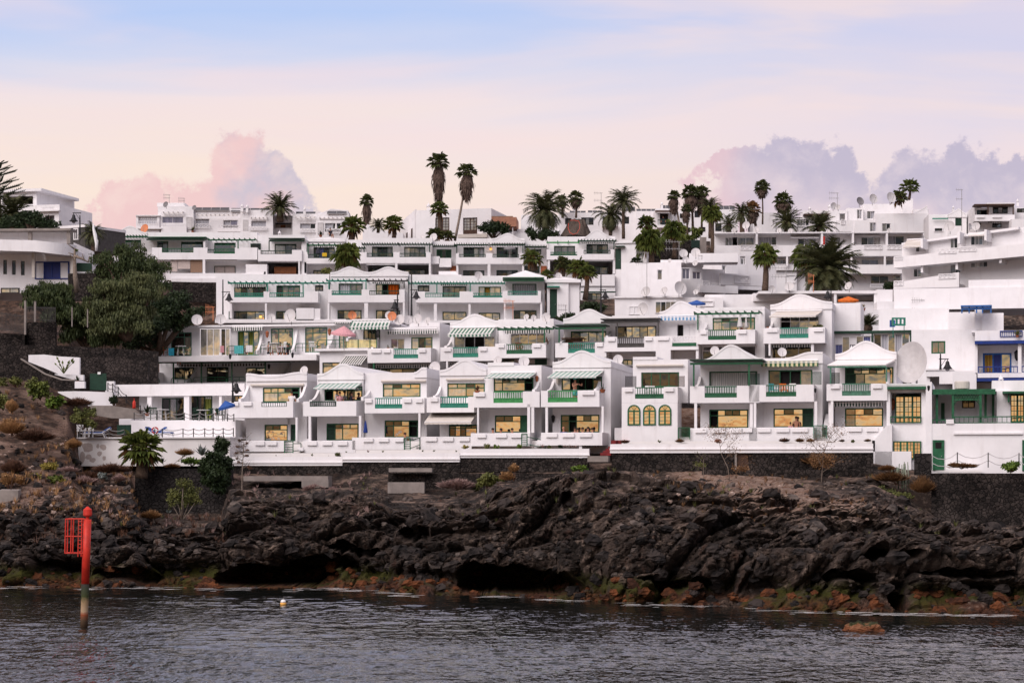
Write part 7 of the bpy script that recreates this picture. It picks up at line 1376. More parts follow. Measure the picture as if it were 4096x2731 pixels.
SH = [  # tile, name, label, clumps, foot, Y, n, leaf, mat
 (B0, 'slope_shrub', 'spiky green shrub on the left slope below the ramp', [(380, 850, 90, 70)], (380, 940), 150, 900, .30, 'leaf_palm_green'),
 (B0, 'slope_shrub', 'fresh green shrub left of the low curved white wall', [(520, 955, 75, 50)], (520, 1010), 148, 800, .25, 'leaf_bright'),
 (B0, 'slope_shrub', 'yellow-green bush below the low grey stone wall', [(750, 1090, 75, 80), (850, 1060, 60, 60), (850, 1160, 60, 50)], (780, 1220), 147, 2200, .14, 'leaf_olive'),
 (B0, 'slope_shrub', 'tall yellow-green bush at the left picture edge', [(30, 940, 60, 70)], (30, 1040), 148, 900, .16, 'leaf_olive'),
 (B0, 'dry_shrub', 'orange dry grass clump at the left edge, upper one', [(110, 990, 45, 65)], (110, 1060), 146, 900, .32, 'dry_orange'),
 (B0, 'dry_shrub', 'broad orange-brown dry bush low on the left slope', [(110, 1190, 100, 80)], (110, 1280), 143, 1600, .24, 'dry_orange'),
 (B0, 'dry_shrub', 'dark brown dry bush in the hollow of the left slope', [(330, 1270, 140, 60)], (330, 1330), 143, 1600, .2, 'dry_brown'),
 (B0, 'dry_shrub', 'brown dry bush under the low curved white wall', [(720, 960, 110, 45)], (720, 1010), 149, 1300, .18, 'dry_brown'),
 (B0, 'slope_shrub', 'row of small green tufts along the dark ramp wall', [(150, 760, 60, 40), (300, 780, 60, 45), (20, 770, 45, 40)], (150, 820), 152, 900, .2, 'leaf_olive'),
 (C0_, 'dry_shrub', 'orange bush touching the peeling pool wall corner', [(690, 170, 60, 50)], (690, 240), 147.2, 1100, .18, 'dry_orange'),
 (C0_, 'dry_shrub', 'dark brown round bush on the lower left slope', [(125, 390, 90, 70)], (125, 470), 138, 1500, .18, 'dry_brown'),
 (C0_, 'dry_shrub', 'tall pale orange grass clump near the concrete cube', [(75, 510, 55, 60), (180, 510, 40, 45)], (90, 620), 134, 1400, .28, 'dry_orange'),
 (C0_, 'slope_shrub', 'yellow flowering low bush in the middle of the left slope', [(470, 390, 75, 35)], (470, 440), 140, 900, .12, 'leaf_yellow'),
 (C0_, 'slope_shrub', 'small bright yellow-green shrub above the dark sand patch', [(335, 495, 55, 40)], (335, 550), 137, 700, .12, 'leaf_yellow'),
 (C0_, 'slope_shrub', 'dark green spiky shrub beside the yellow-green shrub', [(500, 530, 75, 55)], (500, 600), 136, 900, .26, 'leaf_palm_green'),
 (C0_, 'slope_shrub', 'little yellow bush right of the spiky shrub', [(580, 540, 35, 30)], (580, 600), 136, 350, .12, 'leaf_yellow'),
 (C0_, 'slope_shrub', 'pale candelabra-like bush left of the big fan palm', [(965, 478, 45, 30)], (965, 545), 140, 500, .12, 'leaf_grey'),
 (C0_, 'dry_shrub', 'reddish dry bush below the peeling pool wall', [(1120, 495, 50, 35)], (1120, 540), 142, 600, .14, 'dry_pink'),
 (C0_, 'dry_shrub', 'brown scrub spread between pool wall and lava boulders', [(1050, 400, 130, 45), (850, 470, 120, 40)], (1000, 450), 145, 1800, .18, 'dry_brown'),
 (C0_, 'dry_shrub', 'purple-grey dry scrub right of the yellow bush', [(780, 520, 110, 45), (640, 420, 80, 35)], (760, 570), 140, 1400, .16, 'dry_pink'),
 (C0_, 'dry_shrub', 'orange dry bush at the foot of the square-cut stone wall', [(1420, 840, 75, 45)], (1420, 895), 135, 900, .16, 'dry_orange'),
 (C0_, 'dry_shrub', 'reddish scrub beside the grey agave', [(1740, 250, 70, 40), (1620, 380, 60, 25)], (1720, 300), 149, 900, .13, 'dry_orange'),
 (C0_, 'slope_shrub', 'yellow-green low plants on top of the square-cut stone wall', [(1800, 340, 110, 30)], (1800, 385), 148.6, 900, .14, 'leaf_bright'),
 (C1_, 'dry_shrub', 'red-brown dry bushes below the pale concrete block', [(600, 590, 80, 40), (780, 610, 60, 35), (520, 630, 50, 25)], (650, 650), 143.5, 1700, .16, 'dry_pink'),
 (C1_, 'dry_shrub', 'large pinkish grey dry bush right of the sand-coloured broken wall', [(1940, 555, 130, 50)], (1940, 610), 141, 2000, .2, 'dry_pink'),
 (C1_, 'slope_shrub', 'yellow-green leafy bush below the promenade at picture centre', [(2230, 510, 80, 75), (2130, 590, 40, 35), (2330, 540, 60, 60)], (2230, 620), 141.5, 3000, .15, 'leaf_olive'),
 (C2_, 'spiky_yucca', 'orange-brown yucca standing right of the yellow-green bush', [(130, 400, 40, 45), (70, 480, 60, 45)], (120, 560), 141, 1100, .26, 'dry_orange'),
 (C2_, 'slope_shrub', 'bright green tuft on the rock below the red steps', [(785, 400, 45, 22), (710, 405, 35, 20)], (760, 430), 143, 600, .14, 'leaf_bright'),
 (C2_, 'dry_shrub', 'small pink succulent clumps on the rocks, centre right', [(240, 620, 45, 20), (520, 605, 50, 25), (340, 625, 40, 20)], (400, 650), 139, 900, .12, 'dry_pink'),
 (C2_, 'dry_shrub', 'rusty grass patch on the sandy shelf', [(2150, 640, 180, 18), (1750, 530, 90, 25)], (2100, 670), 137, 1500, .16, 'leaf_brown'),
 (C3_, 'dry_shrub', 'rust-coloured bush in front of the stone wall, behind the bare tree', [(420, 320, 150, 60), (560, 300, 80, 60)], (460, 400), 143, 2600, .14, 'leaf_brown'),
 (C3_, 'slope_shrub', 'yellow-green shrub hanging in the rock hollow below the cactus', [(1100, 680, 130, 75), (1000, 620, 60, 60), (1230, 680, 70, 40)], (1060, 790), 138, 3600, .14, 'leaf_olive'),
 (C3_, 'dry_shrub', 'red-brown scrub around the cactus stems', [(1100, 480, 130, 60), (1400, 560, 90, 90), (1060, 400, 60, 30)], (1150, 560), 139.5, 2600, .15, 'leaf_brown'),
 (C3_, 'garden_bush', 'round grassy green bush by the rope fence at the right edge', [(2235, 385, 75, 50)], (2235, 440), 137.5, 1800, .14, 'leaf_bright'),
 (C3_, 'garden_bush', 'low flowering bush with pink blossoms behind the rope fence', [(1780, 380, 110, 22), (1700, 370, 50, 22)], (1760, 410), 138, 1200, .12, 'leaf_brown'),
 (B2, 'garden_bush', 'dark shrubs and purple flowers on the bank above the gabled centre house', [(640, 160, 90, 45), (900, 60, 130, 40), (560, 190, 60, 30)], (700, 200), 196, 2600, .22, 'leaf_dark'),
]
for (tl, nm, lb, cl, ft, Y, n, lf, mt) in SH: tree(tl, nm, lb, cl, ft[0], ft[1], Y, n, lf, mt, 0, .03, 'shrub', 'shrubs and dry bushes on the rocky slope', tm='dry_brown', stems=3)
def spiky(tile, name, label, a, b, r, Y, n=16, mat='leaf_grey', cat='plant', up=.9, w=.09, group=None, pot=None):
 T(*tile); c = P(a, b, Y); R = r*Y/FPX*K; o = thing(name, label, cat, c, group); m = MB()
 for i in range(n):
  az = i*2.4; el = random.uniform(.35, 1.45)*up; d = Vector((cos(az)*cos(el), sin(az)*cos(el), sin(el))); s_ = Vector((-sin(az), cos(az), 0))*R*w; l = R*random.uniform(.75, 1.1)
  m.add([c-s_, c+s_, c+d*l*.55+s_*.9, c+d*l, c+d*l*.55-s_*.9], [(0, 1, 2, 3, 4)]); m.add([c-s_+Vector((0, .01, .01)), c+d*l*.5+Vector((0, 0, R*.04)), c+s_], [(0, 1, 2)])
 m.build('leaves', mat, o)
 if pot: q = MB(); q.lathe(c-Vector((0, 0, pot*1.2)), [(pot*.6, 0), (pot, pot*1.1), (pot*1.05, pot*1.2), (pot*.8, pot*1.2)], 10); q.build('pot', 'terracotta', o)
 return o
spiky(C0_, 'agave', 'large grey agave against the white pool wall', 1900, 285, 120, 148.6, 26)
spiky(C0_, 'agave', 'grey-green agave low beside the thin-stemmed shrub tree', 1585, 830, 55, 140, 16)
spiky(C0_, 'agave', 'green agave rosette below the dark bush, left of the dead flower stalk', 2145, 905, 60, 138, 18, 'leaf_bright')
spiky(C0_, 'aloe', 'small aloe with red flower in front of the white pool wall', 1530, 350, 60, 148.5, 16, 'leaf_dark')
spiky(C0_, 'aloe', 'yellow-leaved small plant left of the agave rosette', 2030, 940, 45, 137, 10, 'leaf_yellow')
T(*B0); o = thing('bird_of_paradise_plant', 'bird-of-paradise plant with paddle leaves against the white garden wall', 'plant', P(600, 695, 156)); m = MB(); l = MB()
for (a, b, r) in ((545, 560, 22), (560, 590, 24), (590, 600, 22), (640, 600, 26), (670, 580, 28), (680, 595, 24), (600, 660, 24), (570, 620, 20), (630, 625, 22), (530, 610, 18)):
 c = P(a, b, 156); f = P(600, 690, 156); m.tube([f, f.lerp(c, .6)+Vector((0, 0, .05)), c], [.035, .025, .015], 4); d = (c-f).normalized(); R = r*156/FPX*K*1.3; s_ = Vector((d.z, .3, -d.x)).normalized()*R*.38
 l.add([c-d*R*.2, c+s_+d*R*.4, c+d*R*1.2, c-s_+d*R*.4], [(0, 1, 2, 3)])
m.build('stems', 'leaf_palm', o); l.build('leaves', 'leaf_palm_green', o)
for (tl, lab, a, b, r, Y, nst, mt) in ((C3_, 'group of tall pale columnar cactus stems in front of the dark stone pier', 1200, 610, 150, 140, 22, 'cactus'), (C3_, 'small candelabra cactus on the rock ledge left of the yellow-green shrub', 820, 668, 60, 137, 6, 'cactus')):
 T(*tl); o = thing('column_cactus', lab, 'cactus', P(a, b, Y)); m = MB(); s = Y/FPX*K
 for i in range(nst):
  x = a+random.uniform(-.75, .75)*r*(.75 if nst > 9 else .6); bt = b-(r*random.uniform(1.0, 1.8)); w = .05 if nst > 9 else .06
  base = P(x, b-random.uniform(0, r*.9 if nst > 9 else 10), Y)+Vector((0, random.uniform(-.5, .5), 0)); top = Vector((base.x+random.uniform(-.06, .06), base.y, P(x, bt, Y).z)); m.tube([base, base.lerp(top, .5)+rv(.03), top], [w*.8, w, w*.5], 7)
 m.build('stems', mt, o, True)
def bare_tree(tile, label, segs, leaves, Y, r=.05, mat='trunk_pale', lm='leaf_brown', name='bare_tree', n=900):
 T(*tile); f = P(segs[0][0][0], segs[0][0][1], Y); o = thing(name, label, 'tree', f); m = MB(); tips = []
 for sg in segs:
  pts = [P(a, b, Y)+Vector((0, random.uniform(-.3, .3)*(i > 0), 0)) for i, (a, b) in enumerate(sg)]; k = len(pts); r0 = r if sg is segs[0] else r*.6
  m.tube(pts, [r0*(1-.7*i/(k-1)) for i in range(k)], 5); tips.append(pts[-1])
  for _ in range(5):
   p = pts[-1].lerp(pts[-2], random.random()); q = p+Vector((random.uniform(-.7, .7), random.uniform(-.4, .4), random.uniform(.1, .6))); m.tube([p, q], [r*.25, r*.1], 4); tips.append(q)
 m.build('trunk', mat, o, True); l = MB()
 for i in range(n):
  t = random.choice(tips)+rv(.34); a = rv().normalized(); b_ = rv().normalized(); w = .05; l.add([t, t+a*w*2, t+b_*w], [(0, 1, 2)])
 for (a, b, ra, rb, k) in leaves:
  c = P(a, b, Y); s = Y/FPX*K
  for i in range(k): d = rv().normalized()*random.random()**.4; t = c+Vector((d.x*ra*s, d.y*ra*s, d.z*rb*s)); q = rv(.09); l.add([t, t+q, t+rv(.09)], [(0, 1, 2)])
 l.build('crown', lm, o)
bare_tree(C3_, 'thin leaning bare tree with sparse seed pods in front of the right promenade wall', [[(445, 545), (460, 400), (470, 260), (520, 120), (600, 50)], [(470, 300), (400, 230), (330, 130)], [(500, 160), (560, 160), (620, 110)], [(470, 230), (420, 190)], [(520, 120), (500, 60)], [(455, 400), (400, 280)], [(460, 440), (540, 380), (620, 330)]], [(450, 330, 150, 90, 900)], 139.5, .045)
bare_tree(C2_, 'pale forked sapling with sparse twigs in front of the long promenade wall', [[(2170, 580), (2140, 400), (2080, 270), (2060, 150), (2020, 60)], [(2180, 580), (2230, 440), (2300, 380)], [(2080, 270), (2200, 150), (2240, 110)], [(2060, 160), (1990, 120)], [(2070, 210), (2130, 120), (2100, 50)], [(2110, 320), (2200, 250)]], [(2260, 410, 90, 30, 300)], 139, .032)
bare_tree(C2_, 'thin straight sapling stem left of the pale forked sapling', [[(1905, 680), (1915, 500), (1912, 350), (1908, 265)], [(1915, 420), (1880, 400)]], [(1880, 370, 70, 25, 200)], 138, .035, name='sapling', lm='leaf_olive', n=60)
bare_tree(C0_, 'tall dead agave flower stalk with dark seed heads in front of the leftmost promenade wall', [[(2272, 935), (2275, 700), (2280, 450), (2290, 250), (2295, 140)]]+[[(2283, b), (2283+dx, b-12)] for b, dx in ((400, 50), (360, -40), (330, -55), (300, 40), (275, -60), (250, 45), (215, -45), (185, 40), (160, -30))], [(2283+dx, b-14, 14, 5, 60) for b, dx in ((400, 50), (360, -40), (330, -55), (300, 40), (275, -60), (250, 45), (215, -45), (185, 40), (160, -30), (420, 70))], 142, .05, 'trunk_pale', 'dry_brown', 'agave_stalk', 20)
bare_tree(A0, 'thick leaning dead trunk between the modern villa and the pepper tree', [[(730, 1340), (715, 1200), (705, 1060), (700, 920)], [(705, 1000), (760, 1020), (840, 1060)]], [(722, 945, 16, 14, 120)], 176, .26, 'trunk_pale', 'leaf_palm_green', 'dead_trunk', 30)
tufts('dry_grass', 'dry_orange', 240, (4, 8), (-60, 560), 2.4, .42)
tufts('dry_weeds', 'dry_brown', 300, (3, 8), (-60, 900), 2.2, .40)
tufts('pink_scrub', 'dry_pink', 150, (4, 8), (-60, 1500), 2.6, .34)
tufts('green_weeds', 'leaf_olive', 120, (4, 8), (-60, 3900), 2.6, .32)
tufts('shelf_grass', 'leaf_brown', 130, (4, 7), (2600, 3500), 3.2, .26)
k = 0
PL = [(C1_, [(245, 290, 16), (585, 290, 30), (740, 290, 8), (905, 258, 22), (1250, 256, 26), (1625, 250, 24), (1730, 250, 28), (1940, 252, 22)], 1, -2., 'leaf_olive', 'small green succulent behind the low promenade wall, left half'),
      (C1_, [(1110, 256, 30)], 1, -2., 'dry_pink', ''), (C2_, [(400, 212, 38), (612, 212, 34), (663, 212, 34), (706, 212, 32), (315, 212, 18)], 1, -2., 'dry_pink', ''), (C2_, [(1500, 165, 40)], 1, -2., 'leaf_olive', '')]
names = ['tiny green succulent below the leftmost lower gate', 'flat green aloe behind the wall under the closed-parasol house, left', 'speck of green on the promenade planter', 'low green aloe where the promenade wall steps up', 'broad low succulent right of the pink aloe', 'green-red succulent right of the ladder gate', 'green aloe between ladder gate and cream awning', 'small aloe at the second step of the promenade wall',
         'pink aloe behind the promenade wall below the blue parasol', 'tall reddish aloe beside the green handrail', 'left of three reddish aloes in a row under the striped-awning house', 'middle of three reddish aloes under the striped-awning house', 'right of three reddish aloes under the striped-awning house', 'tiny red plant beside the handrail foot', 'grey-green aloe in front of the arched-window house']
for tl, lst, row, d, mt, _ in PL:
 T(*tl)
 for (a, b, r) in lst: Y = rowY(1, uu(a), d); spiky(tl, 'aloe', names[k], a, b, r, Y, 12, mt, 'plant', .95, .12, 'small plants along the promenade wall'); k += 1
for (tl, a, b, r, lab, mt) in ((C1_, 822, 290, 30, 'round green bush where the promenade wall steps up', 'leaf_olive'), (C1_, 2025, 222, 32, 'clipped yellow-green shrub, leftmost of the three on the upper planter', 'leaf_yellow'), (C1_, 2228, 218, 34, 'star-shaped shrub, middle of three on the upper planter', 'leaf_olive'), (C1_, 2318, 218, 30, 'low wide shrub, right of three on the upper planter', 'leaf_bright'),
                          (C2_, 185, 212, 26, 'round green cactus-like bush left of the green handrail gate', 'leaf_bright'), (C2_, 462, 212, 16, 'small yellow-green plant right of the tall reddish aloe', 'leaf_olive'), (C2_, 565, 208, 18, 'tiny bonsai-like plant left of the three reddish aloes', 'leaf_dark'), (C2_, 1172, 170, 34, 'brown mounded plant at the foot of the arched-window house, left corner', 'dry_brown'),
                          (C2_, 1690, 162, 34, 'brown succulent under the barred green gate', 'leaf_brown'), (C2_, 2050, 165, 32, 'terracotta-coloured succulent behind the forked sapling', 'terracotta'), (C3_, 95, 158, 40, 'long low brown plant on the right promenade planter', 'dry_brown'), (C3_, 240, 158, 36, 'mossy brown plant behind the bare leaning tree', 'leaf_brown'),
                          (C3_, 340, 158, 34, 'golden brown plant right behind the bare leaning tree', 'dry_orange'), (C3_, 640, 156, 22, 'small brown plant near the right end of the promenade planter', 'dry_brown'), (C3_, 742, 156, 10, 'tiny green plant in a pot on the right promenade planter', 'leaf_olive'), (C3_, 880, 155, 26, 'red-green plant at the right end of the promenade planter', 'leaf_brown')):
 T(*tl); Y = rowY(1, uu(a), -2.); tree(tl, 'planter_plant', lab, [(a, b-r*.5, r, r*.6)], a, b, Y, 220, .10, mt, 0, .02, 'plant', 'small plants along the promenade wall', stems=1)
# ================================================================ SMALL THINGS
def rowp(tile, a, b, Y): T(*tile); return P(a, b, Y)
DG = 'satellite dishes on the roofs'
def dish(tile, a, b, r, Y, label, mat='dish', ax=(-.45, -.85, .28), asp=1.):
 T(*tile); c = P(a, b, Y); R = r*Y/FPX*K; o = thing('satellite_dish', label, 'satellite dish', c-Vector((0, 0, R*1.25)), DG); ax = Vector(ax).normalized(); m = MB()
 m.lathe(c, [(R*q, R*.26*q*q) for q in (.02, .3, .55, .8, 1.)]+[(R*1.03, R*.27), (R*.98, R*.20), (R*.7, R*.06), (R*.3, -.05*R), (.02*R, -.07*R)], 24, ax)
 m.build('reflector', mat, o, False); lw = max(.018, R*.03); f = c+ax*R*1.0; m = MB(); low = c-Vector((0, 0, R*.96))+ax*R*.26; m.tube([low, f+Vector((0, 0, -R*.12))], lw, 5); r < 100 and m.build('feed_arm', 'metal', o)
 m = MB(); r < 100 and m.lathe(f, [(R*.06, -.06*R), (R*.075, .05*R), (R*.04, .10*R)], 8, ax); m.build('feed_horn', 'metal', o)
 m = MB(); m.tube([c-ax*.05*R, c-ax*.18*R-Vector((0, 0, R*.2)), c-ax*.18*R-Vector((0, 0, R*1.3))], max(.03, R*.05), 6); m.build('mast', 'metal', o)
for q in [
 (A0, 1365, 742, 42, 231, 'rust-orange dish left of the apartment block roof, above the row end house', 'dish_red'), (A0, 1562, 515, 28, 260, 'small dark dish on the apartment block roof, left', 'dish_grey'), (A0, 1830, 545, 24, 260, 'low dish beside the solar panels on the apartment block', 'dish_grey'),
 (A1, 1622, 824, 27, 231, 'white dish left of the big one above the long dark pergola house', 'dish'), (A1, 1730, 824, 38, 231, 'large white dish at the feet of the skyline palm pair', 'dish'), (A1, 2148, 1180, 38, 203.5, 'white dish on the third-row roof left of the pyramid roof', 'dish', (.35, -.9, .25)),
 (A2, 550, 1187, 32, 206.5, 'white dish in front of the small pyramid-roofed house', 'dish', (.3, -.9, .3)), (A2, 700, 558, 29, 262, 'white dish on the solar-panelled roof beside the largest date palm', 'dish', (.7, -.7, .3)),
 (A2, 1725, 975, 40, 206, 'white dish with dark spot at the palm garden wall, left of a pair', 'dish', (.1, -1, .2)), (A2, 1842, 968, 43, 206, 'big white dish right of the dish with a dark spot', 'dish', (-.2, -1, .3)), (A2, 1745, 1036, 34, 204, 'lower white dish on the plain cube house roof, left', 'dish', (.3, -.9, .2)), (A2, 1838, 1066, 26, 203.5, 'small low white dish on the cube house roof, right', 'dish'), (A2, 1598, 1045, 20, 203, 'tiny white dish at the back of the cube house roof', 'dish'),
 (A2, 1690, 1302, 64, 189, 'large tall white dish in front of the angled house', 'dish', (.45, -.85, .2)), (A2, 1548, 1328, 40, 189.5, 'white dish tilted left in front of the cube house', 'dish', (-.6, -.7, .4)), (A2, 1375, 1335, 48, 189.5, 'white dish nearly lost against the cube house wall, beside the tall aerial', 'dish', (-.5, -.8, .3)), (A2, 1845, 1335, 26, 189, 'small white dish right of the large tall one', 'dish'),
 (A2, 2318, 712, 36, 229, 'white dish on the roof left of the chimney houses', 'dish'), (A2, 2203, 758, 25, 229, 'small white dish at the left end of the bright white wall roof', 'dish'),
 (A3, 1032, 485, 40, 250, 'dark grey dish on the skyline roof', 'dish_grey', (.45, -.85, .3)), (A3, 1155, 462, 45, 250, 'pale dish on the skyline, middle of three', 'dish', (.45, -.85, .15)), (A3, 1322, 450, 50, 251, 'pale skyline dish beside the fan palms', 'dish', (.45, -.85, .2)), (A3, 785, 530, 34, 254, 'pale dish beside the skyline chimney, left of a pair', 'dish', (.4, -.9, .1)), (A3, 828, 542, 26, 253, 'small pale dish beside the skyline chimney, right of a pair', 'dish', (-.5, -.8, .3)),
 (A3, 62, 748, 30, 230, 'white dish on the long balcony block roof, leftmost', 'dish'), (A3, 275, 757, 24, 230, 'white dish on the long balcony block roof, second from left', 'dish'), (A3, 382, 762, 24, 230, 'white dish on the long balcony block roof under the left feather palm', 'dish'), (A3, 735, 767, 20, 230, 'tiny white dish under the right feather palm', 'dish'), (A3, 1312, 757, 22, 230, 'small white dish on the long balcony block roof near its right end', 'dish'),
 (A3, 930, 1282, 40, 186, 'white dish tilted left on the pergola roof below the huge date palm', 'dish', (-.7, -.6, .4)), (A3, 205, 1312, 36, 187, 'white dish with dark feed at the left end of the carport roof', 'dish', (.2, -1, .1)), (A3, 370, 1285, 44, 187.5, 'large faint white dish behind the carport roof', 'dish', (-.3, -.9, .4)),
 (A3, 1880, 722, 52, 212, 'large white dish by the tall aerial on the slanted block roof', 'dish', (-.5, -.8, .2)), (A3, 2128, 720, 38, 208, 'white dish right of the aerial, on the slanted block roof', 'dish', (-.4, -.9, .2)), (A3, 2068, 722, 30, 209, 'thin white dish between its two neighbours on the slanted block roof', 'dish', (.7, -.6, .2)),
 (B0, 1853, 188, 50, 170, 'large white dish at the left end of the sea-view row roof', 'dish', (.2, -1, .2)), (B0, 2077, 182, 48, 169.5, 'white dish with dark feed on the sea-view row roof', 'dish', (.1, -1, .15)), (B1, 205, 165, 34, 169.5, 'small round white dish with writing-like smudge on the row roof', 'dish', (0, -1, .15)), (B1, 384, 150, 62, 170, 'tall white dish with rusty lower half above the sea-view row', 'dish', (-.45, -.9, .15)), (B1, 960, 145, 40, 202, 'white and rust dish on the third-row terrace', 'dish_red', (.2, -1, .2)),
 (B1, 1338, 152, 42, 166.5, 'bright orange-red dish in the cluster above the striped awning', 'dish_red', (-.2, -1, .1)), (B1, 1308, 142, 36, 168, 'white dish half hidden behind the orange-red one', 'dish', (-.4, -.9, .1)), (B1, 1412, 188, 50, 166.5, 'white dish right below the orange-red one', 'dish', (-.4, -.9, .3)), (B1, 1480, 190, 45, 167.5, 'white dish third in the roof cluster', 'dish', (.4, -.9, .2)), (B1, 1580, 182, 48, 167.5, 'broad white dish, fourth in the roof cluster', 'dish', (-.5, -.8, .2)), (B1, 1672, 195, 32, 167, 'low white dish at the right end of the roof cluster', 'dish'),
 (B1, 512, 665, 42, 161, 'white half-sunk dish on the end house roof', 'dish'), (B1, 1745, 640, 60, 161.5, 'tall white dish behind the flat-topped front house, near the parasol', 'dish', (-.5, -.85, .1)), (B1, 2335, 570, 42, 161, 'white dish on the roof between cream awning house and its neighbour', 'dish'), (B2, 228, 580, 50, 161, 'white dish standing on the roof left of the striped-awning gable', 'dish', (-.2, -1, .2)), (B2, 250, 160, 27, 169, 'small white dish on the rustic pergola house roof, left', 'dish'), (B2, 316, 166, 26, 169, 'small white dish with dark feed, middle of three on the rustic pergola house', 'dish', (0, -1, .1)), (B2, 436, 165, 44, 169, 'bigger white dish, right of three on the rustic pergola house', 'dish', (-.4, -.9, .2)),
 (B2, 1112, 562, 46, 160, 'white dish behind the striped-awning gable roof', 'dish', (-.2, -1, .2)), (B2, 2022, 478, 42, 160, 'white dish left of the green-pergola gable', 'dish', (-.3, -1, .2)), (B2, 1350, 85, 58, 186, 'faint white dish against the white terrace wall, left of the blue parasol', 'dish', (-.6, -.8, .1)), (B3, 300, 492, 42, 157.5, 'round white dish with dark feed above the cream striped roller awning', 'dish', (.1, -1, .2))]: dish(*q)
dish(B3, 1545, 592, 192, 146, 'huge white satellite dish filling the gap beside the porch-roofed house', 'dish', (-.78, -.62, .10))
def aerial(tile, a, b0, b1, Y, label, n=5, L=.7, mat='metal', side=-1):
 T(*tile); f = P(a, b1, Y); t = P(a, b0, Y); o = thing('tv_aerial', label, 'aerial', f, 'television aerials'); m = MB(); m.tube([f, t], .028, 5); m.build('mast', mat, o); m = MB()
 h = min(.9, (t-f).length*.35)
 for k, z in enumerate((0, -h)):
  p = t+Vector((0, 0, z-.05)); q = p+Vector((side*L, -.1, 0)); m.tube([p+Vector((-side*.2*L, 0, 0)), q], .018, 4)
  for i in range(n): c = p.lerp(q, (i+.5)/n); w = .10+.16*i/n; m.tube([c-Vector((0, .05, w)), c+Vector((0, .05, w))], .011, 4)
 m.build('antenna', mat, o)
for q in [(A0, 1592, 420, 500, 262, 'aerial on the upper left apartment block roof'), (A0, 1732, 452, 520, 262, 'short mast on the apartment block roof'), (A2, 952, 402, 600, 262, 'tall aerial beside the dusty date palm', 5, .9), (A2, 1382, 960, 1372, 189, 'very tall aerial in front of the plain cube house', 6, 1., 'metal', -1), (A3, 822, 402, 540, 252, 'aerial above the skyline dish pair', 5, 1.), (A3, 1992, 370, 760, 214, 'very tall thin aerial at the upper right', 3, .6), (A3, 1995, 880, 1090, 203, 'aerial on the slanted balcony block front', 4, .5),
          (B3, 1648, -5, 275, 171, 'spidery aerial on the big white house', 6, 1.1), (A3, 1652, 1300, 1411, 190, 'aerial beside the small blue vent frames', 4, .9), (A2, 1685, 858, 1050, 205, 'aerial between the palm garden dishes', 5, 1.3), (A2, 1900, 990, 1098, 204, 'aerial on the angled house roof', 3, .4), (A3, 340, 1105, 1340, 188, 'aerial in front of the lower white terrace', 5, 1.3), (A3, 598, 1175, 1335, 187, 'orange-tinted aerial in front of the huge date palm', 6, .5, 'dish_red'),
          (B2, 618, 45, 168, 190, 'aerial on the bank above the gabled centre house', 5, .7), (B2, 122, 5, 185, 186, 'pale branching aerial on the rustic pergola house roof', 7, .8, 'dish_red'), (B0, 2005, 60, 195, 171, 'orange aerial above the sea-view row', 6, .6, 'dish_red'), (B1, 1592, 50, 190, 169, 'thin aerial in the second-row dish cluster', 3, .2)]: aerial(*q)
def lamp(tile, a, b0, b1, la, lb, Y, label, tile2=None):
 T(*tile); t = P(a, b0, Y); l = P(la, lb, Y); f = P(a, b1, Y)
 o = thing('street_lamp', label, 'street lamp', f, 'black bell-shaped street lamps'); m = MB(); m.tube([f, f.lerp(t, .4), t], [.09, .06, .045], 8); m.build('post', 'black', o); ar = Vector((l.x, l.y, l.z+.62)); s = 1 if l.x > f.x else -1
 m = MB(); m.tube([Vector((f.x-s*.1, f.y, ar.z)), Vector((l.x+s*.08, l.y, ar.z))], .035, 6); m.tube([Vector((f.x, f.y, ar.z-.55)), Vector((f.x+(l.x-f.x)*.75, f.y, ar.z))], .018, 5); m.tube([ar, l+Vector((0, 0, .42))], .03, 5); m.build('arm', 'black', o)
 m = MB(); m.lathe(l, [(.08, .48), (.12, .40), (.16, .22), (.27, .04), (.36, -.04), (.34, -.06), (.2, .05)], 14); m.build('lamp_shade', 'black', o, False); m = MB(); m.lathe(l, [(.03, -.22), (.13, -.16), (.16, -.05), (.12, .02)], 12); m.build('globe', 'dish_grey', o, True)
T(0, 0); Q = 1/K
for q in [(B0, 2190, 700, 965, 2225, 850, 147, 'black street lamp beside the blue parasol, in front of the leftmost house'), (A0, 2097, 1218, 1700, 2155, 1405, 184, 'black street lamp at the left end of the third row'), (A1, 1520, 1172, 1560, 1565, 1385, 185, 'tall black street lamp in the middle of the third row'), (A2, 950, 1172, 1560, 990, 1385, 186, 'black street lamp right of the little green-door house'), (A3, 762, 1320, 1460, 730, 1385, 180, 'black street lamp left of the orange parasol'), (B3, 1792, 505, 655, 1858, 640, 150, 'black lamp on a bracket post beside the green shuttered window'),
          (A0, 752, 615, 800, 693, 665, 178.5, 'black street lamp standing out against the pink sky at upper left'), (B1, 1388, -60, 150, 1362, 75, 170, 'slim black lamp post above the striped green awning')]: lamp(*q)
def parasol(tile, a, b, r, bb, Y, label, mat, closed=False, tilt=0., h=.28):
 T(*tile); c = P(a, b, Y); f = P(a, bb, Y); R = r*Y/FPX*K; o = thing('parasol', label, 'parasol', f); m = MB(); m.tube([f, c], .03, 6); m.build('pole', 'metal', o); m = MB()
 if closed: H_ = (bb-b)*.72*Y/FPX*K; m.lathe(c, [(.02, .05), (R*.5, -H_*.3), (R, -H_*.95), (R*.8, -H_), (.03, -H_)], 10); m.v = [tuple(Vector(p)+rv(R*.10)) for p in m.v]
 else:
  n = 16; ax = Vector((tilt, -.12, 1)).normalized(); m.lathe(c, [(.03, .03), (R*.5, -R*h*.45), (R, -R*h), (R*1.0, -R*h-.16), (R*.97, -R*h-.02), (R*.5, -R*h*.45-.03), (.02, -.03)], n, ax)
 m.build('canopy', mat, o)
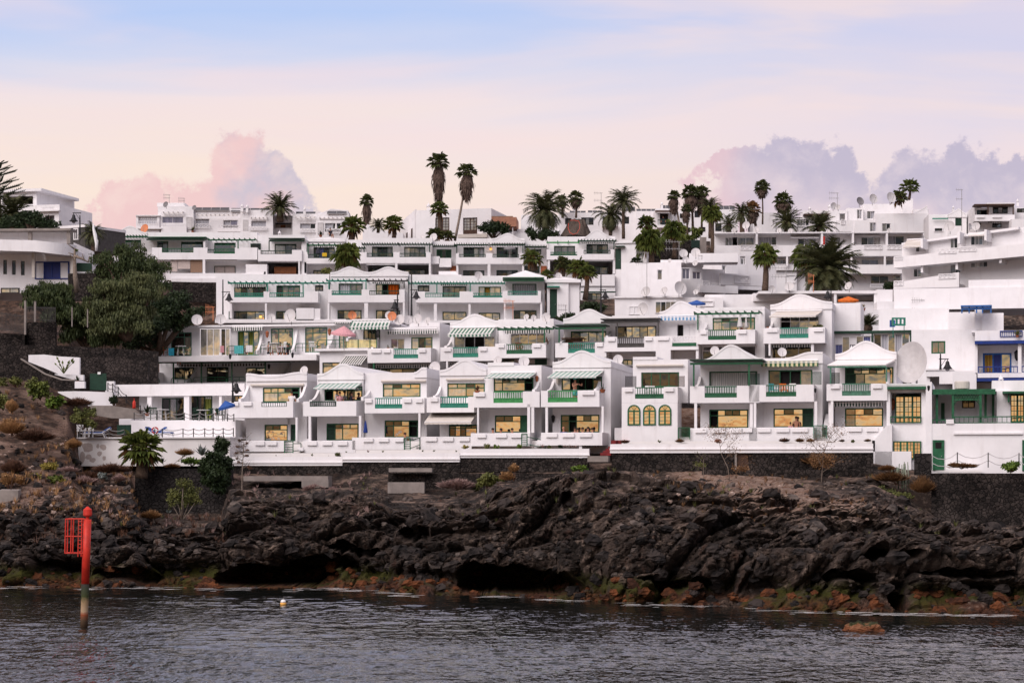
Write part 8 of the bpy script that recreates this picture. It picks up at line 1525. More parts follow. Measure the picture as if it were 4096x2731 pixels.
for q in [(B1, 1087, 1138, 24, 1290, rowY(1, 1462, .2), 'closed dark blue parasol on the front terrace', 'blue', True), (A3, 1570, 850, 78, 978, 204, 'open grey parasol on the top slanted balcony', 'dish_grey'), (A3, 925, 1380, 98, 1440, 184, 'open bright orange parasol in the courtyard', 'orange', False, 0, .3), (B2, 1850, 4, 85, 90, 184, 'open dark blue parasol behind the blue-valance gable', 'navy_pad'), (A2, 92, 905, 56, 1012, 225.2, 'dark open parasol on the fourth-row balcony', 'dish_grey'),
          (B1, 885, 248, 118, 470, 169, 'scalloped cream parasol on the sea-view row balcony', 'cloth_pink', False, .1, .55), (B0, 2120, 950, 80, 1110, 148, 'tilted open blue parasol beside the leftmost house', 'navy_pad', False, -.25, .6), (B2, 2255, 132, 26, 300, rowY(2, 2959, -.3), 'closed cream parasol on the broad green pergola balcony', 'cloth_white', True), (B2, 2315, 165, 14, 290, rowY(2, 2985, .4), 'second small closed cream parasol on the green pergola balcony', 'cloth_white', True),
          (A1, 810, 672, 14, 775, 261, 'closed white parasol on the apartment block balcony', 'cloth_white', True), (D3, 2030, 125, 68, 190, 168, 'dark blue parasol on the blue-trimmed house roof terrace', 'blue', False, .2, .35), (B2, 1517, 15, 14, 120, 190, 'closed lilac parasol on the white terrace behind the second row', 'dish_grey', True), (A1, 640, 920, 26, 1000, 224, 'dark half-folded parasol in the balcony left of the broad fan palm', 'cloth_dark', True)]: parasol(*q)
def chimney(tile, a, b, s_, Y, label):
 T(*tile); c = P(a, b, Y); k = s_*Y/FPX*K; o = thing('onion_chimney', label, 'chimney', c-Vector((0, 0, k*2.2)), 'whitewashed onion chimneys'); m = MB(); m.wbox(c.x-k*.5, c.x+k*.5, c.y-k*.5, c.y+k*.5, c.z-k*2.6, c.z-k*.9)
 for dx, dy in ((-1, -1), (1, -1), (1, 1), (-1, 1)): m.wbox(c.x+dx*k*.38-k*.09, c.x+dx*k*.38+k*.09, c.y+dy*k*.38-k*.09, c.y+dy*k*.38+k*.09, c.z-k*.9, c.z-k*.4)
 m.wbox(c.x-k*.62, c.x+k*.62, c.y-k*.62, c.y+k*.62, c.z-k*.4, c.z-k*.25); m.build('stack', 'white', o); m = MB(); m.lathe(c, [(k*.55, -.25*k), (k*.6, .0), (k*.42, .3*k), (k*.12, .55*k), (k*.10, .8*k), (k*.02, 1.1*k)], 12); m.build('cap', 'white', o, True)
for q in [(A0, 2278, 525, 22, 263, 'onion chimney on the apartment block, left of a close pair'), (A0, 2325, 530, 22, 263, 'onion chimney on the apartment block, right of a close pair'), (A1, 513, 558, 22, 263, 'onion chimney among the solar panels behind the apartment block'), (A1, 1678, 522, 30, 255, 'onion chimney on the flat-roofed pale house beside the skyline pair'), (A2, 1523, 505, 20, 260, 'onion chimney beside the small canopy balcony house'), (A1, 278, 778, 24, 240, 'white dome chimney on the fourth-row roof'),
          (A3, 430, 565, 18, 262, 'onion chimney behind the left feather palm'), (A3, 562, 550, 22, 262, 'onion chimney, middle of three by the dark tiled edge'), (A3, 747, 530, 22, 262, 'onion chimney left of the pale dish pair'), (A3, 1912, 540, 18, 258, 'onion chimney on the gabled cottage'), (E3, 2292, 478, 20, 250, 'onion chimney on the brown-trimmed house'), (E3, 2185, 555, 26, 245, 'white lantern chimney in front of the brown-trimmed house'), (B3, 955, 455, 28, 156, 'small white chimney on the porch-roofed gable, left side'), (D3, 2135, 735, 36, 150, 'white domed chimney on the veranda house roof')]: chimney(*q)
def panels(tile, a0, b0, a1, b1, Y, n, label):
 T(*tile); p0, p1 = P(a0, b1, Y), P(a1, b0, Y); o = thing('solar_panel', label, 'solar panel', ((p0.x+p1.x)/2, Y, p0.z), 'rooftop solar panels'); m = MB(); fr = MB(); w = (p1.x-p0.x)/n; h = p1.z-p0.z
 for i in range(n):
  x0, x1 = p0.x+w*i+.04, p0.x+w*(i+1)-.04; m.hexa([(x0, Y, p0.z), (x1, Y, p0.z), (x1, Y+.05, p0.z), (x0, Y+.05, p0.z), (x0, Y+h*1.2, p1.z), (x1, Y+h*1.2, p1.z), (x1, Y+h*1.2+.05, p1.z), (x0, Y+h*1.2+.05, p1.z)])
  for x in (x0-.03, x1): fr.hexa([(x, Y-.03, p0.z), (x+.03, Y-.03, p0.z), (x+.03, Y+.05, p0.z), (x, Y+.05, p0.z), (x, Y+h*1.2-.03, p1.z), (x+.03, Y+h*1.2-.03, p1.z), (x+.03, Y+h*1.2+.05, p1.z), (x, Y+h*1.2+.05, p1.z)])
 fr.wbox(p0.x, p1.x, Y-.04, Y+.06, p0.z-.08, p0.z-.003); m.build('panel', 'solar', o); fr.build('frame', 'metal', o)
for q in [(A0, 1815, 536, 2155, 566, 264, 4, 'row of four solar panels on the apartment block roof'), (A0, 2170, 542, 2352+182, 578, 264, 4, 'row of solar panels left of the skyline feather palm'), (A1, 430, 577, 616, 602, 264, 2, 'pair of solar panels right of the skyline feather palm'), (A1, 724, 571, 906, 597, 263, 2, 'solar panels on the hat-shaped roof of the apartment block'), (A2, 655, 570, 808, 590, 266, 3, 'solar panels right of the largest date palm'), (A2, 826, 566, 965, 588, 266, 3, 'solar panels left of the tall aerial'),
          (A2, 1185, 528, 1275, 572, 266, 2, 'steep solar panels behind the tall slim date palm'), (A2, 1283, 550, 1470, 582, 264, 4, 'row of four solar panels behind the octagonal house'), (A2, 1510, 515, 1612, 552, 261, 2, 'solar panels beside the onion chimney and canopy balcony'), (A2, 2055, 518, 2212, 566, 262, 3, 'three steep solar panels left of the cloud-side palms')]: panels(*q)
yb = FPX*CH/(2507-V0); s = yb/FPX
def BP(u, v, dy=0.): return Vector(((u-U0)*s, yb+dy, CH+(V0-v)*s))
o = thing('navigation_beacon', 'red navigation beacon pole with side cage standing in the sea', 'beacon', BP(335, 2507))
m = MB(); m.tube([BP(350, 2076), BP(341, 2334)], .155, 20); m.build('pole', 'red', o, True); m = MB(); m.tube([BP(341, 2334), BP(340, 2385), BP(337.5, 2450), BP(335, 2530)], [.15, .15, .145, .15], 20)
mt, N, b = base_mat('pile', .8); p = geo_pos(N); sz = N.n.new('ShaderNodeSeparateXYZ'); N.l.new(p, sz.inputs[0]); n = N.noise(p, 5, 5, .7); zz = N.m('ADD', sz.outputs[2], N.m('MULTIPLY', N.m('SUBTRACT', n, .5), .35))
c = N.ramp(N.m('DIVIDE', zz, 1.8), [(.0, (.06, .035, .02)), (.15, (.10, .06, .035)), (.28, (.24, .055, .02)), (.36, (.36, .25, .16)), (.55, (.25, .17, .09)), (.64, (.035, .045, .012)), (.85, (.020, .026, .014)), (.95, (.03, .02, .02))]); N.l.new(c, b.inputs['Base Color']); MATS['pile'] = mt
m.build('pile', 'pile', o, True)
m = MB(); m.lathe(BP(350.5, 2068), [(.06, -.10), (.07, .02), (.16, .05), (.18, .09), (.17, .30), (.05, .40), (.03, .42)], 16)
m.build('lantern_housing', 'red', o); m = MB(); m.lathe(BP(350.5, 2040), [(.06, -.06), (.07, .03), (.05, .10), (.01, .13)], 12); m.build('lamp', 'dish', o, True)
m = MB(); r = .028
for (a, b_, c_, d_) in ((265, 2075, 345, 2075), (263, 2144, 330, 2144), (262, 2211, 335, 2211), (265, 2075, 262, 2211), (288, 2077, 285, 2211), (297, 2077, 293, 2211), (317, 2078, 314, 2225), (330, 2078, 327, 2225)): m.tube([BP(a, b_, -.1), BP(c_, d_, -.1)], r, 5)
for (a, b_, c_, d_) in ((265, 2075, 330, 2075), (262, 2211, 330, 2211), (265, 2075, 262, 2211)): m.tube([BP(a, b_, .35), BP(c_, d_, .35)], r, 5)
for (a, b_) in ((265, 2075), (262, 2211), (263, 2144)): m.tube([BP(a, b_, -.1), BP(a, b_, .35)], r, 5)
m.build('side_cage', 'red', o); m = MB()
for i in range(9): v = 2085+i*15; m.tube([BP(317, v, -.12), BP(330, v, -.12)], .018, 5)
m.build('ladder', 'red', o)
Yb = FPX*CH/(2417-V0); c = Vector(((1133-U0)/FPX*Yb, Yb, .0)); o = thing('buoy', 'small white and yellow mooring buoy floating in the bay', 'buoy', c); m = MB(); m.lathe(c, [(.09, -.06), (.14, .0), (.145, .07), (.13, .10)], 16); m.build('lower_half', 'buoy_yellow', o, True); m = MB(); m.lathe(c, [(.13, .103), (.12, .17), (.07, .22), (.02, .235)], 16); m.build('upper_half', 'plastic', o, True); m = MB(); m.lathe(c, [(.02, .23), (.03, .26), (.01, .29)], 8); m.build('ring', 'metal', o)
def big_rock(label, u0, u1, v0, vw, name='sea_rock', mat='rock_rust', seedv=0., n=3000):
 Y = FPX*CH/(vw-V0); sx = Y/FPX; w = (u1-u0)/2*sx; h = (vw-v0)*sx; c = Vector((((u0+u1)/2-U0)*sx, Y+w*.45, -.12)); m = MB(); R_, S_ = 22, 56; vs = []
 for i in range(R_):
  t = i/(R_-1)*pi/2
  for j in range(S_):
   a = 2*pi*j/S_; d = Vector((cos(a)*cos(t), sin(a)*cos(t)*.55, sin(t))); q = d*2.2+Vector((seedv, 0, 0)); k = 1+.35*noise.noise(q*1.3)+.22*(noise.voronoi(q*2.4)[0][1]-noise.voronoi(q*2.4)[0][0])+.08*noise.noise(q*7)
   vs.append(c+Vector((d.x*w, d.y*w, d.z*h*1.25))*k)
 m.add(vs, [(i*S_+j, i*S_+(j+1) % S_, (i+1)*S_+(j+1) % S_, (i+1)*S_+j) for i in range(R_-1) for j in range(S_)]); o = m.build(name, mat); tag(o, label, 'rock')
mt, N, b = base_mat('islet', .85); p = geo_pos(N); sz = N.n.new('ShaderNodeSeparateXYZ'); N.l.new(p, sz.inputs[0]); zz = N.m('ADD', sz.outputs[2], N.m('MULTIPLY', N.m('SUBTRACT', N.noise(p, 3, 5, .6), .5), .5)); c = N.ramp(zz, [(.0, (.05, .018, .008)), (.10, (.15, .05, .018)), (.22, (.22, .10, .05)), (.28, (.035, .038, .012)), (.5, (.012, .014, .007))]); N.l.new(c, b.inputs['Base Color'])
bn = N.n.new('ShaderNodeBump'); bn.inputs['Strength'].default_value = .9; bn.inputs['Distance'].default_value = .1; N.l.new(N.noise(p, 8, 6, .7), bn.inputs['Height']); N.l.new(bn.outputs[0], b.inputs['Normal']); MATS['islet'] = mt
big_rock('weed-covered rock breaking the surface in the right foreground', 3372, 3545, 2490, 2527, mat='islet', seedv=3.); big_rock('low reddish rock at the waterline left of the caves', 780, 890, 2330, 2358, seedv=8.); big_rock('flat reddish rock at the waterline, right of centre', 3120, 3260, 2415, 2442, seedv=12.); big_rock('rust-coloured shore rock right of the flat one', 3320, 3470, 2395, 2440, seedv=15.)
m = MB()
for i in range(300):
 u = random.uniform(-60, 4160); v = np.interp(u, UC, VS)+random.uniform(-1, 10)+(8*random.random() if noise.noise(Vector((u*.004, 1, 1))) > .1 else 0)
 if noise.noise(Vector((u*.006, 7, 1))) < -.12: continue
 Y = FPX*CH/(v-V0); c = Vector(((u-U0)/FPX*Y, Y-.4, .075)); L = random.uniform(.15, .9); w = random.uniform(.03, .16); n = 7; m.add([c+Vector((cos(2*pi*j/n)*L*random.uniform(.6, 1), sin(2*pi*j/n)*w*random.uniform(.5, 1), 0)) for j in range(n)], [tuple(range(n))])
o = m.build('foam', 'plastic'); tag(o, kind='stuff')
def rope(tile, label, pts, Y, h=.9, n=2, mat='grey_wood', sag=.12, name='rope_fence', cat='fence', rm='metal'):
 """pts: (a, b_foot[, Y]) posts"""
 T(*tile); ps = [P(q[0], q[1], q[2] if len(q) > 2 else Y) for q in pts]; o = thing(name, label, cat, ps[0], None); up = Vector((0, 0, h))
 for p in ps: m = MB(); m.tube([p, p+up*1.05], .035, 6); m.build('post', mat, o)
 m = MB()
 for k in range(n):
  z = h*(1-.5*k)
  for a, b in zip(ps, ps[1:]): m.tube([a.lerp(b, t)+Vector((0, 0, z-sag*4*t*(1-t))) for t in (0, .25, .5, .75, 1)], .022, 4, False)
 m.build('rope', rm, o)
rope(B0, 'chained rope fence along the upper pool terrace', [(1262, 1128), (1357, 1128), (1480, 1128), (1600, 1130), (1735, 1132), (1880, 1135), (2010, 1138), (2140, 1140), (2200, 1142)], 149.6, .50)
rope(B0, 'dark rope fence along the lower pool deck wall', [(1455, 1292), (1528, 1290), (1722, 1288), (1820, 1287), (1926, 1286), (2005, 1285), (2100, 1284), (2196, 1283)], 150.6, .56)
rope(B0, 'rope rail along the left part of the pool deck', [(750, 1285), (860, 1288), (1025, 1290), (1170, 1290)], 152.0, .52)
rope(B0, 'iron handrail of the chained steps above the round bush', [(1015, 860, 153.5), (1060, 870, 153.3), (1112, 900, 153), (1187, 975, 152.8), (1260, 1040, 152.6), (1320, 1075, 152.4)], 153, .60, mat='black', rm='black')
rope(C3_, 'sagging white rope fence along the wall top at the right edge', [(1480, 420), (1725, 395), (2015, 398), (2305, 402), (2500, 405)], rowY(1, 3850, -4.1), .9, 2, 'grey_wood', .32, rm='dish')
def palings(tile, label, a0, b0, a1, b1, Y, n, h, mat='brown'):
 T(*tile); p0, p1 = P(a0, b0, Y), P(a1, b1, Y); o = thing('paling_fence', label, 'fence', p0, None); m = MB()
 for i in range(n+1): c = p0.lerp(p1, i/n); m.tube([c, c+Vector((0, 0, h))], .022, 4)
 m.build('bars', mat, o); m = MB()
 for z in (.12, .9): m.tube([p0+Vector((0, 0, h*z)), p1+Vector((0, 0, h*z))], .025, 4)
 m.build('rails', mat, o)
palings(B0, 'rusty grey paling fence at the left edge, lower section', -60, 285, 232, 322, 165, 24, 1.45, 'grey_wood'); palings(B0, 'rusty grey paling fence beside the pepper tree, upper section', 250, 200, 520, 210, 166, 24, 1.15, 'grey_wood')
for i, (a, b0, b1, Y) in enumerate(((237, 12, 325, 164.8), (330, 18, 205, 165.6), (678, 75, 250, 163), (824, 92, 258, 163))):
 T(*B0); m = MB(); p = P(a, b1, Y); q = P(a, b0, Y); w = .07 if i < 2 else .03; m.wbox(p.x-w, p.x+w, Y-.07, Y+.07, p.z, q.z); m.wbox(p.x-w*1.15, p.x+w*1.15, Y-.085, Y+.085, q.z+.003, q.z+.05); o = m.build('concrete_post', 'concrete')
 tag(o, ['tallest pale concrete fence post between the two paling sections', 'pale concrete fence post at the start of the upper paling section', 'thin grey post in front of the small pepper tree', 'thin grey post right of the small pepper tree'][i], 'post')
T(*C0_); p = P(82, 760, 131); o = thing('mooring_block', 'pale concrete cube with a thin rusty rod on the left shore', 'concrete block', p); m = MB(); m.wbox(p.x-.62, p.x+.55, 131, 132.1, p.z-.1, p.z+.95); m.v = [tuple(Vector(q)+rv(.05)) for q in m.v]; m.build('block', 'concrete', o); m = MB(); t = P(118, 490, 131.5); m.tube([P(90, 690, 131.5), t], .025, 5); m.build('rod', 'brown', o)
def person(tile, a, b, Y, label, shirt='cloth_white', pants='cloth_dark', yaw=0., pose='stand', hair='hair', h=1.72, arms=((-.1, .1), (.1, .1)), skinb=False, cap=None, parent=None):
 """(a,b) = top of the head; yaw 0 faces the sea"""
 T(*tile); top = P(a, b, Y); k = h/1.72; base = Vector((top.x, top.y, top.z-(1.72 if pose == 'stand' else 1.28)*k)); o = thing('person', label, 'person', base); c_, s_ = cos(yaw), sin(yaw)
 def V(x, y, z): return base+Vector((x*c_-y*s_, x*s_+y*c_, z))*k
 hip = .92 if pose == 'stand' else .50; sh = hip+.50; vs = []; es = []; rs = []
 def add(p, r, pa=None): vs.append(p); rs.append(r); (es.append((pa, len(vs)-1)) if pa is not None else None); return len(vs)-1
 pel = add((0, 0, hip), .13); wa = add((0, .01, hip+.2), .12, pel); ch = add((0, 0, hip+.38), .145, wa); nk = add((0, 0, sh+.06), .06, ch); hd = add((0, -.01, sh+.16), .075, nk); add((0, -.015, sh+.26), .085, hd)
 for sd, (lift, bend) in zip((-1, 1), arms):
  sp = add((sd*.19, 0, sh-.03), .055, ch); el = (sd*(.24+abs(lift)*.3), -.02-bend*.25, sh-.30+abs(lift)*.25); e = add(el, .042, sp); hn = (el[0]-sd*bend*.18, el[1]-.12-bend*.12, el[2]-.22+bend*.45); w = add(hn, .032, e); add((hn[0], hn[1]-.04, hn[2]-.07), .035, w)
 for sd in (-1, 1):
  hp = add((sd*.09, 0, hip-.06), .085, pel)
  if pose == 'stand': kn = add((sd*.10, -.02, .48), .06, hp); an = add((sd*.10, .02, .08), .04, kn); add((sd*.11, -.12, .04), .035, an)
  else: kn = add((sd*.11, -.42, hip-.02), .065, hp); an = add((sd*.11, -.44, .09), .042, kn); add((sd*.11, -.56, .05), .035, an)
 me = bpy.data.meshes.new('body'); me.from_pydata([tuple(V(*p)-base) for p in vs], es, []); ob = bpy.data.objects.new('body', me); COL.objects.link(ob); ob.parent = o; md = ob.modifiers.new('Skin', 'SKIN')
 for i, r in enumerate(rs): me.skin_vertices[0].data[i].radius = (r*k, r*k*(.78 if i in (0, 1, 2) else 1))
 me.skin_vertices[0].data[0].use_root = True; md.use_smooth_shade = True; ob.modifiers.new('Sub', 'SUBSURF').levels = 2; ob.modifiers[-1].render_levels = 2; me.materials.append(MATS['skin'])
 m = MB(); hc = V(0, 0.015, sh+.24); m.lathe(hc, [(.095*k, -.02), (.102*k, .03), (.085*k, .09), (.03*k, .125)], 12); m.build('hair' if not cap else 'cap', cap or hair, o, True)
 m = MB(); m.lathe(V(0, -.085, sh+.215), [(.006, 0), (.016, .012), (.006, .035)], 6, Vector((s_, -c_, 0))); m.build('nose', 'skin', o); m = MB()
 for sd in (-1, 1): m.lathe(V(sd*.032, -.088, sh+.245), [(.009, 0), (.004, .008)], 6, Vector((s_, -c_, 0)))
 m.build('eyes', 'black', o)
 if not skinb:
  m = MB(); pf = [(.155, -.05), (.150, .10), (.165, .30), (.185, .42), (.12, .50), (.07, .52)]; n = 14; ring = []
  for (r, z) in pf: ring += [V(cos(2*pi*j/n)*r*1.12, sin(2*pi*j/n)*r*.82, hip+z) for j in range(n)]
  m.add(ring, [(i*n+j, i*n+(j+1) % n, (i+1)*n+(j+1) % n, (i+1)*n+j) for i in range(len(pf)-1) for j in range(n)])
  for sd, (lift, bend) in zip((-1, 1), arms): m.tube([V(sd*.16, 0, sh-.02), V(sd*(.235+abs(lift)*.25), -.02-bend*.16, sh-.22+abs(lift)*.2)], [.08*k, .062*k], 8)
  m.build('shirt', shirt, o, True)
 m = MB(); n = 12; ring = []
 for (r, z) in ((.15, .06), (.165, -.04), (.15, -.12)): ring += [V(cos(2*pi*j/n)*r*1.05, sin(2*pi*j/n)*r*.85, hip+z) for j in range(n)]
 m.add(ring, [(i*n+j, i*n+(j+1) % n, (i+1)*n+(j+1) % n, (i+1)*n+j) for i in range(2) for j in range(n)])
 for sd in (-1, 1): m.tube([V(sd*.085, 0, hip-.05), V(sd*.10, -.02, hip-.32) if pose == 'stand' else V(sd*.11, -.36, hip-.01)], [.115*k, .10*k], 8)
 m.build('trousers', pants, o, True)
 return o
y1 = lambda u, d: rowY(1, u, d)
person(B2, 706, 738, y1(2300, .9), 'shirtless man in teal shorts and cap standing on the bright green balcony', pants='cloth_teal', skinb=True, cap='cloth_teal', yaw=.5, arms=((.15, .9), (.55, .8)), h=1.78)
person(B1, 392, 862, y1(1166, 1.2), 'person in white shirt seen from behind on the leftmost upper balcony', yaw=pi*.9)
person(B1, 818, 850, y1(1347, 1.6), 'person in white T-shirt standing in the open window under the teal awning', yaw=1.2, arms=((.6, .5), (.2, .2)))
person(B1, 845, 868, y1(1360, 1.2), 'person in pale pink top just right of the one in white', 'cloth_pink', yaw=.6, h=1.6)
person(B1, 955, 868, y1(1406, 1.65), 'dark silhouetted person at the window under the teal awning', 'cloth_dark', yaw=1.5, arms=((.6, .7), (.2, .2)), h=1.62)
person(B3, 434, 1100, y1(3184, 1.2), 'bare-backed woman in pink swimsuit at the ground floor window', pants='cloth_pink', skinb=True, yaw=pi, h=1.6); person(B3, 381, 1157, y1(3162, .9), 'child beside the woman in pink at the ground floor window', 'cloth_pink', h=1.1)
for a, b, sh, lb, dd in ((598, 1202, 'navy_pad', 'bald person in blue seated at the terrace wall, leftmost of six', .8), (705, 1203, 'cloth_pink', 'seated person in pink at the terrace wall, second of six', 1.3), (730, 1212, 'cloth_dark', 'dark-haired person seated low at the terrace wall, third of six', .6), (776, 1206, 'terracotta', 'seated person with reddish hair, fourth of six at the terrace wall', .8), (828, 1201, 'cloth_dark', 'black-haired person seated at the terrace wall, fifth of six', 1.), (870, 1210, 'terracotta', 'sun-tanned person seated at the terrace wall, rightmost of six', .7)):
 person(B2, a, b, y1(2000+a*K, dd), lb, sh, pose='sit', yaw=random.uniform(-1, 1), hair='skin' if a == 598 else 'hair')
person(B2, 115, 1213, y1(2049, .8), 'person seated behind the terrace wall under the bright green balcony', 'cloth_pink', pose='sit', yaw=.5); person(B2, 8, 1215, y1(2003, .8), 'dark-haired person seated at the left end of that terrace wall', 'cloth_dark', pose='sit', yaw=-.8)
person(B1, 2285, 1212, y1(1971, .8), 'man in grey seated right of the cream awning', 'dish_grey', pose='sit', yaw=.3); person(B1, 1458, 1255, y1(1620, 1.), 'person seated in front of the window near the ladder gate', 'terracotta', pose='sit')
y2 = lambda u, d: rowY(2, u, d)
for a, b, sh, lb in ((178, 398, 'skin', 'person in swimwear seated at the white table on the sea-view balcony'), (283, 402, 'cloth_pink', 'seated person middle of three on the sea-view balcony'), (347, 408, 'cloth_dark', 'seated person in black, right of three on the sea-view balcony')): person(B1, a, b, y2(1000+a*K, 1.6), lb, sh, pose='sit', yaw=random.uniform(-1, 1))
person(B0, 1692, 470, y2(720, 1.9), 'person in dark clothes seated on the leftmost sea-view balcony', 'cloth_dark', pose='sit'); person(A1, 755, 738, 261.5, 'person in black seated on the apartment block balcony', 'cloth_dark', pose='sit', yaw=.8)
person(A3, 1178, 890, 232.6, 'person in red seated on the long balcony block', 'red', pose='sit', yaw=1.); person(A2, 2270, 866, 238.6, 'person in white behind the white lattice rail, below the low feather palms', 'cloth_white', pants='cloth_pink', h=1.5)
person(A2, 1535, 618, 258.4, 'person standing in the dark doorway of the small canopy balcony', 'cloth_dark', h=1.7)
def chair(tile, a, b, Y, label, mat='plastic', yaw=0., arms=True, name='garden_chair'):
 T(*tile); c = P(a, b, Y); o = thing(name, label, 'chair', c, 'garden chairs on the terraces'); cs, sn = cos(yaw), sin(yaw)
 def Lb(m, x0, x1, y0, y1_, z0, z1): m.hexa([c+Vector((x*cs-y*sn, x*sn+y*cs, z)) for z in (z0, z1) for x, y in ((x0, y0), (x1, y0), (x1, y1_), (x0, y1_))])
 m = MB(); Lb(m, -.24, .24, -.24, .24, .40, .44); m.build('seat', mat, o); m = MB(); Lb(m, -.24, .24, .22, .26, .78, .86)
 for i in range(5): Lb(m, -.22+.1*i, -.17+.1*i, .22, .25, .441, .78)
 m.build('backrest', mat, o)
 for x in (-.22, .18):
  for y in (-.22, .18): m = MB(); Lb(m, x, x+.04, y, y+.04, 0, .40); m.build('leg', mat, o)
 if arms:
  for x in (-.27, .23): m = MB(); Lb(m, x, x+.04, -.2, .22, .62, .65); Lb(m, x, x+.04, -.2, -.16, .445, .62); m.build('armrest', mat, o)
def table(tile, a, b, Y, label, mat='plastic', r=.45):
 T(*tile); c = P(a, b, Y); o = thing('garden_table', label, 'table', c, 'tables on the terraces'); m = MB(); m.lathe(c, [(r*.98, .70), (r, .715), (r, .73), (r*.98, .74)], 20); m.build('tabletop', mat, o)
 for k in range(4): a_ = pi/4+k*pi/2; m = MB(); m.tube([c+Vector((cos(a_)*r*.8, sin(a_)*r*.8, 0)), c+Vector((cos(a_)*r*.55, sin(a_)*r*.55, .70))], .022, 5); m.build('leg', mat, o)
for q in [(B0, 765, 1288, 152.6, 'white stacked chair at the left end of the pool deck', 'plastic', .6), (B0, 835, 1288, 152.4, 'white slatted chair beside the blue lounger', 'plastic', -.5), (B0, 1445, 1128, 150.2, 'dark green chair on the upper pool terrace, left of the glass doors', 'green_dark', .2), (B0, 1860, 1132, 150.4, 'green chair left of the terrace table by the yellow curtain', 'green_dark', .8), (B0, 1960, 1134, 150.6, 'green chair right of the terrace table by the yellow curtain', 'green_dark', -.7), (B0, 2075, 1136, 150.6, 'green chair near the blue parasol', 'green_dark', .4),
          (B0, 1540, 518, y2(655, 1.1), 'small wicker chair on the leftmost sea-view balcony', 'terracotta', 1.), (B1, 150, 492, y2(1064, 1.), 'white plastic chair left of the white table on the sea-view balcony', 'plastic', 1.2), (B1, 305, 492, y2(1130, .9), 'white plastic chair in the middle of the sea-view balcony', 'plastic', -1.), (B1, 590, 488, y2(1251, 1.), 'white chair on the next sea-view balcony', 'plastic', .5), (B3, 225, 905, y1(3095, .8), 'white and teal folding chair on the balcony with open dark doorway', 'cloth_teal', .7), (B3, 318, 905, y1(3135, .9), 'orange-backed chair on the balcony with open dark doorway', 'orange', .2), (B3, 385, 905, y1(3164, 1.), 'white plastic chair right of the orange-backed one', 'plastic', -.6),
          (B3, 322, 355, y2(3137, .9), 'white chair on the cream awning balcony', 'plastic', .6), (B2, 180, 505, y2(2077, .9), 'dark wicker chair on the rustic pergola balcony', 'terracotta', .3), (B2, 1400, 925, y1(2595, .9), 'white chair behind the dark green rail above the arched windows', 'plastic', 0.), (B2, 1440, 925, y1(2612, .9), 'second white chair above the arched windows', 'plastic', .4), (B1, 1395, 545, y2(1593, .9), 'white chair on the teal-railed balcony below the dish cluster', 'plastic', .9), (A3, 1110, 940, 233, 'black chair on the long balcony block', 'black', .4), (A3, 1220, 940, 233, 'black lounging chair at the right of the long balcony block bay', 'black', -.8)]: chair(*q)
for q in [(B0, 1910, 1134, 150.2, 'white round table on the upper pool terrace'), (B0, 1530, 1130, 150, 'white table with cloth in front of the left glass doors'), (B0, 1700, 518, y2(723, 1.1), 'white table on the leftmost sea-view balcony'), (B1, 230, 492, y2(1098, .9), 'white table among the three seated people'), (B2, 1400, 925, y1(2606, 1.4), 'long white table above the arched windows'), (B1, 2050, 535, y2(1872, .9), 'white table on the centre gabled house balcony'), (B2, 100, 960, y1(2043, .9), 'dark table on the bright green balcony left of the shirtless man', 'cloth_dark'), (B2, 860, 495, y2(2366, .9), 'white boat-shaped table on the swing-seat balcony'), (B3, 375, 355, y2(3159, .9), 'red-clothed table on the cream awning balcony', 'red')]: table(*q)
def lounger(tile, a, b, Y, label, yaw=0.):
 T(*tile); c = P(a, b, Y); o = thing('sun_lounger', label, 'sun lounger', c, 'blue sun loungers by the pool'); cs, sn = cos(yaw), sin(yaw)
 def V(x, y, z): return c+Vector((x*cs-y*sn, x*sn+y*cs, z))
 m = MB(); m.hexa([V(-.9, -.3, .28), V(.4, -.3, .28), V(.4, .3, .28), V(-.9, .3, .28), V(-.9, -.3, .36), V(.4, -.3, .36), V(.4, .3, .36), V(-.9, .3, .36)]); m.hexa([V(.41, -.3, .28), V(1., -.3, .65), V(1., .3, .65), V(.41, .3, .28), V(.39, -.3, .36), V(.97, -.3, .73), V(.97, .3, .73), V(.39, .3, .36)]); m.build('cushion', 'navy_pad', o); m = MB()
 for y in (-.33, .33): m.tube([V(-.95, y, .26), V(.42, y, .26), V(1.02, y, .62)], .03, 5); m.tube([V(-.8, y, .26), V(-.85, y, 0)], .03, 5); m.tube([V(.5, y, .3), V(.65, y, 0)], .03, 5)
 m.build('frame', 'plastic', o)
lounger(B0, 905, 1290, 153.4, 'blue sun lounger beside the white chairs on the pool deck'); lounger(B0, 1430, 1289, 153.4, 'blue sun lounger left of the orange life ring', .4); lounger(B0, 1505, 1289, 153.2, 'blue sun lounger right of the orange life ring', pi-.3)
def towel(tile, a0, b0, a1, b1, Y, label, mat):
 T(*tile); m = MB(); n = 8; vs = []
 for i in range(n+1):
  for bb in (b0, b1): vs.append(P(lerp(a0, a1, i/n), bb+(3 if i % 2 and bb == b1 else 0), Y)+Vector((0, .03*(i % 2), 0)))
 m.add(vs, [(2*i, 2*i+1, 2*i+3, 2*i+2) for i in range(n)]); m.add([v+Vector((0, .03, 0)) for v in vs], [(2*i+2, 2*i+3, 2*i+1, 2*i) for i in range(n)]); o = m.build('towel', mat); tag(o, label, 'towel', 'towels hung on the railings')
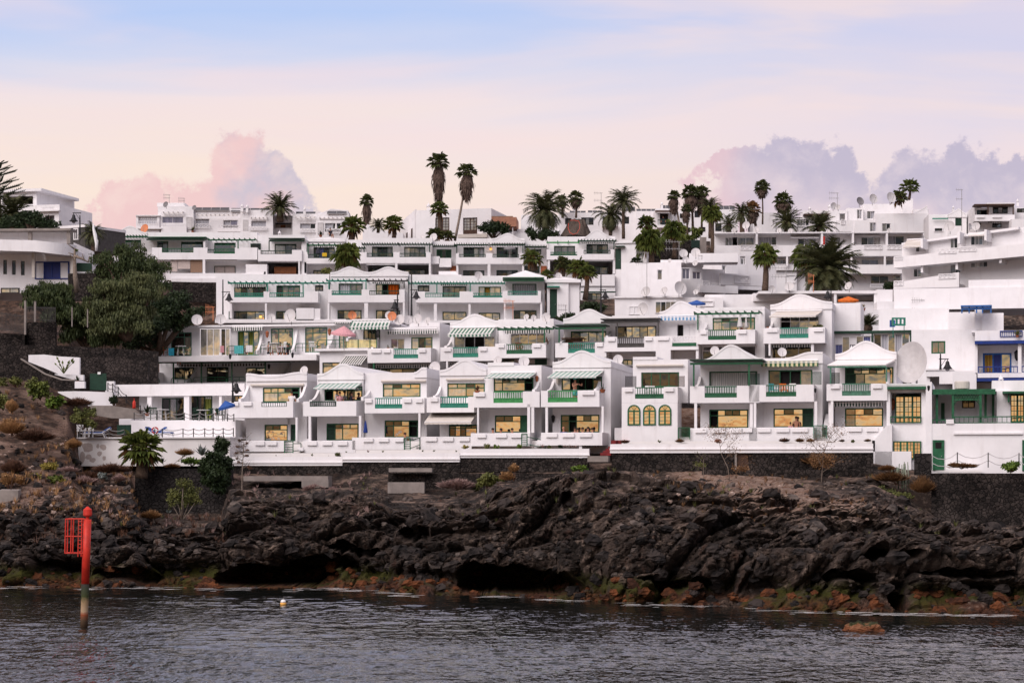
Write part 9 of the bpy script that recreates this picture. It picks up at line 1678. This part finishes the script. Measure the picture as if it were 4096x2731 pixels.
towel(B0, 2203, 428, 2288, 502, y2(955, -.25), 'teal towel over the green rail of the sea-view row', 'cloth_teal'); towel(B0, 2312, 425, 2375, 486, y2(1000, -.25), 'pale blue towel right of the teal towel', 'cloth_white'); towel(B0, 2072, 430, 2108, 492, y2(890, -.2), 'pink and white towel hanging on the glazed enclosure', 'cloth_pink'); towel(B0, 1585, 452, 1637, 520, y2(685, -.25), 'bright turquoise towel on a chair at the leftmost sea-view balcony', 'turquoise'); towel(A3, 683, 812, 704, 898, 231.2, 'orange-red cloth hanging between two doors of the long balcony block', 'red'); towel(A1, 678, 968, 722, 1000, 225, 'yellow cloth on the balcony rail left of the broad fan palm', 'yellow')
T(*B0); c = P(1459, 1225, 150.9); o = thing('life_ring', 'orange and white life ring on the pool terrace fence', 'life ring', c); vs = []; R_ = .20; m = MB(); m2 = MB()
for k in range(24):
 a0, a1 = 2*pi*k/24, 2*pi*(k+1)/24; (m2 if k % 6 == 0 else m).tube([c+Vector((cos(a0)*R_, 0, sin(a0)*R_)), c+Vector((cos(a1)*R_, 0, sin(a1)*R_))], .05, 8)
m.build('ring', 'red', o); m2.build('white_bands', 'plastic', o)
T(*B0); c = P(1262, 1020, 152); m = MB(); m.lathe(c, [(.10, 0), (.115, .1), (.115, .42), (.07, .52), (.02, .56), (.02, .74)], 12); tag(m.build('punch_bag', 'red', smooth=True), 'red cylinder hanging beside the chained steps', 'cylinder')
def pot(tile, a, b, Y, label, r=.16, plant='leaf_dark', n=14, name='potted_plant', mat='terracotta', R=60):
 o = spiky(tile, name, label, a, b, R, Y, n, plant, 'potted plant', .95, .10, 'potted plants on the balconies', r)
for q in [(B0, 2040, 1060, 151, 'potted plant on the wall beside the blue parasol'), (B2, 965, 838, y1(2410, .2), 'dark potted plant on the wing wall corner of the striped-awning gable', .2, 'leaf_grey'), (B1, 2140, 850, y1(1910, .1), 'feathery brown potted plant on the balcony corner above the cream awning', .2, 'dry_brown', 20), (B2, 440, 400, y2(2187, .1), 'reddish potted plant on the rustic pergola balcony wall', .14, 'leaf_brown'), (B1, 1300, 448, y2(1553, .1), 'small green-yellow plant on the wall left of the teal rail', .12, 'leaf_olive', 10, 'potted_plant', 'terracotta', 34),
          (B1, 1145, 450, y2(1487, .1), 'low orange flowering plant left of the small green-yellow plant', .1, 'dry_orange', 14, 'potted_plant', 'terracotta', 30), (B3, 172, 252, y2(3073, .1), 'white planter with plant at the left of the cream awning balcony', .14, 'leaf_grey', 10, 'potted_plant', 'terracotta', 30), (A3, 968, 885, 232, 'round green plant on the long balcony block wall', .2, 'leaf_palm_green', 22, 'potted_plant', 'terracotta', 32), (A0, 1815, 760, 258, 'spiky plant in front of the apartment block doors', .2, 'leaf_olive', 16, 'potted_plant', 'terracotta', 50), (A1, 665, 800, 256, 'dark bush in front of the apartment block right end', .2, 'leaf_dark', 22, 'potted_plant', 'terracotta', 46), (B0, 1385, 1060, 151.5, 'tall dark banana-like plant beside the pool building', .18, 'leaf_dark', 14, 'potted_plant', 'terracotta', 90), (B0, 728, 760, 155.3, 'dark spiky plant on the white ledge beside the white block', .14, 'leaf_dark', 16, 'potted_plant', 'terracotta', 60), (B2, 2270, 262, y2(2965, .1), 'reddish plant beside the closed cream parasol', .14, 'leaf_brown', 16, 'potted_plant', 'terracotta', 30), (D3, 2290, 330, y2(4070, .2), 'green plants on the blue railed roof terrace', .14, 'leaf_olive', 26, 'potted_plant', 'terracotta', 62), (B3, 1065, 75, 180, 'yellow-flowered plant on the wall right of the orange parasol', .2, 'leaf_yellow', 26, 'potted_plant', 'terracotta', 42)]: pot(*q)
tree(B3, 'trailing_plant', 'cascading green plant hanging from the balcony corner of the cream awning house', [(625, 250, 28, 20), (605, 280, 20, 30), (660, 238, 24, 8)], 630, 300, y2(3260, -.15), 900, .10, 'leaf_olive', 1.2, .02, 'plant', stems=1)
T(*A2); Y = 240; o = thing('thatched_hut', 'dark thatched conical roof with a loop of red lights in front of the solar-panelled house', 'hut', P(720, 830, Y)); m = MB(); c = P(722, 812, Y); s = Y/FPX*K; m.lathe(c, [(155*s, -8*s), (150*s, 0), (115*s, 60*s), (88*s, 110*s), (72*s, 148*s), (50*s, 152*s)], 26); m.v = [tuple(Vector(p)+rv(.13)) for p in m.v]; m.build('thatched_roof', 'thatch', o)
mt = bpy.data.materials.new('neon'); mt.use_nodes = True; e = mt.node_tree.nodes['Principled BSDF']; e.inputs['Base Color'].default_value = (.8, .05, .02, 1); e.inputs['Emission Color'].default_value = (1, .10, .03, 1); e.inputs['Emission Strength'].default_value = .12; MATS['neon'] = mt
m = MB(); pts = [P(a, b, Y-2.1-.02*(b-660)) for a, b in ((645, 690), (640, 730), (655, 775), (690, 795), (725, 780), (748, 740), (752, 700), (740, 670), (700, 662), (660, 662))]; m.tube(pts, .014, 5); m.build('light_string', 'neon', o)
def glow(tile, a, b, Y, label, r=.12):
 T(*tile); c = P(a, b, Y); o = thing('wall_lantern', label, 'lantern', c); m = MB(); m.lathe(c, [(r*.6, -r), (r, -r*.4), (r, r*.7), (r*.3, r*1.2)], 8); m.build('glass', 'glow', o); m = MB(); m.lathe(c, [(r*1.2, r*.8), (r*1.1, r), (r*.2, r*1.7)], 8); m.build('cap', 'black', o)
mt = bpy.data.materials.new('glow'); mt.use_nodes = True; e = mt.node_tree.nodes['Principled BSDF']; e.inputs['Base Color'].default_value = (.9, .4, .1, 1); e.inputs['Emission Color'].default_value = (1, .42, .10, 1); e.inputs['Emission Strength'].default_value = 1.6; MATS['glow'] = mt
glow(A1, 2265, 932, 227, 'glowing orange lantern on the fourth-row wall between two bays'); glow(B1, 100, 155, 205.2, 'small glowing lamp on the third-row ground floor')
def wlamp(tile, a, b, Y, label, mat='black', r=.11, name='wall_lamp'):
 T(*tile); c = P(a, b, Y); m = MB(); m.lathe(c, [(r*.3, -r*2), (r*.8, -r), (r, r), (r*1.2, r*1.1), (r*.2, r*2)], 8); tag(m.build(name, mat), label, 'wall lamp', 'small lamps and ornaments fixed to the walls')
for q in [(B1, 400, 518, y2(1170, -.4), 'black lantern under the sea-view row balcony slab'), (B0, 2165, 530, y2(920, -.4), 'black lantern on the slab below the glazed enclosure'), (B1, 178, 625, y2(1075, 2.4), 'black lantern beside the scalloped awnings'), (B1, 492, 845, y1(1209, 1.9), 'dark red oval ornament on the end house wall', 'brown'), (B2, 347, 740, y1(2147, 1.9), 'pinkish wall lantern right of the pale teal awning', 'terracotta'), (B2, 545, 755, y1(2232, 1.9), 'pale wall lantern left of the shirtless man', 'cream', .15), (B2, 500, 1115, y1(2212, 1.9), 'dark round bell lamp on the ground floor wall under the bright green rail', 'black', .13), (B1, 162, 322, y2(1069, 1.6), 'brass wall lantern left of the tall dark windows', 'terracotta', .14), (B1, 748, 300, y2(1318, 1.5), 'brass lantern beside the scalloped cream parasol', 'terracotta', .14),
          (B3, 862, 683, y1(3366, 1.9), 'round brown ornament left of the porch-roofed doors', 'terracotta', .10), (B3, 812, 1055, y1(3345, 1.9), 'brown wall lamp on the lower floor beside the screen door', 'brown', .15), (D3, 2140, 965, y1(4006, 1.6), 'terracotta face mask on the white wall of the veranda house', 'terracotta', .24), (D3, 1113, 980, y1(3569, 1.), 'terracotta ornament in the gridded window niche', 'terracotta', .2), (B3, 614, 850, y1(3261, -.2), 'small black lamp on the side of the stepped parapet house', 'black', .08), (B3, 1680, 830, y1(3714, -.8), 'black lamp on the pier top left of the veranda', 'black', .11), (D3, 2285, 520, y2(4067, 1.3), 'black oval lamp between the blue windows', 'black', .2), (B2, 462, 348, y2(2196, 1.5), 'terracotta sun on the rustic pergola house wall', 'terracotta', .1)]: wlamp(*q)
def vent(tile, a, b, Y, label, mat):
 T(*tile); c = P(a, b, Y); o = thing('vent_frame', label, 'roof vent', c); m = MB()
 for x in (-.42, .42): m.tube([c+Vector((x, 0, -.9)), c+Vector((x, 0, 0))], .03, 5)
 m.wbox(c.x-.5, c.x+.5, Y-.2, Y+.2, c.z, c.z+.12); m.wbox(c.x-.5, c.x+.5, Y-.2, Y+.2, c.z+.5, c.z+.6)
 for x in (-.5, -.2, .1, .4): m.wbox(c.x+x, c.x+x+.1, Y-.2, Y+.2, c.z+.12, c.z+.5)
 m.build('frame', mat, o)
vent(A3, 1675, 1385, 189, 'small blue slatted roof vent, left of two', 'blue_sky'); vent(A3, 1753, 1368, 189, 'small blue slatted roof vent, right of two', 'blue_sky'); vent(B3, 1398, 240, 168, 'small green slatted roof vent with white dome', 'green_teal')
T(*B3); c = P(1995, 835, rowY(1, 3848, 2.)); m = MB(); m.lathe(c, [(.48, 0), (.5, .03), (.5, .45), (.46, .5)], 20); tag(m.build('water_tank', 'cream'), 'cream round water tank on the veranda house roof', 'water tank')
T(*A0); o = thing('white_statue', 'white figure-like plaster statue against the dark wall at upper left', 'statue', P(905, 950, 188)); m = MB(); Y = 188
m.tube([P(905, 950, Y), P(908, 880, Y), P(895, 800, Y), P(880, 740, Y), P(876, 690, Y)], [.10, .13, .16, .10, .03], 7); m.tube([P(895, 830, Y), P(918, 850, Y), P(915, 940, Y)], [.05, .06, .04], 6); m.build('figure', 'plastic', o, True)
T(*B2); c = P(690, 405, y2(2290, .5)); o = thing('swing_seat', 'brown wooden garden swing seat with canopy on the green-fascia balcony', 'swing seat', c-Vector((0, 0, .4))); m = MB(); z = c.z; m.wbox(c.x-.75, c.x+.75, c.y, c.y+.5, z-.2, z-.1); m.wbox(c.x-.75, c.x+.75, c.y+.5, c.y+.56, z-.1, z+.35); m.build('seat', 'bamboo', o); m = MB(); m.hexa([(c.x-.9, c.y-.3, z+.32), (c.x+.75, c.y-.3, z+.36), (c.x+.75, c.y+.7, z+.46), (c.x-.9, c.y+.7, z+.42), (c.x-.9, c.y-.3, z+.36), (c.x+.75, c.y-.3, z+.40), (c.x+.75, c.y+.7, z+.50), (c.x-.9, c.y+.7, z+.46)]); m.build('canopy', 'bamboo', o); m = MB()
for x in (-.85, .7): m.tube([(c.x+x, c.y, z-.5), (c.x+x, c.y, z+.35)], .03, 5)
m.build('frame', 'brown', o)
for tl, a0, b0, a1, b1, Y, lb in ((B2, 1183, 713, 1278, 822, y1(2520, .4), 'black and white striped windbreak screen above the arched windows'), (B2, 1655, 712, 1732, 815, y1(2720, .5), 'brown woven screen right of the windows above the arches'), (B3, 588, 672, 668, 795, y1(3265, .6), 'green lattice screen at the right of the open dark doorway'), (B3, 760, 680, 838, 783, y1(3340, .5), 'dark green mesh screen left of the porch-roofed doors'), (B3, -20, 690, 85, 795, y1(3010, .5), 'dark green lattice screen left of the orange-backed chair')):
 T(*tl); m = MB(); p0, p1 = P(a0, b1, Y), P(a1, b0, Y); n = 12; dz = (p1.z-p0.z)/n
 for i in range(n): m.wbox(p0.x, p1.x, Y-.012, Y+.012, p0.z+dz*i, p0.z+dz*(i+.62))
 m.wbox(p0.x-.03, p0.x-.002, Y-.02, Y+.02, p0.z, p1.z); m.wbox(p1.x+.002, p1.x+.03, Y-.02, Y+.02, p0.z, p1.z); tag(m.build('balcony_screen', {'black': 'black', 'brown': 'brown'}.get(lb.split()[0], 'green_dark')), lb, 'screen')
for _o in bpy.data.objects:
 if "_o" in _o: del _o["_o"]
